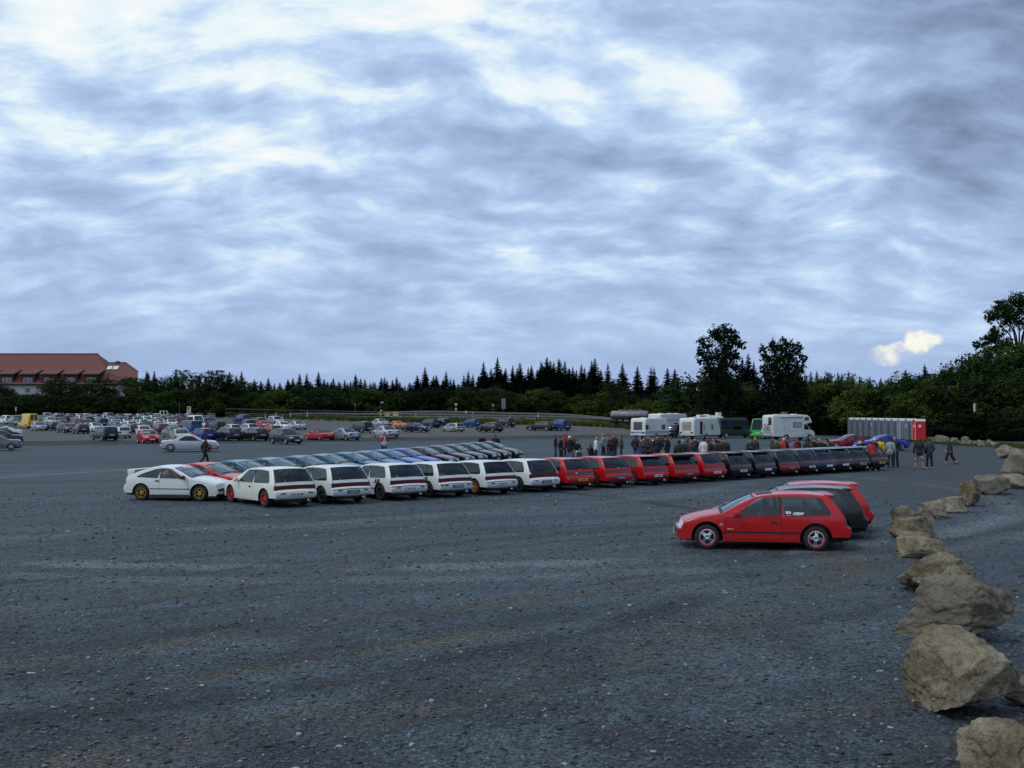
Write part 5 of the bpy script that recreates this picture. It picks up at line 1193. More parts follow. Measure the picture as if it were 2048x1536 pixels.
fwd = Vector((math.cos(rz), math.sin(rz), 0)); lft = Vector((-math.sin(rz), math.cos(rz), 0))
c2 = loc - lft * 2.35 - fwd * .82; c3 = loc - lft * 4.25 - fwd * 1.30
c2.z = ground_z(c2.x, c2.y); c3.z = ground_z(c3.x, c3.y)
b2 = spawn(Hn, 'hatchback_car', 'black three door hatchback parked between two red ones in the foreground', 'car', c2, rz + R(-1), base_roles(PT['black'], tail=TAILD)); set_rim(b2, Hn, 'five', CHROME); rear_spoiler(b2, Hn, PT['black'], 'lip')
b3 = spawn(Hn, 'hatchback_car', 'red hatchback mostly hidden behind the black one in the foreground', 'car', c3, rz + R(-1.5), base_roles(PT['red'], tail=TAILD)); set_rim(b3, Hn, 'five', CHROME); rear_spoiler(b3, Hn, PT['red'])

# the long row of hatchbacks seen from behind ---------------------------------------------------------------------
def row_point(px, A, B):
    """point of the ground line A-B that lies at image column px"""
    u = (px - CX) / F; t = (u * A.y - A.x) / ((B.x - A.x) - u * (B.y - A.y)); p = A + (B - A) * t; p.z = ground_z(p.x, p.y); return p
RA, RB = at(632, 1012), at(1776, 940)      # line of the right rear corners
H_ROW = [  # px of right rear corner, paint, label, rim style, rim material, plate, plate style, extras
    (632, 'ivory', 'ivory hatchback with red wheels, nearest end of the hatchback row', 'multi', REDALLOY, 'DO RL 500', 'w', ''),
    (741, 'white', 'white hatchback with a dark number plate, next to the one with red wheels', 'six', WHEELDK, 'HB EE 93', 'd', 'strip'),
    (853, 'white', 'white hatchback with AJR lettering and a white number plate with blue end', 'six', WHEELDK, 'UN CL 90', 'w', 'strip ajr'),
    (944, 'white', 'white hatchback with AJR lettering and a dark number plate', 'six', GREENAL, 'SU MH 86', 'd', 'strip ajr dots'),
    (1033, 'white', 'white hatchback with tinted windows and bronze orange wheels', 'multi', ORANGEAL, 'MTK SV 11', 'w', 'strip tint'),
    (1117, 'white', 'white hatchback with a black tailgate, beside the first red one', 'six', WHEELDK, 'DN ES 90', 'd', 'blackgate'),
    (1187, 'red', 'red hatchback with a yellow number plate and a round badge', 'six', WHEELDK, 'J50 GTW', 'y', 'badge'),
    (1262, 'red', 'red hatchback with black multi spoke wheels in the row', 'multi', WHEELDK, 'KA ED 60', 'd', 'dot'),
    (1335, 'red', 'red hatchback with silver star wheels and a white plate in the row', 'star', CHROME, 'L WR 90', 'w', 'lip'),
    (1396, 'red', 'red hatchback with a big black roof spoiler in the row', 'five', CHROME, 'BIT H 76', 'd', 'bigspoiler tint'),
    (1450, 'red', 'red hatchback with white wheels, last red one before the black cars', 'star', plain('white alloy', (.62, .62, .60), .4), 'MYJ', 'w', ''),
    (1502, 'black', 'black hatchback with white wheels beside the last red one of the row', 'star', plain('white alloy', (.62, .62, .60), .4), 'BET KI', 'w', 'lip'),
    (1550, 'black', 'black hatchback with a roof lip and square white plate in the row', 'five', WHEELDK, '', 'w', 'lip'),
    (1597, 'black', 'black hatchback with a red rear bumper in the row', 'five', WHEELDK, 'EF 88', 'd', 'redbumper'),
    (1637, 'black', 'black hatchback right of the one with the red bumper', 'five', WHEELDK, 'OS ED 7', 'w', ''),
    (1671, 'nightblue', 'dark blue hatchback third from the far end of the row of dark cars', 'five', WHEELDK, '', 'w', 'lip'),
    (1704, 'black', 'black hatchback with a pale plate left of the yellow plated one', 'five', WHEELDK, '', 'w', 'lip'),
    (1738, 'navy', 'dark hatchback with a yellow plate near the man in the red jacket', 'five', WHEELDK, 'H91 CRX', 'y', 'lip'),
    (1775, 'black', 'black hatchback at the far end of the row, behind the man in the red jacket', 'five', WHEELDK, 'K20 EDD', 'y', ''),
]
rnd = random.Random(11)
for i, (px, pc, lab, st, rm, pl, ps, ex) in enumerate(H_ROW):
    corner = row_point(px, RA, RB); t = i / (len(H_ROW) - 1)
    az = -41.5 + 4.5 * t + rnd.uniform(-1.2, 1.2); rz = rz_from_az(az)
    fw = Vector((math.cos(rz), math.sin(rz), 0)); rt_ = Vector((fw.y, -fw.x, 0))
    o = corner + fw * 1.9 - rt_ * .80; o.z = ground_z(o.x, o.y)
    pm = PT[pc]; roles = base_roles(pm, tail=TAILR if pc in ('white', 'ivory') else TAILD, strip=BLACKT if ('strip' in ex or pc == 'black') else pm)
    if 'tint' in ex: roles['glass_rear_window'] = GLASS_D; roles['glass_side'] = GLASS_D
    car = spawn(Hn, 'hatchback_car', lab, 'car', o, rz, roles, 'hatchbacks parked in the long row')
    set_rim(car, Hn, st, rm); plate_text(car, Hn, pl, True, ps, ps != 'y')
    if 'ajr' in ex:
        side_text(car, Hn, 'AJR', -1.02, .685, .24, 1, INK, True, bold=.010); side_text(car, Hn, 'CE', .80, .56, .16, 1, INK, True, bold=.006)
    S = Hn.shell
    if pc in ('white', 'ivory'):   # red reflectors in the bumper
        for sg in (1, -1):
            mb = MB(); S.strip(mb, ('k1', -.25), ('k1', .1), sorted([sg * .58, sg * .70, sg * .82]), off=.008); link_mesh('reflector', weld(mb, 'reflector', [TAILR if 'dots' not in ex else BLACKT]), car)
    if 'dots' in ex:
        for sg in (1, -1):
            mb = MB(); S.strip(mb, ('k1', -.30), ('k1', .15), sorted([sg * .90, sg * 1.1, sg * 1.25]), off=.008); link_mesh('reflector', weld(mb, 'reflector', [BLACKT]), car)
    if 'blackgate' in ex:
        mb = MB(); S.strip(mb, ('r1', -.25), ('t0', .1), [-.92, -.5, 0, .5, .92], off=.006); link_mesh('tailgate', weld(mb, 'tailgate', [BLACKT]), car)['label'] = 'black tailgate panel'
        MB().tube([(-1.1, .35, 1.30), (-1.35, .36, 1.62)], .006, 5).obj('aerial', [BLACKT], car)
    if 'badge' in ex:
        p = S.sp(S.ix('t0') + 1.2, .33, .012); MB().lathe([(.001, -.012), (.05, -.010), (.055, 0)], 14, 'x', M=Matrix.Translation(p)).obj('badge', [CHROME], car)
        q = S.sp(S.ix('r1') + .6, .02, .012); MB().lathe([(.001, -.012), (.025, -.010), (.03, 0)], 10, 'x', M=Matrix.Translation(q)).obj('lock', [CHROME], car)
    if 'dot' in ex.split():
        q = S.sp(S.ix('r1') + .6, .02, .012); MB().lathe([(.001, -.012), (.03, -.010), (.035, 0)], 10, 'x', M=Matrix.Translation(q)).obj('badge', [CHROME], car)
    if 'lip' in ex: rear_spoiler(car, Hn, PT['black'] if pc != 'red' else PT['black'], 'lip')
    if 'bigspoiler' in ex: rear_spoiler(car, Hn, BLACKT, 'big')
    if 'redbumper' in ex:
        mb = MB(); S.strip(mb, ('k0', -.1), ('k2', .5), [-2, -1.75, -1.5, -1.25, -1, -.5, 0, .5, 1, 1.25, 1.5, 1.75, 2], off=.006); link_mesh('rear_bumper', weld(mb, 'rear_bumper', [PT['red']]), car)['label'] = 'red rear bumper'
    if i == 0:   # bonnet lip slightly open, black wiper arm, bumper scuffs
        MB().box((-1.2, -.40, .17), (-1.9, .40, .20)).obj('towing_frame', [WHEELDK], car)
        MB().tube([(-1.92, -.12, .20), (-1.99, -.12, .20), (-2.02, -.12, .24)], .018, 6).obj('tow_hook', [REDALLOY], car)

# the coupes parked nose to the row --------------------------------------------------------------------------------
CA, CB = at(450, 1001), at(1036, 921)     # line of the noses
C_ROW = [
    (452, 'white', 'white coupe with gold five spoke wheels and a rear wing', 101),
    (507, 'red', 'red coupe beside the white one with gold wheels', 106),
    (568, 'teal', 'teal blue coupe next to the red coupe', 108),
    (627, 'petrol', 'petrol blue coupe without visible mirror, second blue one from the red coupe', 108),
    (683, 'teal', 'teal blue coupe, third blue one from the red coupe', 108),
    (728, 'steelblue', 'steel blue coupe, fourth blue one from the red coupe', 108),
    (772, 'teal', 'teal blue coupe, fifth blue one from the red coupe', 108),
    (808, 'steelblue', 'steel blue coupe, left neighbour of the bright blue coupe', 108),
    (844, 'azure', 'bright sky blue coupe beside the royal blue one', 108),
    (874, 'royal', 'royal blue coupe between the sky blue one and the dark ones', 108),
    (908, 'plum', 'dark plum coupe right of the royal blue one', 108),
    (940, 'black', 'black coupe beside the plum one in the coupe row', 108),
    (966, 'black', 'black coupe in the middle of the five black coupes', 108),
    (993, 'black', 'black coupe left of the one with white stripes', 108),
    (1015, 'black', 'black coupe with white bonnet stripes', 108),
    (1037, 'black', 'black coupe at the far end of the coupe row', 108),
]
for i, (px, pc, lab, az) in enumerate(C_ROW):
    nose = row_point(px, CA, CB); rz = rz_from_az(az + rnd.uniform(-.8, .8)); fw = Vector((math.cos(rz), math.sin(rz), 0)); rt_ = Vector((fw.y, -fw.x, 0))
    o = nose - fw * 1.84 + rt_ * .0 - rt_ * .15; o.z = ground_z(o.x, o.y); pm = PT[pc]
    car = spawn(Cn, 'coupe_car', lab, 'car', o, rz, base_roles(pm, mirror=BLACKT if i == 0 or pc == 'black' else pm, strip=BLACKT), 'coupes parked nose to the hatchback row')
    set_rim(car, Cn, 'five', GOLD if i == 0 else (CHROME if i % 2 else WHEELDK)); S = Cn.shell
    if i == 0:
        rear_spoiler(car, Cn, PT['white'], 'wing'); plate_text(car, Cn, 'UN CR 88', False, 'w')
        strip_text(car, Cn, ('w1', -.35), 'SPOON', .20, WHITEINK, 0., .0, italic=True, bold=.006)
        mb = MB(); S.strip(mb, ('w1', -.75), ('w1', -.03), [-.9, -.5, 0, .5, .9], off=.004); link_mesh('sun_strip', weld(mb, 'sun_strip', [plain('violet sun strip', (.05, .05, .22), .25)]), car)
        MB().box((1.30, -.72, .10), (1.80, .72, .20)).obj('front_lip', [BLACKT], car, smooth=True, bevel=.03)
        for sg in (1, -1): MB().box((-.80, min(sg * .76, sg * .825), .10), (.78, max(sg * .76, sg * .825), .25)).obj('side_skirt', [BLACKT], car, bevel=.02)
    if 'white bonnet' in lab:
        for v in (-.24, .14):
            mb = MB(); S.strip(mb, ('h1', .1), ('w0', -.2), [v, v + .10], off=.005); link_mesh('stripe', weld(mb, 'stripe', [PT['white']]), car)

# silver saloon crossing behind them
SN = P('sedan_near')
a = at(341, 904); sal = spawn(SN, 'saloon_car', 'silver four door saloon driving past behind the coupes, passing the walking man', 'car', (0, 0, 0), 0, base_roles(PT['silver'], strip=PT['silver'], glass_side=GLASS_D))
rz = rz_from_az(ray_az(365) + 90 + 3); fw = Vector((math.cos(rz), math.sin(rz), 0)); rt_ = Vector((fw.y, -fw.x, 0))
o = a + fw * (.0 - SN.spec['wheels'][1]) - rt_ * .78; o.z = ground_z(o.x, o.y); sal.location = o; sal.rotation_euler.z = rz
set_rim(sal, SN, 'five', CHROME)
# two coupes in front of the cabins
def place_rel(px, py, hrel, half_len=0.):
    """car centred over a pixel; hrel is the heading against the line of sight (0 = seen from behind)"""
    p = at(px, py); az = ray_az(px) + hrel; rz = rz_from_az(az); d = Vector((p.x, p.y, 0)).normalized()
    off = abs(math.cos(R(hrel))) * 2.0 + abs(math.sin(R(hrel))) * .8
    q = p + d * off * .85; q.z = ground_z(q.x, q.y); return q, rz
def far_car(kind, pc, px, py, hrel, label, group=None, name=None, **kw):
    nm = name or {'hatch': 'hatchback_car', 'oldhatch': 'hatchback_car', 'sedan': 'saloon_car', 'wagon': 'estate_car', 'suv': 'offroad_car', 'mpv': 'people_carrier', 'coupe2': 'coupe_car', 'van': 'van', 'bigvan': 'van'}[kind]
    q, rz = place_rel(px, py, hrel); roles = base_roles(PT[pc]); roles.update(kw)
    return spawn(P(kind), nm, label, 'van' if 'van' in kind else 'car', q, rz, roles, group)
far_car('coupe2', 'darkred', 1697, 900, -112, 'dark red coupe parked in front of the grey toilet cabins')
far_car('coupe2', 'brightblue', 1762, 902, -115, 'bright blue coupe between the red coupe and the toilet cabins')
# ------------------------------------------------------------------ cars in the lot behind
G1 = 'cars in the far car park'
FAR = [
    ('coupe2', 'white', 8, 873, -88, 'white sloping tail of a car cut off at the left edge, above the dark ones'), ('coupe2', 'plum', 0, 878, -88, 'dark purple car between the white and the grey one at the left edge'), ('sedan', 'charcoal', -3, 889, -90, 'dark grey saloon at the left edge with silver wheel'), ('sedan', 'grey', -16, 902, -90, 'grey car whose nose just enters at the left edge, nearest of the four there'),
    ('suv', 'white', 12, 849, -20, 'white offroad car at the left edge behind the yellow van'), ('van', 'nightblue', 34, 853, 170, 'purple blue van left of the yellow van'),
    ('hatch', 'bluesilver', 78, 862, 165, 'blue silver car facing out beside the yellow van'), ('hatch', 'nightblue', 107, 862, -14, 'dark blue hatchback right of the blue silver car'), ('hatch', 'navy', 132, 866, 160, 'dark car facing out with silver lamps, left of a dark hatchback'), ('hatch', 'nightblue', 161, 868, -14, 'dark hatchback with red lamps, left neighbour of a white coupe'), ('sedan', 'white', 189, 865, -20, 'white saloon tail with dark lamps behind the dark people carrier'),
    ('mpv', 'greenblack', 208, 881, -22, 'black green people carrier seen from behind at the lot edge'), ('hatch', 'silver', 243, 877, -12, 'silver hatchback with round dark lamps beside the black people carrier'), ('hatch', 'red', 296, 887, 168, 'red hatchback facing the camera left of the silver saloon'),
    ('hatch', 'charcoal', 266, 868, -12, 'dark boxy car seen from behind, left of a white front'), ('hatch', 'white', 288, 873, 170, 'white car facing out behind the red hatchback'), ('wagon', 'maroon', 321, 868, -14, 'maroon estate seen from behind, middle of the left lot'),
    ('sedan', 'grey', 347, 876, 160, 'grey saloon facing out behind the silver moving saloon'), ('sedan', 'beige', 361, 884, 168, 'beige grey saloon directly behind the silver moving saloon'), ('van', 'blue', 378, 869, -26, 'bright blue van seen from behind in the left lot'), ('hatch', 'royal', 403, 882, -28, 'blue hatchback with a red door right of the silver moving saloon'),
    ('bigvan', 'white', 392, 860, 165, 'white van facing out behind the blue van'), ('suv', 'black', 430, 864, -30, 'black offroad car behind the two dark estates'),
    ('wagon', 'nightblue', 453, 882, -28, 'dark blue estate with red lamps, left of its twin'), ('wagon', 'black', 507, 882, -28, 'black estate with red lamps, right of its twin'), ('mpv', 'nightblue', 572, 889, 150, 'dark blue people carrier facing the camera with oval grille'),
    ('hatch', 'silver', 462, 869, -22, 'silver hatchback behind the gap of the dark estates'), ('wagon', 'silver', 495, 868, -24, 'silver estate behind the right dark estate'), ('suv', 'blue', 483, 847, -28, 'tall blue offroad car at the back of the lot by the fence'), ('hatch', 'navy', 494, 856, -20, 'dark blue car in front of the tall blue offroad car'), ('hatch', 'maroon', 517, 851, -20, 'small maroon car at the back near the fence'),
    ('coupe2', 'red', 527, 858, 160, 'orange red coupe with pale roof facing out'), ('oldhatch', 'red', 542, 870, -25, 'small red hatchback seen from behind, left of the white coupe'), ('suv', 'silver', 552, 851, 155, 'silver offroad car facing out at the lot edge'), ('coupe2', 'white', 566, 860, 155, 'white sports coupe facing out with dark bonnet vents'), ('sedan', 'silver', 594, 860, -25, 'silver saloon alone at the right end of the left lot'),
    ('sedan', 'bluesilver', 689, 881, -35, 'blue silver saloon right of the red convertible'), ('suv', 'nightblue', 722, 866, -35, 'dark blue offroad car on the empty gravel'), ('sedan', 'silver', 759, 854, -30, 'silver saloon left of the orange coupe'), ('wagon', 'charcoal', 763, 868, -30, 'dark grey estate half hidden by a silver saloon'), ('sedan', 'silver', 771, 877, -28, 'silver older saloon behind the man in white and red'),
    ('coupe2', 'orange', 793, 858, -30, 'orange coupe on the gravel by the fence'), ('sedan', 'nightblue', 832, 865, 130, 'dark blue saloon facing right toward the camera'), ('wagon', 'navy', 857, 856, -40, 'dark estate behind the dark blue saloon'), ('suv', 'nightblue', 884, 856, -30, 'dark blue offroad car left of the small silver hatchback'), ('oldhatch', 'silver', 906, 864, -40, 'small silver hatchback on the gravel below the road'), ('hatch', 'blue', 939, 855, -45, 'mid blue car right of the small silver hatchback'),
    ('wagon', 'black', 979, 865, -42, 'black estate nearest the two men in black'), ('suv', 'black', 1007, 855, -50, 'black offroad car behind the black estate'), ('wagon', 'black', 1081, 862, -60, 'black estate left of the blue offroad car'), ('suv', 'blue', 1117, 862, -40, 'dark blue offroad car right of the black estate, below the guard rail'),
]
for k, pc, px, py, h, lab in FAR: far_car(k, pc, px, py, h, lab, G1)
# the blue hatchback's red door
q, rz = place_rel(403, 882, -28)
S = P('hatch').shell; mb = MB(); S.side(mb, [(.80, .28), (.80, .86), (-.25, .86), (-.25, .28)], 1, (), .3, .008)
for o in bpy.data.objects:
    if o.get('label', '').startswith('blue hatchback with a red door'): link_mesh('door', weld(mb, 'door', [PT['red']]), o)['label'] = 'red door on a blue car'
# red convertible with its black soft top
o = far_car('coupe2', 'red', 638, 881, -32, 'red convertible with a black soft top parked alone', None, 'convertible_car')
S = P('coupe2').shell; mb = MB(); S.strip(mb, ('w1', -.3), ('r1', 0), VGF, off=.014); link_mesh('soft_top', weld(mb, 'soft_top', [BLACKT]), o)
# the packed rows further back, with roofs showing one behind the other
rnd = random.Random(42); rows = [(842, 95, 420, 20.), (846, 88, 430, 22), (850, 100, 425, 24), (855, 150, 345, 27), (861, 228, 345, 30)]
cols = ['silver', 'silver', 'bluesilver', 'grey', 'charcoal', 'white', 'black', 'nightblue', 'silver', 'beige', 'navy', 'steelblue', 'white', 'maroon']
cname = {'bluesilver': 'blue silver', 'charcoal': 'charcoal', 'nightblue': 'midnight blue', 'steelblue': 'steel blue', 'beige': 'beige grey'}
kname = {'hatch': 'hatchback', 'sedan': 'saloon', 'wagon': 'estate', 'mpv': 'people carrier', 'suv': 'offroad car'}
rowname = ['last', 'fourth', 'middle', 'second', 'nearest']
for ri, (py, a, b, st) in enumerate(rows):
    x = a; prev = None
    while x < b:
        k = rnd.choice(['hatch', 'hatch', 'sedan', 'wagon', 'wagon', 'mpv', 'hatch']); pc = rnd.choice(cols); face = rnd.random() < .4
        desc = f"{cname.get(pc, pc)} {kname[k]}"
        lab = f"{desc}, {'facing out' if face else 'rear view'}, {rowname[ri]} row of left lot" + (f", next to {prev}" if prev else ", first of its row")
        far_car(k, pc, x + rnd.uniform(-2, 2), py + rnd.uniform(-.6, .6), (168 if face else -14) + rnd.uniform(-5, 5), lab, 'cars packed in the rows of the left lot'); prev = desc; x += st * rnd.uniform(.9, 1.15)

# ------------------------------------------------------------------ vans, caravans and the motorhome
def panel_van(label, loc, rz, pm, L=5., H=2.3, W=.97, roof_h=None, rear_windows=2, side_windows=True, name='van'):
    sp = van(L, H, W); 
    if not side_windows: sp['wins'] = sp['wins'][:1]
    pr = build_car(sp, True); r = spawn(pr, name, label, 'van', loc, rz, base_roles(pm, glass_side=GLASS_D, glass_rear_window=GLASS_D, glass_windscreen=GLASS_D)); MB().box((-L / 2 + .30, -W + .22, .5), (L / 2 - 2.1, W - .22, H - .35)).obj('view_block', [UNDER], r); return r, pr  # opaque dark block added inside so nothing shows through the van's glass
q, rz = place_rel(56, 857, -22)
yv, pr = panel_van('yellow delivery van with two dark rear windows at the left of the far lot', q, rz, PT['yellow'], 4.8, 2.45, .95, side_windows=False)
for y in (-.46, .46): MB().box((-2.385, y - .03, .5), (-2.36, y + .03, 2.2)).obj('door_seam', [UNDER], yv) if False else None
S = pr.shell; mb = MB(); S.strip(mb, ('r0', .0), ('t0', 0), [-.16, 0, .16], off=.012); S.strip(mb, ('r0', 0), ('r1', 0), [.70, .8, .95], off=.012); S.strip(mb, ('r0', 0), ('r1', 0), [-.95, -.8, -.70], off=.012); S.strip(mb, ('r1', -.8), ('r1', .1), [-.8, 0, .8], off=.014); link_mesh('door_seam', weld(mb, 'door_seam', [PT['yellow']]), yv)
q, rz = place_rel(1471, 876, 62)
panel_van('dark blue grey van parked right of the caravans', q, rz, PT['charcoal'], 5.4, 2.55, .98)
q, rz = place_rel(1521, 878, 8)
gv, pr = panel_van('bright green van seen from behind, left of the motorhome', q, rz, PT['green'], 4.9, 2.5, .95, side_windows=False)
MB().lathe([(.001, .0), (.17, 0), (.17, .01)], 16, 'x', M=Matrix.Translation((-2.475, -.55, 1.02))).obj('round_sticker', [WHITEINK], gv)

CARW = plain('caravan white', (.60, .63, .63), .4, var=.12, vscale=1.5); CARG = plain('awning grey', (.34, .36, .38), .5); STRB = plain('blue stripe', (.10, .17, .34), .5); CURT = plain('drawn curtain', (.42, .34, .34), .9, var=.5, vscale=9.); DKWIN = plain('dark acrylic window', (.018, .018, .035), .12, spec=.8)
def caravan_shell(L, H, W, rear_slant=.10, front_slant=.45, zb=.42, r=.09):
    f, b = L / 2, -L / 2
    prof = [(f - .05, zb, .0), (f, zb + .25, .02), (f - .02, 1.0, .03, 'f0'), (f - front_slant, H - .28, .03, 'f1'), (f - front_slant - .28, H - .02, .02), (0, H + .02, .02), (b + rear_slant + .24, H - .01, .02), (b + rear_slant, H - .20, .03, 'r0'), (b + .04, 1.05, .03, 'r1'), (b, zb + .25, .02, 'r2'), (b + .02, zb, 0)]
    return Shell(prof, W, belt=3, kf=.0, kr=.0, r=r, N=3, curve=0., zm=1.2)
class FlatShell(Shell):
    def ys(s, x, z): return s.W
def box_panel(mb, S, x0, x1, z0, z1, sg, off=.012, mi=0, r=.05):
    S.side(mb, round_poly([(x0, z0), (x1, z0), (x1, z1), (x0, z1)], r, 3), sg, (), .4, off, mi); return mb
def caravan(label, loc, rz, L=5.2, H=2.55, W=1.15, style='a', group='touring caravans'):
    S = caravan_shell(L, H, W); S.__class__ = FlatShell
    root = thing('caravan', label, 'caravan', loc, rz, group)
    mb = MB(); S.strip(mb, 0, len(S.P) - 1, VGF)
    out = S.outline((-.25,), .36, .30, .42)
    for sg in (1, -1): S.side(mb, out, sg, (), .4)
    link_mesh('body', weld(mb, 'body', [CARW]), root)
    MB().box((-L / 2 + .2, -W + .12, .30), (L / 2 - .2, W - .12, .50)).obj('chassis', [UNDER], root)
    MB().tube([(L / 2 - .3, .5, .42), (L / 2 + 1.0, 0, .45), (L / 2 - .3, -.5, .42)], .04, 6).obj('drawbar', [CHROME], root)
    tm = tyre_mesh(.30, .18, .19, 16); rm = rim_mesh('disc', .19, .18, 16)
    for sg in (1, -1):
        w = link_mesh('wheel', tm, root, loc=(-.25, sg * (W - .11), .30), rot=(0, 0, 0 if sg > 0 else math.pi)); link_mesh('rim', rm, w)
    # rear wall: windows, lamps; side wall: windows, door, stripes
    def rear_panel(name, a, b, v0, v1, m, off=.014):
        mb = MB(); S.strip(mb, a, b, [v0 + (v1 - v0) * k / 4 for k in range(5)], off=off); return link_mesh(name, weld(mb, name, [m]), root)
    if style == 'a':
        rear_panel('rear_window', ('r0', .22), ('r1', -.02), -.62, .62, DKWIN)
        for sg in (1, -1):
            for x0, x1, nm in ((-2.45, -1.85, 'side_window'), (.85, 1.60, 'side_window')):
                mb = box_panel(MB(), S, x0, x1, 1.12, 1.72, sg); link_mesh(nm, weld(mb, nm, [DKWIN]), root)
            mb = box_panel(MB(), S, -2.55, 2.5, .80, .90, sg, .006, r=.01); box_panel(mb, S, -2.55, 2.5, .66, .73, sg, .006, r=.01); link_mesh('stripe', weld(mb, 'stripe', [STRB]), root)
        rear_panel('stripe', ('r1', .45), ('r1', .85), -.98, .98, STRB, .006)
        mb = MB(); S.side(mb, [(-1.65, .55), (-1.63, .55), (-1.63, 2.1), (-1.65, 2.1)], -1, (), .5, .006); S.side(mb, [(-1.0, .55), (-.98, .55), (-.98, 2.1), (-1.0, 2.1)], -1, (), .5, .006); link_mesh('door_seam', weld(mb, 'door_seam', [CARG]), root)
        MB().box((-1.55, -W - .03, 1.28), (-1.47, -W, 1.42)).obj('door_handle', [BLACKT], root)
    elif style == 'b':
        for a, b in ((('r0', .30), ('r0', .58)), (('r0', .70), ('r0', .97))): rear_panel('rear_window', a, b, -.60, .50, CURT)
        for a, b in ((('r0', .26), ('r0', .62)), (('r0', .66), ('r0', 1.0))): rear_panel('window_frame', a, b, -.66, .56, BLACKT, .010)
        mb = box_panel(MB(), S, -1.55, -1.05, .55, 2.15, -1, .010); link_mesh('doorway_shade', weld(mb, 'doorway_shade', [plain('dark doorway', (.02, .012, .012), .9)]), root)['label'] = 'shade inside the open door, painted as a dark panel'  # flat dark panel on the wall paints the shade inside the open door
        MB().prism([(-1.02, .55), (-.50, .55), (-.50, 2.15), (-1.02, 2.15)], -W - .05, -W - .012).obj('door', [plain('cream door', (.55, .56, .42), .5)], root, bevel=.02)['label'] = 'cream door swung open'
        for x0, x1, m in ((-.86, -.70, DKWIN),): MB().box((x0, -W - .056, 1.2), (x1, -W - .05, 1.7)).obj('side_window', [m], root)
        mb = box_panel(MB(), S, .75, 1.25, 1.15, 1.75, -1); link_mesh('side_window', weld(mb, 'side_window', [plain('curtained window', (.16, .18, .26), .4)]), root)
    else:
        for x0, x1, z0, z1 in ((-.2, .6, 1.15, 1.7), (2.0, 2.45, 1.45, 1.95)):
            mb = box_panel(MB(), S, x0, x1, z0, z1, -1); link_mesh('side_window', weld(mb, 'side_window', [DKWIN]), root)
        mb = box_panel(MB(), S, -1.9, 1.7, 2.05, 2.15, -1, .03); link_mesh('awning_rail', weld(mb, 'awning_rail', [CARG]), root)
    for sg in (1, -1):
        mb = MB(); S.strip(mb, ('r2', -.55), ('r2', -.1), sorted([sg * .62, sg * .8, sg * .97]), off=.02); link_mesh('tail_light', weld(mb, 'tail_light', [TAILR]), root)
    for x in ((-1.3, 1.2) if style == 'a' else (-1.6, .3, 1.6)):
        MB().box((x - .25, -.30, H + .0), (x + .25, .30, H + .10)).obj('roof_hatch', [CARW], root, bevel=.03)
    return root
q, rz = place_rel(1300, 878, 36); caravan('white caravan with a dark rear window and blue stripes, nearest the standing people', q, rz, 5.0, 2.5, 1.13, 'a')
q, rz = place_rel(1341, 872, 42); q += Vector((.5, 5.0, 0)); caravan('tall pale caravan half hidden behind the one with blue stripes', q, rz, 6.2, 3.0, 1.15, 'c')
q, rz = place_rel(1400, 878, 36); caravan('white caravan with two curtained rear windows and an open door', q, rz, 5.6, 2.55, 1.13, 'b')
q, rz = place_rel(1440, 874, 60); q += Vector((-.2, 4.5, 0))
cv, pr = panel_van('white camper van with boxes on its roof, behind the caravan with the open door', q, rz, PT['white'], 5.6, 2.7, 1.0, name='camper_van')
for x, y, s in ((-1.8, -.2, (.5, .5, .22)), (.1, .1, (.9, .5, .16)), (1.0, 0, (.32, .32, .55)), (-.7, .3, (.3, .3, .3))): MB().box((x - s[0], y - s[1], 2.68), (x + s[0], y + s[1], 2.70 + s[2])).obj('roof_box', [CARW], cv, bevel=.05)
dkc, rzd = place_rel(1350, 869, -30); far_car('suv', 'nightblue', 1350, 876, 20, 'dark blue offroad car squeezed between two white caravans')

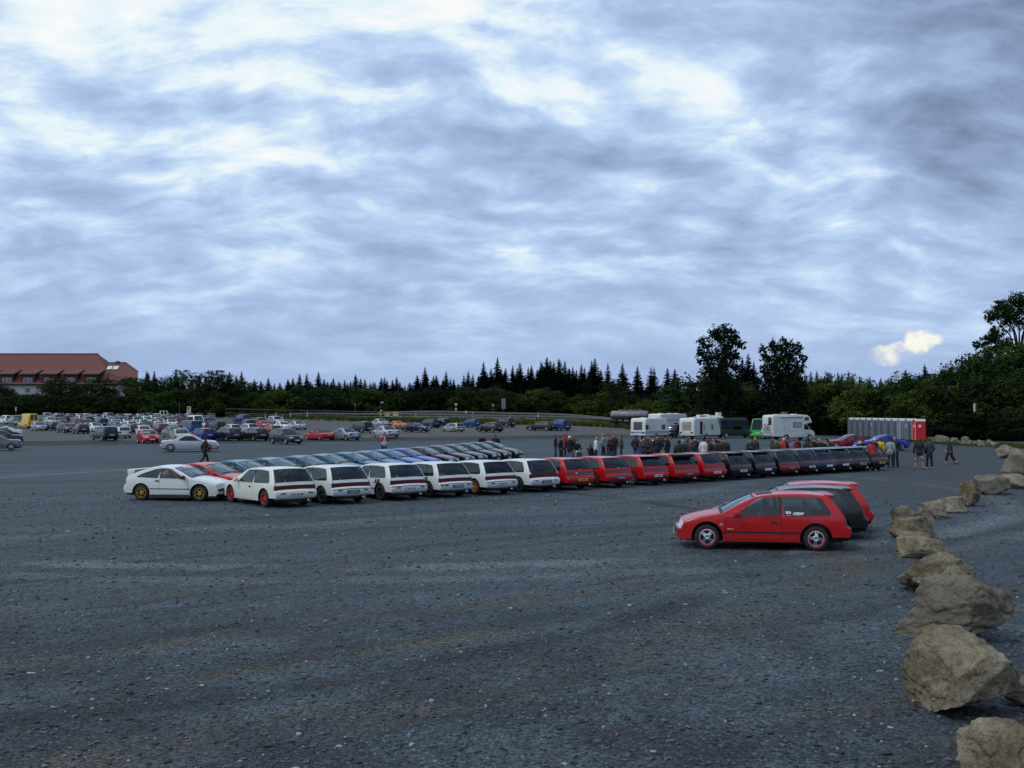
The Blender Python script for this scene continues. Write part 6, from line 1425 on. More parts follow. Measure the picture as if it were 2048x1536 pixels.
def motorhome(label, loc, rz):
    root = thing('motorhome', label, 'motorhome', loc, rz); W = 1.12; f = 2.95; b = -2.95
    prof = [(f - .08, .35, .03), (f, .50, .06), (f - .02, .85, .08, 'b0'), (f - .22, 1.10, .06), (f - .62, 1.28, .05, 'w0', 's'), (f - 1.12, 1.98, .04, 'w1', 's'), (f - .55, 2.05, .02, None, 's'), (f - .48, 2.14, .03), (f - .80, 2.75, .03, 'a0'), (f - 1.2, 2.98, .03), (0, 3.03, .02), (b + .25, 2.98, .02), (b + .03, 2.80, .02, 'r0'), (b, 1.7, .02, 'r1'), (b, .75, .02, 'r2'), (b + .02, .55, .0), (b + .08, .45, 0)]
    S = Shell(prof, W, belt=4, kf=0, kr=0, r=.06, N=3, curve=0.); S.__class__ = FlatShell
    S.ys = lambda x, z: W - (.16 * sst(f - 1.3, f - .9, x) if z < 2.02 else 0.)
    mb = MB(); S.strip(mb, 0, len(S.P) - 1, VGF, skip=[('w0', 'w1', .90)]); cw = round_poly([(f - 1.62, 1.26), (f - .80, 1.26), (f - 1.18, 1.88), (f - 1.62, 1.88)], .05)
    for sg in (1, -1): S.side(mb, S.outline((f - .72, b + 1.85), .40, .33, .38), sg, [cw], .4)
    link_mesh('body', weld(mb, 'body', [CARW]), root)
    mb = MB(); S.strip(mb, 'w0', 'w1', [-.9, -.4, 0, .4, .9], off=-.01); link_mesh('windscreen', weld(mb, 'windscreen', [GLASS_F]), root)
    for sg in (1, -1):
        mb = MB(); S.side(mb, cw, sg, (), .4, -.01); link_mesh('cab_window', weld(mb, 'cab_window', [GLASS_F]), root)
        mb = box_panel(MB(), S, -.2, 1.0, 1.50, 2.12, sg, .010); link_mesh('window_frame', weld(mb, 'window_frame', [BLACKT]), root)
        mb = box_panel(MB(), S, -.14, .94, 1.56, 2.06, sg, .016); link_mesh('side_window', weld(mb, 'side_window', [CURT]), root)
        mb = box_panel(MB(), S, f - 1.55, f - .95, 2.35, 2.72, sg, .012); link_mesh('alcove_window', weld(mb, 'alcove_window', [DKWIN]), root)
        mb = MB(); S.side(mb, [(b + .05, 1.02), (f - 1.6, 1.02), (f - 1.6, 1.04), (b + .05, 1.04)], sg, (), .6, .006); S.side(mb, [(b + .05, 1.30), (f - 1.6, 1.30), (f - 1.6, 1.315), (b + .05, 1.315)], sg, (), .6, .006); link_mesh('trim_line', weld(mb, 'trim_line', [plain('dull trim', (.16, .17, .18), .6)]), root)
        MB().box((f - .95, min(sg * W, sg * (W + .22)), 1.42), (f - .80, max(sg * W, sg * (W + .22)), 1.70)).obj('wing_mirror', [BLACKT], root, bevel=.03)
    mb = MB()
    for a_ in ((-1.45, .72, -1.43, 2.45), (-.78, .72, -.76, 2.45)): S.side(mb, [(a_[0], a_[1]), (a_[2], a_[1]), (a_[2], a_[3]), (a_[0], a_[3])], -1, (), .6, .006)
    link_mesh('door_seam', weld(mb, 'door_seam', [CARG]), root); MB().box((-1.38, -W - .03, 1.5), (-1.30, -W, 1.62)).obj('door_handle', [BLACKT], root)
    MB().tube([(-1.9, -W - .05, 2.75), (1.1, -W - .05, 2.75)], .07, 8).obj('awning', [CARG], root, smooth=True)
    MB().box((-1.9, -.5, 3.02), (-.4, .5, 3.10)).obj('roof_rail', [CARG], root); MB().box((-.9, -.35, 3.05), (-.4, .3, 3.32)).obj('roof_bag', [plain('faded red bag', (.30, .08, .07), .8)], root, bevel=.06); MB().box((.4, -.3, 3.0), (.9, .3, 3.12)).obj('roof_hatch', [CARW], root, bevel=.03)
    mb = MB(); S.strip(mb, ('r0', .9), ('r1', -.9), [-.85, -.6, -.35, -.2], off=.012); link_mesh('rear_window', weld(mb, 'rear_window', [DKWIN]), root)
    MB().box((b + .3, -W + .2, .34), (f - .3, W - .2, .75)).obj('underbody', [UNDER], root)
    mb = MB(); S.strip(mb, ('b0', .1), ('b0', 1.3), [.55, .75, .95], off=.01); link_mesh('headlight', weld(mb, 'headlight', [HEADL]), root); mb = MB(); S.strip(mb, ('b0', .1), ('b0', 1.3), [-.95, -.75, -.55], off=.01); link_mesh('headlight', weld(mb, 'headlight', [HEADL]), root)
    MB().box((b - .05, -.9, .50), (b + .01, .9, .62)).obj('rear_bumper', [plain('grey bumper', (.25, .26, .27), .6)], root)
    for sg in (1, -1):
        MB().box((b - .02, sg * .95 - .10, .68), (b + .01, sg * .95 + .10, .78)).obj('tail_light', [TAILR], root)
        for xc in (f - .72, b + 1.85):
            w = link_mesh('wheel', tyre_mesh(.33, .21, .20, 18), root, loc=(xc, sg * (W - .13), .33), rot=(0, 0, 0 if sg > 0 else math.pi)); link_mesh('rim', rim_mesh('disc', .20, .21, 18), w)
    return root
q, rz = place_rel(1578, 881, 56); mh = motorhome('white motorhome with an overcab bed and bicycles on its rear wall', q, rz)
def bicycle(label, loc, rz, col, s=1., parent=None):
    r = thing('bicycle', label, 'bicycle', loc, rz); fr = plain('bicycle ' + col[0], col[1], .4)
    for x in (-.52, .52):
        w = MB().lathe([(.335 * s, -.018), (.35 * s, 0), (.335 * s, .018), (.32 * s, 0), (.335 * s, -.018)], 26).obj('wheel', [RUBBER], r, loc=(x * s, 0, .345 * s))
        mb = MB()
        for k in range(10):
            a_ = math.pi * k / 10; mb.tube([(math.cos(a_) * .32 * s, 0, math.sin(a_) * .32 * s), (-math.cos(a_) * .32 * s, 0, -math.sin(a_) * .32 * s)], .003, 3)
        mb.obj('spokes', [CHROME], w)
    BB, ST, HD, FA, RA_ = (-.05, 0, .30), (-.18, 0, .78), (.36, 0, .80), (.52, 0, .345), (-.52, 0, .345)
    mb = MB(); k = lambda *p: [tuple(c * s for c in q) for q in p]
    for a_, b_ in ((BB, ST), (BB, HD), (ST, HD), (BB, RA_), (ST, RA_), (HD, FA)): mb.tube(k(a_, b_), .017 * s, 6)
    mb.obj('frame', [fr], r, smooth=True)
    MB().tube(k((.36, 0, .80), (.33, 0, .95), (.36, .27, .98)), .013 * s, 6).tube(k((.33, 0, .95), (.36, -.27, .98)), .013 * s, 6).obj('handlebar', [BLACKT], r)
    MB().tube(k((-.18, 0, .78), (-.20, 0, .88)), .013 * s, 6).prism([(-.34 * s, .87 * s), (-.06 * s, .89 * s), (-.06 * s, .92 * s), (-.34 * s, .93 * s)], -.06 * s, .06 * s).obj('saddle', [BLACKT], r)
    MB().lathe([(.09 * s, -.01), (.09 * s, .01)], 12, close=True, M=Matrix.Translation(Vector(BB) * s)).tube(k((-.05, -.06, .30), (.06, -.07, .16)), .01, 4).tube(k((-.05, .06, .30), (-.16, .07, .44)), .01, 4).obj('crank', [CHROME], r)
    return r
Mw = Matrix.Translation(mh.location) @ Matrix.Rotation(mh.rotation_euler.z, 4, 'Z')
for (y, x, z, c, l) in ((-.15, -3.10, 1.02, ('dark red', (.12, .01, .01)), 'dark red bicycle hung on the rear wall of the motorhome'), (.10, -3.32, 1.02, ('silver', (.45, .46, .47)), 'silver bicycle hung outermost on the rear wall of the motorhome')):
    p = Mw @ Vector((x, y, z)); bicycle(l, p, mh.rotation_euler.z + R(90), c, .92)
MB().tube([(-2.95, -.7, 1.0), (-3.42, -.7, 1.0)], .02, 5).tube([(-2.95, .7, 1.0), (-3.42, .7, 1.0)], .02, 5).tube([(-3.10, -.9, 1.02), (-3.10, .9, 1.02)], .02, 5).tube([(-3.32, -.9, 1.02), (-3.32, .9, 1.02)], .02, 5).tube([(-2.96, -.5, 1.9), (-3.35, -.5, 1.9)], .015, 5).tube([(-2.96, .5, 1.9), (-3.35, .5, 1.9)], .015, 5).obj('bicycle_rack', [CHROME], mh)

# open topped white jeep at the very back
q, rz = place_rel(329, 840, 95); r = thing('jeep', 'white open backed jeep standing at the back of the left lot', 'jeep', q, rz)
mb = MB(); mb.prism([(-1.9, .55), (1.9, .55), (1.95, .95), (.75, 1.12), (-1.9, 1.05)], -.78, .78); mb.obj('body', [PT['white']], r, bevel=.04)
mb = MB()
for y in (-.72, .72):
    for a_, b_ in (((.75, y, 1.1), (.45, y, 1.85)), ((.45, y, 1.85), (-.85, y, 1.85)), ((-.85, y, 1.85), (-.85, y, 1.05)), ((-.15, y, 1.85), (-.15, y, 1.05))): mb.tube([a_, b_], .055, 6)
mb.box((-.9, -.76, 1.84), (.48, .76, 1.90)); mb.obj('cab_frame', [PT['white']], r)
MB().box((-1.85, -.74, 1.06), (-.95, .74, 1.30)).obj('load_bed', [PT['white']], r, bevel=.03)
for x in (1.25, -1.2):
    for sg in (1, -1): w = link_mesh('wheel', tyre_mesh(.37, .22, .2, 14), r, loc=(x, sg * .72, .37), rot=(0, 0, 0 if sg > 0 else math.pi)); link_mesh('rim', rim_mesh('disc', .2, .22, 14), w)

# tank trailer
q = at(1260, 857); rz = R(-14); r = thing('tank_trailer', 'grey weathered tank trailer on the verge below the guard rail', 'tank trailer', q + Vector((0, .6, 0)), rz); r.location.z = ground_z(r.location.x, r.location.y)
GT = plain('weathered tank steel', (.21, .22, .25), .55, metal=.25, var=.75, vscale=1.6)
mb = MB(); n = 24; prof = [(-3.4, .55), (-3.32, .82), (-3.1, .95), (3.1, .95), (3.32, .82), (3.4, .55)]; v = []
for x, s in prof:
    for k in range(n): a_ = 2 * math.pi * k / n; v.append((x, math.cos(a_) * 1.18 * s, 2.35 + math.sin(a_) * .84 * s))
fs = [(i * n + k, i * n + (k + 1) % n, (i + 1) * n + (k + 1) % n, (i + 1) * n + k) for i in range(len(prof) - 1) for k in range(n)] + [tuple(range(n))[::-1], tuple((len(prof) - 1) * n + k for k in range(n))]
mb.add(v, fs); mb.obj('tank', [GT], r, smooth=True)
mb = MB()
for x in (-2.4, -1.2, 0, 1.2, 2.4): mb.prism([(x - .05, 1.15), (x + .05, 1.15), (x + .05, 1.75), (x - .05, 1.75)], -1.0, 1.0)
mb.obj('cradle', [UNDER], r); MB().box((-3.3, -1.19, 2.10), (2.9, -1.10, 2.20)).obj('hose_channel', [plain('dark steel', (.05, .05, .06), .6)], r)
for x in (-1.7, .2, 2.0): MB().lathe([(.24, 0), (.24, .22), (.20, .27), (.01, .28)], 14, 'z', M=Matrix.Translation((x, 0, 3.12))).obj('hatch', [GT], r, smooth=True)
mb = MB(); mb.tube([(-1.7, -.45, 3.38), (2.0, -.45, 3.38)], .02, 5); [mb.tube([(x, -.45, 3.0), (x, -.45, 3.38)], .02, 5) for x in (-1.7, -.5, .8, 2.0)]; mb.obj('railing', [GT], r)
mb = MB(); mb.box((-3.2, -.55, .95), (3.2, -.40, 1.2)); mb.box((-3.2, .40, .95), (3.2, .55, 1.2)); [mb.box((x - .08, -.55, .9), (x + .08, .55, 1.1)) for x in (-2.6, -1.4, 2.4)]; mb.tube([(3.1, 0, 1.0), (4.6, 0, .8)], .06, 6); mb.obj('chassis', [UNDER], r)
for x in (-2.9, -.9, 2.6):
    for sg in (1, -1): w = link_mesh('wheel', tyre_mesh(.55, .30, .30, 20), r, loc=(x, sg * .92, .55), rot=(0, 0, 0 if sg > 0 else math.pi)); link_mesh('rim', rim_mesh('disc', .30, .30, 16), w).data.materials[0] = RIMDK

# yellow topped site trailers beyond the fence
for px, lab in ((775, 'left one of two yellow topped site trailers beyond the mesh fence'), (790, 'right one of two yellow topped site trailers beyond the mesh fence')):
    p = atY(px + (2 if px > 780 else 0), 216); r = thing('site_trailer', lab, 'trailer', p, R(rnd.uniform(-8, 8)), 'site trailers beyond the fence')
    MB().box((-.52, -.5, .35), (.52, .5, .85)).obj('body', [plain('dirty white panel', (.42, .43, .42), .7)], r, bevel=.04); MB().prism([(-.56, .85), (.56, .85), (.50, 1.25), (-.42, 1.25)], -.52, .52).obj('cover', [PT['yellow']], r, bevel=.03)
    for sg in (1, -1): link_mesh('wheel', tyre_mesh(.25, .14, .15, 12), r, loc=(0, sg * .55, .25))
    MB().tube([(.5, 0, .4), (1.0, 0, .42)], .03, 5).obj('drawbar', [CHROME], r)

# ------------------------------------------------------------------ portable toilets
TG = plain('blue grey cabin wall', (.125, .155, .20), .55, var=.25, vscale=3.); TGL = plain('pale grey cabin wall', (.20, .235, .275), .55, var=.2, vscale=3.); TR = plain('red cabin wall', (.50, .012, .012), .5); TROOF = plain('white cabin roof', (.46, .49, .52), .45)
def toilet(label, loc, rz, m, roofh, door=None):
    r = thing('portable_toilet', label, 'portable toilet', loc, rz, 'portable toilets standing in a line'); w = .55; H = 2.12
    mb = MB(); mb.box((-w, -w, .12), (w, w, H)); mb.obj('cabin', [m], r, bevel=.03)
    arch = [(-w - .01, H - .02)] + [(-w * 1.0 * math.cos(math.pi * k / 10) , H + roofh * math.sin(math.pi * k / 10)) for k in range(11)] + [(w + .01, H - .02)]
    MB().prism(arch[1:-1] if False else arch, -w - .02, w + .02, 'x').obj('roof', [TROOF], r, smooth=False, bevel=.015)
    MB().box((-w - .03, -w - .03, 0), (w + .03, w + .03, .13)).obj('skid', [UNDER], r)
    # arched door on the front (local +x)
    dp = [(-.40, .16), (.40, .16), (.40, 1.96)] + [(.40 * math.cos(math.pi * k / 8), 1.96 + .34 * math.sin(math.pi * k / 8)) for k in range(1, 8)] + [(-.40, 1.96)]
    d = MB().prism(dp, w + .004, w + .035, 'x').obj('door', [door or m], r, bevel=.01)
    fr = MB()
    for y in (-.49, .49): fr.box((w + .002, y - .05, .14), (w + .05, y + .05, 2.0))
    fr.obj('door_frame', [TGL if m is TG else TROOF], r, bevel=.01)
    MB().box((w + .034, .26, 1.02), (w + .06, .33, 1.14)).obj('handle', [BLACKT], d)
    for k in range(3): MB().box((w + .034, -.28, .45 + k * .42), (w + .046, .20, .72 + k * .42)).obj('door_rib', [door or m], d, bevel=.008) if False else None
    return r
ta, tb = at(1707, 874), at(1838, 884); d = (tb - ta); L = d.length; perp = math.atan2(d.y, d.x) - R(90)
names = ['leftmost grey toilet cabin of the line', 'second grey toilet cabin from the left end', 'third grey toilet cabin from the left, with a small white label', 'fourth toilet cabin from the left, with pale door edge', 'grey toilet cabin with a round white sticker in the middle of the line', 'sixth grey toilet cabin, right of the stickered one', 'grey toilet cabin left of centre right pair', 'grey toilet cabin beside the pale one', 'pale grey toilet cabin near the right end', 'blue grey toilet cabin beside the red one', 'red toilet cabin with white roof at the right end of the line']
for i, nme in enumerate(names):
    t = i / 10; p = ta + d * t; p.z = ground_z(p.x, p.y) + .05
    m = TR if i == 10 else TGL if i == 8 else TG
    r = toilet(nme, p, perp + rnd.uniform(-.03, .03), m, .26 if i != 10 else .22, TG if i in (8,) and False else None); r.scale = (1.0, 1.0, 1.06)
    if i in (4, 9, 10):
        st = MB().lathe([(.001, 0), (.15, 0), (.15, .006)], 18, 'x', M=Matrix.Translation((.588, -.12 if i == 4 else .1, 1.62))); st.obj('sticker', [WHITEINK], r)
        if i == 10: MB().lathe([(.001, 0), (.16, 0), (.16, .006)], 18, 'y', M=Matrix.Translation((.1, .551, 1.62))).obj('sticker', [WHITEINK], r); MB().box((.0, .5575, 1.60), (.2, .5595, 1.64)).obj('sticker_mark', [TAILR], r)
        else: MB().box((.595, -.20 + (.22 if i != 4 else 0), 1.60), (.598, -.04 + (.22 if i != 4 else 0), 1.64)).obj('sticker_mark', [TAILR], r)
    if i == 2: MB().box((.588, .02, 1.45), (.594, .14, 1.65)).obj('label_plate', [WHITEINK], r)
# ------------------------------------------------------------------ people
def capsule(mb, a, b, ra, rb, seg=12):
    a, b = Vector(a), Vector(b); t = (b - a); L = t.length; t.normalize(); pts, rs = [], []
    for q in (-1, -.8, -.45): pts.append(a + t * ra * q); rs.append(ra * math.sqrt(max(.004, 1 - q * q)))
    for q in (0, .5, 1): pts.append(a + t * L * q); rs.append(ra + (rb - ra) * q)
    for q in (.45, .8, 1): pts.append(b + t * rb * q); rs.append(rb * math.sqrt(max(.004, 1 - q * q)))
    mb.tube(pts, rs, seg)
def loft(mb, rings, seg=16):
    """rings: (centre, half depth, half width, forward vector, side vector)"""
    v = []
    for c, rx, ry, fx, sy in rings:
        for k in range(seg): a = 2 * math.pi * k / seg; v.append(c + fx * rx * math.cos(a) + sy * ry * math.sin(a))
    n = len(rings); f = [(i * seg + k, i * seg + (k + 1) % seg, (i + 1) * seg + (k + 1) % seg, (i + 1) * seg + k) for i in range(n - 1) for k in range(seg)]
    f += [tuple(range(seg))[::-1], tuple((n - 1) * seg + k for k in range(seg))]
    mb.add(v, f)

POSES = {}
def pose(name, pelvis=(0, 0, .95), lean=0., head=0., arms=None, legs=None, turn=0.):
    POSES[name] = dict(pelvis=V(*pelvis), lean=lean, head=head, arms=arms, legs=legs, turn=turn)
# arms: (elbow, wrist) for left (+y) and right (-y) relative to the shoulder; legs: (knee, ankle) relative to the hip
SL = ((.02, .03, -.45), (-.01, .01, -.86))
pose('stand', arms=(((-.02, .07, -.29), (.05, .09, -.54)), ((-.02, -.07, -.29), (.06, -.08, -.54))), legs=(((.02, .02, -.43), (-.01, .03, -.86)), ((.01, -.03, -.43), (-.03, -.05, -.86))))
pose('wide', arms=(((-.03, .10, -.28), (.06, .12, -.52)), ((-.03, -.10, -.28), (.08, -.11, -.51))), legs=(((.02, .08, -.43), (-.01, .13, -.85)), ((.02, -.07, -.43), (-.01, -.12, -.85))))
pose('pockets', arms=(((-.08, .10, -.27), (.06, .02, -.47)), ((-.08, -.10, -.27), (.06, -.02, -.47))), legs=(((.03, .03, -.43), (.02, .06, -.86)), ((-.01, -.03, -.43), (-.05, -.05, -.86))))
pose('crossed', arms=(((.05, .08, -.27), (.19, -.12, -.22)), ((.05, -.08, -.27), (.21, .10, -.17))), legs=(((.02, .05, -.43), (-.01, .08, -.86)), ((.01, -.04, -.43), (-.02, -.07, -.86))))
pose('camera', head=-.1, arms=(((.16, .07, -.22), (.22, -.10, .10)), ((.14, -.07, -.23), (.22, .09, .09))), legs=(((.02, .04, -.43), (-.01, .06, -.86)), ((.01, -.04, -.43), (-.02, -.06, -.86))))
pose('hold', head=.25, arms=(((.03, .06, -.28), (.26, .0, -.26)), ((-.02, -.07, -.29), (.05, -.08, -.54))), legs=(((.04, .03, -.43), (.05, .04, -.86)), ((-.02, -.03, -.43), (-.08, -.04, -.86))))
pose('walk', lean=.06, arms=(((-.12, .06, -.26), (-.06, .07, -.52)), ((.10, -.06, -.27), (.27, -.05, -.42))), legs=(((.20, .01, -.38), (.27, .01, -.82)), ((-.08, -.01, -.43), (-.36, -.01, -.76))))
pose('point', arms=(((.24, .05, -.10), (.50, .02, .02)), ((-.04, -.09, -.28), (.06, -.05, -.50))), legs=(((.02, .05, -.43), (-.01, .08, -.86)), ((.01, -.05, -.43), (-.02, -.09, -.86))))
pose('bend', lean=.75, head=.35, pelvis=(-.12, 0, .93), arms=(((.12, .04, -.26), (.36, .02, -.36)), ((.10, -.04, -.27), (.32, -.02, -.40))), legs=(((.06, .04, -.42), (.09, .05, -.85)), ((.02, -.04, -.43), (.0, -.06, -.85))))
pose('lean', lean=.38, head=.3, pelvis=(-.06, 0, .94), arms=(((.10, .06, -.26), (.30, .01, -.30)), ((.08, -.06, -.27), (.28, -.01, -.34))), legs=(((.04, .04, -.42), (.04, .05, -.86)), ((.01, -.04, -.43), (-.02, -.06, -.86))))
pose('crouch', pelvis=(-.12, 0, .34), lean=.35, arms=(((.20, .06, -.18), (.27, -.10, .10)), ((.20, -.06, -.18), (.27, .08, .10))), legs=(((.36, .12, .12), (.12, .10, -.25)), ((.30, -.10, -.18), (-.10, -.10, -.24))))
pose('sit', pelvis=(-.05, 0, .66), lean=.22, arms=(((.14, .08, -.22), (.36, .10, -.27)), ((.14, -.08, -.22), (.36, -.10, -.27))), legs=(((.38, .12, -.10), (.28, .15, -.52)), ((.38, -.12, -.10), (.28, -.15, -.52))))
pose('smoke', head=.15, arms=(((.06, .08, -.26), (.22, -.04, -.02)), ((-.06, -.09, -.27), (.07, -.02, -.48))), legs=(((.03, .04, -.43), (.02, .07, -.86)), ((.0, -.03, -.43), (-.03, -.06, -.86))))
BODY = {}
def body_mesh(pn):
    if pn in BODY: return BODY[pn]
    ps = POSES[pn]; mb = MB(); bones = []
    pel = ps['pelvis']; ln = ps['lean']; up = V(math.sin(ln), 0, math.cos(ln)); fw = V(math.cos(ln), 0, -math.sin(ln)); sd = V(0, 1, 0)
    hl = ps['head'] + ln * .45; hup = V(math.sin(hl), 0, math.cos(hl)); hf = V(math.cos(hl), 0, -math.sin(hl))
    neck = pel + up * .545; hd = neck + hup * .135 + hf * .03
    loft(mb, [(pel - up * .10, .07, .10, fw, sd), (pel - up * .04, .115, .165, fw, sd), (pel + up * .06, .115, .165, fw, sd), (pel + up * .18, .10, .145, fw, sd), (pel + up * .34, .122, .175, fw, sd), (pel + up * .45, .105, .185, fw, sd), (pel + up * .51, .07, .12, fw, sd), (neck, .058, .06, fw, sd), (neck + hup * .06 + hf * .01, .052, .054, fw, sd)])
    bones += [('hip', pel - up * .08, pel + up * .04, .15), ('torso', pel + up * .10, pel + up * .46, .16), ('neck', neck, neck + hup * .04, .055)]
    # head with jaw, nose and ears
    loft(mb, [(hd - hup * .115 + hf * .035, .035, .030, hf, sd), (hd - hup * .085 + hf * .022, .068, .055, hf, sd), (hd - hup * .04 + hf * .008, .088, .070, hf, sd), (hd + hup * .02, .097, .075, hf, sd), (hd + hup * .07 - hf * .008, .088, .070, hf, sd), (hd + hup * .105 - hf * .012, .058, .048, hf, sd), (hd + hup * .118 - hf * .012, .02, .018, hf, sd)])
    capsule(mb, hd + hf * .088 + hup * .012, hd + hf * .108 - hup * .022, .010, .016, 8); capsule(mb, neck - hup * .02, hd - hup * .02, .050, .05)
    for s in (1, -1): capsule(mb, hd + sd * s * .076 + hup * .015 - hf * .01, hd + sd * s * .078 - hup * .025 - hf * .006, .016, .013, 8)
    bones.append(('head', hd - hup * .05, hd + hup * .05, .085)); feet = []
    for s, (el, wr), (kn, an) in ((1, ps['arms'][0], ps['legs'][0]), (-1, ps['arms'][1], ps['legs'][1])):
        tf = lambda p: fw * p[0] + sd * p[1] + up * p[2] if ln < .5 else V(*p)
        sh = pel + up * .47 + sd * s * .185; e = sh + tf(el); w = sh + tf(wr); h = pel - up * .02 + sd * s * .095; k = h + V(*kn); a = h + V(*an)
        capsule(mb, sh, e, .056, .042); capsule(mb, e, w, .042, .029); capsule(mb, h, k, .088, .058); capsule(mb, k, a, .056, .040)
        bones += [('upperarm' + 'LR'[s < 0], sh, e, .05), ('forearm' + 'LR'[s < 0], e, w, .035), ('thigh', h, k, .075), ('shin', k, a, .048)]
        # hand: palm, four fingers and a thumb
        d = (w - e).normalized(); nrm = d.cross(V(0, s, 0)); nrm = nrm.normalized() if nrm.length > .1 else V(1, 0, 0); lat = nrm.cross(d).normalized()
        lat = nrm if pn in ('stand', 'walk', 'wide', 'pockets') else lat
        pal = d.cross(lat).normalized()
        loft(mb, [(w, .018, .026, pal, lat), (w + d * .045, .016, .040, pal, lat), (w + d * .085, .014, .040, pal, lat), (w + d * .095, .008, .034, pal, lat)], 10)
        for q, (off, ll) in enumerate(((-.030, .066), (-.010, .076), (.010, .072), (.030, .056))):
            p0 = w + d * .085 + lat * off; p1 = p0 + d * ll * .5 + pal * .006; p2 = p1 + d * ll * .42 + pal * .022; mb.tube([p0 - d * .01, p1, p2], [.0095, .009, .0075], 7)
        p0 = w + d * .025 + lat * .030; mb.tube([p0 - lat * .01, p0 + d * .03 + lat * .025 + pal * .008, p0 + d * .06 + lat * .030 + pal * .02], [.012, .011, .008], 7)
        bones.append(('hand', w + d * .02, w + d * .13, .03))
        ff = V(1, 0, 0); a0 = V(a.x, a.y, max(a.z, .05))
        loft(mb, [(a0 - ff * .075 + V(0, 0, -.03), .035, .026, V(0, 0, 1), sd), (a0 - ff * .045 + V(0, 0, -.022), .052, .038, V(0, 0, 1), sd), (a0 + ff * .05 + V(0, 0, -.030), .042, .040, V(0, 0, 1), sd), (a0 + ff * .13 + V(0, 0, -.048), .026, .046, V(0, 0, 1), sd), (a0 + ff * .19 + V(0, 0, -.056), .014, .030, V(0, 0, 1), sd)], 12)
        bones.append(('footL' if s > 0 else 'footR', a0 + V(-.05, 0, -.04), a0 + V(.15, 0, -.05), .035))
    me = mb.mesh('body_parts', [], smooth=True); o = bpy.data.objects.new('body_parts', me); C.objects.link(o)
    rm = o.modifiers.new('r', 'REMESH'); rm.mode = 'VOXEL'; rm.voxel_size = .0115; rm.use_smooth_shade = True
    sm = o.modifiers.new('s', 'SMOOTH'); sm.factor = .5; sm.iterations = 2
    dg = bpy.context.evaluated_depsgraph_get(); res = bpy.data.meshes.new_from_object(o.evaluated_get(dg)); bpy.data.objects.remove(o); bpy.data.meshes.remove(me)
    res.name = 'person_body'; zmin = min(v.co.z for v in res.vertices)
    for v in res.vertices: v.co.z -= zmin
    off = V(0, 0, -zmin); cls = []
    for v in res.vertices:
        best = None
        for nm, a, b, r in bones:
            a_, b_ = a + off, b + off; ab = b_ - a_; t = max(0, min(1, (v.co - a_).dot(ab) / ab.length_squared)); dd = (v.co - a_ - ab * t).length / r if nm in ('torso', 'hip', 'head') else (v.co - a_ - ab * t).length / r
            if best is None or dd < best[0]: best = (dd, nm, t)
        cls.append((best[1], best[2]))
    res.materials.clear(); res.materials.append(SKIN)
    BODY[pn] = dict(me=res, cls=cls, hd=hd + off, hup=hup, hf=hf, wrists=None, cache={}, up=up); return BODY[pn]
SKIN = plain('skin', (.38, .20, .14), .6)
def garment(pn, kind):
    B = body_mesh(pn)
    if kind in B['cache']: return B['cache'][kind]
    me, cls = B['me'], B['cls']
    def keep(i):
        n, t = cls[i]; co = me.vertices[i].co; lr = n[-1]; n = n[:-1] if n[:-1] in ('upperarm', 'forearm', 'foot') else n
        if kind == 'jacket': return n in ('torso', 'upperarm') or (n == 'hip') or (n == 'forearm' and t < .95)
        if kind == 'tshirt': return n in ('torso',) or (n == 'hip' and True) or (n == 'upperarm' and t < .75)
        if kind == 'trousers': return n in ('hip', 'thigh') or (n == 'shin' and t < .97)
        if kind == 'shorts': return n in ('hip', 'thigh') or (n == 'shin' and t < .12)
        if kind == 'capri': return n in ('hip', 'thigh') or (n == 'shin' and t < .62)
        if kind in ('shoeL', 'shoeR'): return n == 'foot' and lr == kind[-1]
        if kind in ('sleeveL', 'sleeveR'): return ((n == 'upperarm' and t > .05) or (n == 'forearm' and t < .93)) and lr == kind[-1]
        d = co - B['hd']
        if kind == 'hair': return n == 'head' and (d.dot(B['hup']) > .045 or (d.dot(B['hf']) < -.01 and d.dot(B['hup']) > -.07))
        if kind == 'longhair': return (n == 'head' and (d.dot(B['hup']) > .05 or d.dot(B['hf']) < .015)) or (n == 'neck' and d.dot(B['hf']) < -.03)
        if kind == 'cap': return n == 'head' and d.dot(B['hup']) > .035
    th = {'jacket': .026, 'tshirt': .016, 'trousers': .018, 'shorts': .030, 'capri': .026, 'shoeL': .012, 'shoeR': .012, 'sleeveL': .034, 'sleeveR': .034, 'hair': .012, 'longhair': .020, 'cap': .014}[kind]
    if kind in ('trousers', 'shorts', 'capri'): pass
    v, mp, f = [], {}, []
    for p in me.polygons:
        if all(keep(i) for i in p.vertices):
            for i in p.vertices:
                if i not in mp:
                    n, t = cls[i]; ex = th
                    if kind in ('jacket', 'tshirt') and n == 'hip': ex = th + .008
                    if kind == 'trousers' and n == 'shin': ex = th + .012 * t
                    if kind == 'capri' and n == 'shin': ex = th + .02
                    mp[i] = len(v); v.append(me.vertices[i].co + me.vertices[i].normal * ex)
            f.append(tuple(mp[i] for i in p.vertices))
    if kind == 'cap':
        mb = MB(); hd, hf, hup = B['hd'], B['hf'], B['hup']; base = len(v)
        ring = [hd + hup * .05 + hf * .085 + V(0, y, 0) for y in (-.062, -.03, 0, .03, .062)] + [hd + hup * .040 + hf * x + V(0, y, 0) for x, y in ((.135, .055), (.17, .03), (.18, 0), (.17, -.03), (.135, -.055))]
        v += ring; f.append(tuple(base + i for i in range(10))); v += [p - hup * .008 for p in ring]; f.append(tuple(base + 10 + i for i in range(9, -1, -1))); f += [(base + i, base + 10 + i, base + 10 + (i + 1) % 10, base + (i + 1) % 10) for i in range(10)]
    g = new_mesh(kind.rstrip('LR'), v, f, [PLACE], smooth=True); B['cache'][kind] = g; return g
PLACE = plain('cloth', (.03, .03, .035), .85)
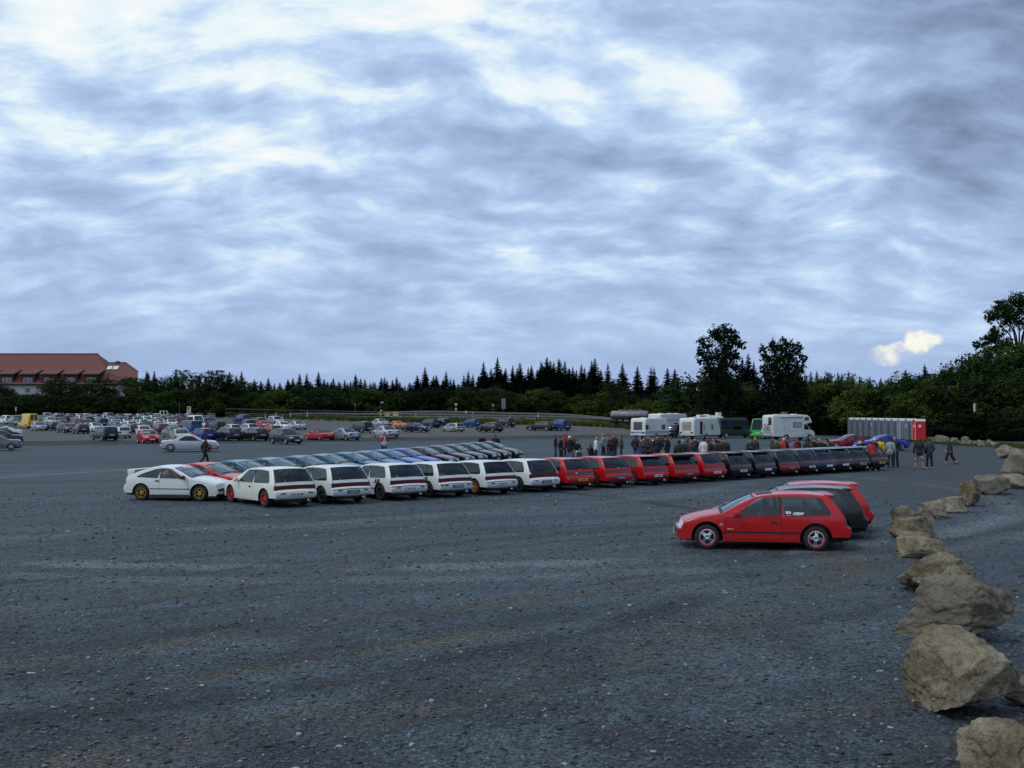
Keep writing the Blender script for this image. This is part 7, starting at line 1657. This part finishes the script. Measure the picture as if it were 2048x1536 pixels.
CLO = {'black': (.010, .010, .012), 'navy': (.012, .016, .04), 'jeans': (.030, .055, .13), 'lightjeans': (.075, .12, .23), 'red': (.40, .012, .012), 'white': (.62, .63, .64), 'grey': (.11, .12, .13), 'dkgrey': (.045, .05, .055), 'olive': (.055, .055, .032), 'brown': (.075, .05, .028), 'khaki': (.34, .31, .22), 'orange': (.48, .11, .03), 'yellow': (.60, .42, .01), 'blond': (.36, .26, .09), 'dkhair': (.018, .012, .009), 'brownhair': (.06, .035, .018), 'pink': (.38, .12, .12), 'beige': (.36, .32, .24), 'lilac': (.30, .29, .42), 'bluegrey': (.07, .10, .14), 'palegrey': (.26, .29, .33)}
def cloth(c):
    return plain('cloth ' + c, CLO[c], .85, var=.3, vscale=7.) if c != 'floral' else FLORAL
def _floral():
    m, g, b, out = mat_base('patterned cloth'); co = g.n('ShaderNodeTexCoord').outputs['Object']; v = g.n('ShaderNodeTexVoronoi'); v.inputs['Scale'].default_value = 11.; g.put(v.inputs['Vector'], co)
    g.put(b.inputs['Base Color'], g.ramp(g.sep(v.outputs['Color'])[0], [(.0, (.03, .03, .035)), (.4, (.30, .26, .24)), (.6, (.24, .05, .05)), (.8, (.42, .40, .36))], 'CONSTANT')); b.inputs['Roughness'].default_value = .9; return m
FLORAL = _floral()
def person(label, loc, rz, pn, top=('jacket', 'black'), bottom=('trousers', 'jeans'), hair=('hair', 'dkhair'), shoes='black', h=1.75, group=None, extra=None):
    B = body_mesh(pn); s = h / 1.76
    o = link_mesh('person', B['me'], None, loc=loc, rot=(0, 0, rz)); o.scale = (s, s, s); tag(o, label, 'person', group)
    for nm, (k, c) in ((top[0], top), (bottom[0], bottom), (hair[0] if hair[0] != 'longhair' else 'hair', hair), ('shoe', ('shoeL', shoes)), ('shoe', ('shoeR', shoes))) + ((('sleeve', ('sleeveL', extra)), ('sleeve', ('sleeveR', extra))) if extra else ()):
        g = link_mesh(nm, garment(pn, k), o); g.material_slots[0].link = 'OBJECT'; g.material_slots[0].material = cloth(c)
    return o
def pers(px, head, label, pn, face, feet=None, h=1.75, **kw):
    if feet is None and px > 1330: feet = min(HOR + (head - HOR) * CAMZ / (CAMZ - h), 947 - (px - 1330) * .040)
    """face: heading against the line of sight (0 = back to the camera, 180 = facing it)"""
    if feet is None: feet = HOR + (head - HOR) * CAMZ / (CAMZ - h)
    p = at(px, feet); return person(label, p, rz_from_az(ray_az(px) + face), pn, h=h, **kw)
J = lambda c: ('jacket', c)
T = lambda c: ('tshirt', c)
B_ = lambda c: ('trousers', c)
GP = 'people standing along the hatchback row'
PEOPLE = [
    (1111, 870, 'person in a black jacket and blue jeans, leftmost of the group behind the red hatchbacks', 'pockets', 90, J('black'), B_('jeans'), ('hair', 'dkhair')),
    (1122, 873, 'person in black with dark trousers left of the tall red jacket', 'pockets', 110, J('black'), B_('navy'), ('hair', 'dkhair')),
    (1130, 868, 'tall person in a red jacket with dark trousers in the left group', 'stand', 95, J('red'), B_('black'), ('hair', 'brownhair')),
    (1139, 872, 'person in a white cap, black jacket and baggy light jeans', 'pockets', 170, J('black'), B_('lightjeans'), ('cap', 'white')),
    (1147, 870, 'person half hidden behind the one in the white cap', 'stand', 200, J('brown'), B_('navy'), ('hair', 'brownhair')),
    (1192, 874, 'blond person in a white sweater and black trousers', 'hold', 80, J('white'), B_('black'), ('longhair', 'blond')),
    (1207, 868, 'person with reddish hair in a pale grey jacket', 'hold', -70, J('palegrey'), B_('navy'), ('hair', 'pink')),
    (1216, 868, 'person in a dark grey jacket and dark cap beside the reddish haired one', 'pockets', 70, J('grey'), B_('black'), ('cap', 'black')),
    (1223, 873, 'person in a red cap, black shirt and jeans', 'crossed', 180, J('black'), B_('jeans'), ('cap', 'red')),
    (1228, 869, 'tall person in black right behind the one in the red cap', 'stand', 190, J('black'), B_('navy'), ('hair', 'brownhair')),
    (1243, 871, 'lone person in an olive jacket and jeans seen from the side', 'pockets', -95, J('olive'), B_('jeans'), ('hair', 'dkhair')),
    (1272, 871, 'person in a black and orange jacket and light jeans', 'pockets', 30, J('black'), B_('lightjeans'), ('hair', 'dkhair')),
    (1280, 872, 'person in a lilac shirt behind the black and orange jacket', 'stand', 150, T('lilac'), B_('jeans'), ('hair', 'dkhair')),
    (1288, 875, 'person in dark grey with crossed arms facing the cars', 'crossed', 180, J('dkgrey'), B_('black'), ('hair', 'brownhair')),
    (1296, 871, 'person in navy standing behind the one with crossed arms', 'stand', 120, J('navy'), B_('navy'), ('cap', 'brown')),
    (1308, 872, 'person in a white shirt with light jeans and shoulder bag', 'hold', 160, T('white'), B_('lightjeans'), ('hair', 'dkhair')),
    (1315, 872, 'person in dark clothes right behind the white shirt', 'stand', 170, J('navy'), B_('dkgrey'), ('hair', 'brownhair')),
    (1324, 871, 'person in a black jacket and khaki shorts pointing to the right', 'point', 70, J('black'), ('shorts', 'khaki'), ('hair', 'dkhair')),
    (1366, 879, 'broad person in a navy jacket with back print and pale cap', 'wide', 5, J('navy'), B_('black'), ('cap', 'khaki')),
    (1375, 879, 'person in dark clothes beside the navy jacket with the back print', 'stand', 60, J('black'), B_('navy'), ('hair', 'brownhair')),
    (1391, 875, 'person in a black jacket facing the camera between the two crowds', 'pockets', 175, J('black'), B_('dkgrey'), ('hair', 'dkhair')),
    (1408, 876, 'person in a white top seen from behind in the middle crowd', 'stand', 20, J('white'), B_('grey'), ('hair', 'dkhair')),
    (1414, 880, 'person in a beige jacket above the crouching one', 'hold', 90, J('beige'), B_('khaki'), ('hair', 'dkhair')),
    (1426, 876, 'person in a pale lilac shirt in the middle crowd', 'pockets', 160, T('lilac'), B_('navy'), ('hair', 'brownhair')),
    (1433, 879, 'person in a navy hooded jacket and jeans in the middle crowd', 'stand', 20, J('navy'), B_('jeans'), ('hair', 'dkhair')),
    (1444, 878, 'person with orange shirt under a black jacket in the middle crowd', 'pockets', 170, J('brown'), B_('jeans'), ('hair', 'brownhair')),
    (1451, 878, 'person in a dark jacket with orange collar, right end of the middle crowd', 'stand', 200, J('black'), B_('dkgrey'), ('hair', 'brownhair')),
    (1503, 880, 'person in a dark cap and navy sweater with white chest print', 'crossed', 175, J('navy'), B_('jeans'), ('cap', 'dkgrey')),
    (1510, 874, 'taller person in an olive brown jacket behind the navy sweater', 'pockets', 150, J('olive'), B_('jeans'), ('hair', 'pink')),
    (1301, 874, 'person in dark brown between the crossed arms and the white shirt', 'pockets', 140, J('brown'), B_('black'), ('hair', 'dkhair')), (1335, 873, 'person in black right of the pointing one', 'stand', -60, J('black'), B_('dkgrey'), ('hair', 'brownhair')),
    (1358, 880, 'person in black left of the broad navy jacket', 'stand', 30, J('black'), B_('black'), ('hair', 'dkhair')), (1383, 878, 'person in dark grey left of the lone black jacket between crowds', 'stand', 170, J('dkgrey'), B_('navy'), ('hair', 'brownhair')),
    (1421, 880, 'person in black between the beige jacket and the lilac shirt', 'stand', 100, J('black'), B_('jeans'), ('hair', 'dkhair')), (1438, 876, 'taller person in black behind the navy hooded jacket', 'stand', 190, J('black'), B_('black'), ('hair', 'brownhair')),
    (1573, 880, 'person in black right behind the red jacket with white cap', 'stand', 100, J('black'), B_('black'), ('cap', 'black')), (1597, 883, 'person in navy right of the red jacket with sleeve stripes', 'stand', -70, J('navy'), B_('navy'), ('hair', 'dkhair')),
    (1618, 881, 'person in dark green at the left of the fair haired one', 'stand', 40, J('olive'), B_('black'), ('hair', 'dkhair')), (1644, 880, 'person in black between the grey cap and the dark blue jacket', 'stand', 170, J('black'), B_('black'), ('hair', 'brownhair')),
    (1545, 876, 'person in black with brown hair behind the brown jacket', 'stand', 100, J('black'), B_('black'), ('hair', 'brownhair')),
    (1552, 880, 'person in an open brown jacket over a white shirt', 'stand', 165, J('brown'), B_('dkgrey'), ('hair', 'dkhair')),
    (1566, 880, 'person in a red jacket and white cap', 'hold', 60, J('red'), B_('navy'), ('cap', 'white')),
    (1579, 882, 'person in lilac between the two red jackets', 'stand', 150, J('lilac'), B_('navy'), ('hair', 'brownhair')),
    (1589, 880, 'person in a red jacket with white sleeve stripes', 'hold', 160, J('red'), B_('navy'), ('hair', 'dkhair')),
    (1612, 884, 'person in black at the left of the crowd by the coupes', 'hold', 60, J('navy'), B_('black'), ('hair', 'dkhair')),
    (1624, 879, 'fair haired person in dark clothes in the crowd by the coupes', 'stand', 120, J('black'), B_('black'), ('hair', 'brownhair')),
    (1631, 883, 'person in black in the middle of the crowd by the coupes', 'stand', 190, J('black'), B_('navy'), ('hair', 'brownhair')),
    (1638, 877, 'person in a pale grey cap in the crowd by the coupes', 'stand', 150, J('bluegrey'), B_('black'), ('cap', 'palegrey')),
    (1650, 884, 'person in a dark blue jacket bending to a car, crowd by the coupes', 'lean', 60, J('bluegrey'), B_('navy'), ('hair', 'dkhair')),
    (1661, 884, 'person in black with a red neck scarf reaching into a car by the coupes', 'lean', -60, J('black'), B_('black'), ('hair', 'dkhair')),
]
for px, hd, lab, pn, fc, tp, bt, hr in PEOPLE: pers(px, hd, lab, pn, fc, top=tp, bottom=bt, hair=hr, group=GP, h=1.72 + .06 * math.sin(px))
# the ones seen whole or posed on their own
def at_feet(px, feet, lab, pn, fc, **kw): return pers(px, 0, lab, pn, fc, feet=feet, **kw)
at_feet(1153, 921, 'person in a black and white jacket sitting on a small motorbike', 'sit', 160, top=J('black'), bottom=B_('jeans'), hair=('hair', 'brownhair'), h=1.72)
at_feet(1183, 918, 'person in black crouching to take a photo', 'crouch', -95, top=J('black'), bottom=B_('navy'), hair=('hair', 'brownhair'), h=1.72)
at_feet(1411, 932, 'person in black crouching below the beige jacket', 'crouch', 170, top=J('black'), bottom=B_('black'), hair=('hair', 'brownhair'), h=1.72)
at_feet(1722, 936, 'dark haired person leaning over a dark hatchback, left of the red jacket', 'lean', 150, top=J('black'), bottom=B_('black'), hair=('hair', 'dkhair'), h=1.74)
at_feet(1744, 941, 'person in a bright red jacket bending over the dark hatchbacks', 'lean', -25, top=J('red'), bottom=B_('black'), hair=('hair', 'brownhair'), shoes='white', h=1.70)
at_feet(1752, 939, 'person in a white cap, black vest and pale shorts beside the red jacket', 'hold', -60, top=T('black'), bottom=('shorts', 'khaki'), hair=('cap', 'white'), h=1.78)
at_feet(1760, 934, 'person in a yellow jacket behind the black vest', 'hold', 10, top=J('yellow'), bottom=B_('grey'), hair=('hair', 'brownhair'), h=1.74)
at_feet(1781, 935, 'person in a pale grey hooded jacket and navy trousers seen from behind', 'hold', 15, top=J('palegrey'), bottom=B_('navy'), hair=('hair', 'dkhair'), h=1.74)
at_feet(1791, 934, 'tall person in a dark coat right of the grey hooded jacket', 'pockets', -150, top=J('navy'), bottom=B_('navy'), hair=('hair', 'pink'), h=1.82)
at_feet(1839, 938, 'person in a black sweater and patterned shorts with back to the camera', 'wide', 0, top=J('black'), bottom=('shorts', 'floral'), hair=('hair', 'brownhair'), h=1.78)
at_feet(1859, 937, 'person in a grey hooded jacket with white shoes beside the patterned shorts', 'pockets', -35, top=J('dkgrey'), bottom=B_('navy'), hair=('hair', 'brownhair'), shoes='white', h=1.78)
at_feet(1901, 929, 'person in black three quarter trousers walking alone toward the cabins', 'walk', -80, top=J('navy'), bottom=('capri', 'black'), hair=('hair', 'brownhair'), h=1.75)
at_feet(409, 930, 'person all in black walking past the silver saloon', 'walk', 70, top=J('black'), bottom=B_('black'), hair=('hair', 'dkhair'), h=1.78)
cp = at_feet(768, 913, 'person in a white shirt with red sleeves taking a photo behind the coupes', 'camera', 165, top=J('white'), bottom=B_('navy'), hair=('hair', 'dkhair'), h=1.76, extra='red')
at_feet(964, 919, 'person in a black jacket holding a camera, left one of two men in black', 'camera', 175, top=J('black'), bottom=B_('black'), hair=('hair', 'brownhair'), h=1.74)
at_feet(991, 918, 'person in a black shirt with gold chest print, right one of two men in black', 'wide', 180, top=J('black'), bottom=B_('dkgrey'), hair=('cap', 'black'), h=1.72)
at_feet(413, 872, 'person in a red jacket among the cars in the left lot', 'pockets', 120, top=J('red'), bottom=B_('black'), hair=('hair', 'dkhair'), h=1.78)
at_feet(471, 866, 'person in black between the silver cars in the left lot', 'stand', 150, top=J('black'), bottom=B_('black'), hair=('hair', 'dkhair'), h=1.75)
at_feet(482, 854, 'person in a dark shirt at the tall blue car in the left lot', 'stand', 100, top=J('navy'), bottom=B_('navy'), hair=('hair', 'brownhair'), h=1.75)
# the small motorbike
p = at(1153, 922); mbk = thing('small_motorbike', 'small white and black motorbike under the sitting person', 'motorbike', p, rz_from_az(ray_az(1153) + 160))
for x in (-.42, .48): w = link_mesh('wheel', tyre_mesh(.24, .09, .15, 16), mbk, loc=(x, 0, .24)); link_mesh('rim', rim_mesh('five', .15, .09, 16), w)
MB().tube([(-.42, 0, .24), (-.10, 0, .36), (.20, 0, .50), (.36, 0, .62)], .035, 6).tube([(.48, .06, .24), (.38, .06, .66)], .02, 6).tube([(.48, -.06, .24), (.38, -.06, .66)], .02, 6).obj('frame', [UNDER], mbk)
MB().prism([(-.50, .55), (.02, .52), (.02, .58), (-.55, .64)], -.09, .09).obj('saddle', [BLACKT], mbk, bevel=.02); MB().prism([(.02, .50), (.30, .56), (.26, .70), (.02, .60)], -.11, .11).obj('tank', [plain('white fairing', (.6, .6, .6), .3)], mbk, bevel=.03)
MB().tube([(.34, .34, .82), (.38, 0, .74), (.34, -.34, .82)], .015, 6).obj('handlebar', [BLACKT], mbk); MB().box((-.14, -.10, .24), (.18, .10, .46)).obj('engine', [CHROME], mbk, bevel=.03)
# bags, badges and prints worn by some of them
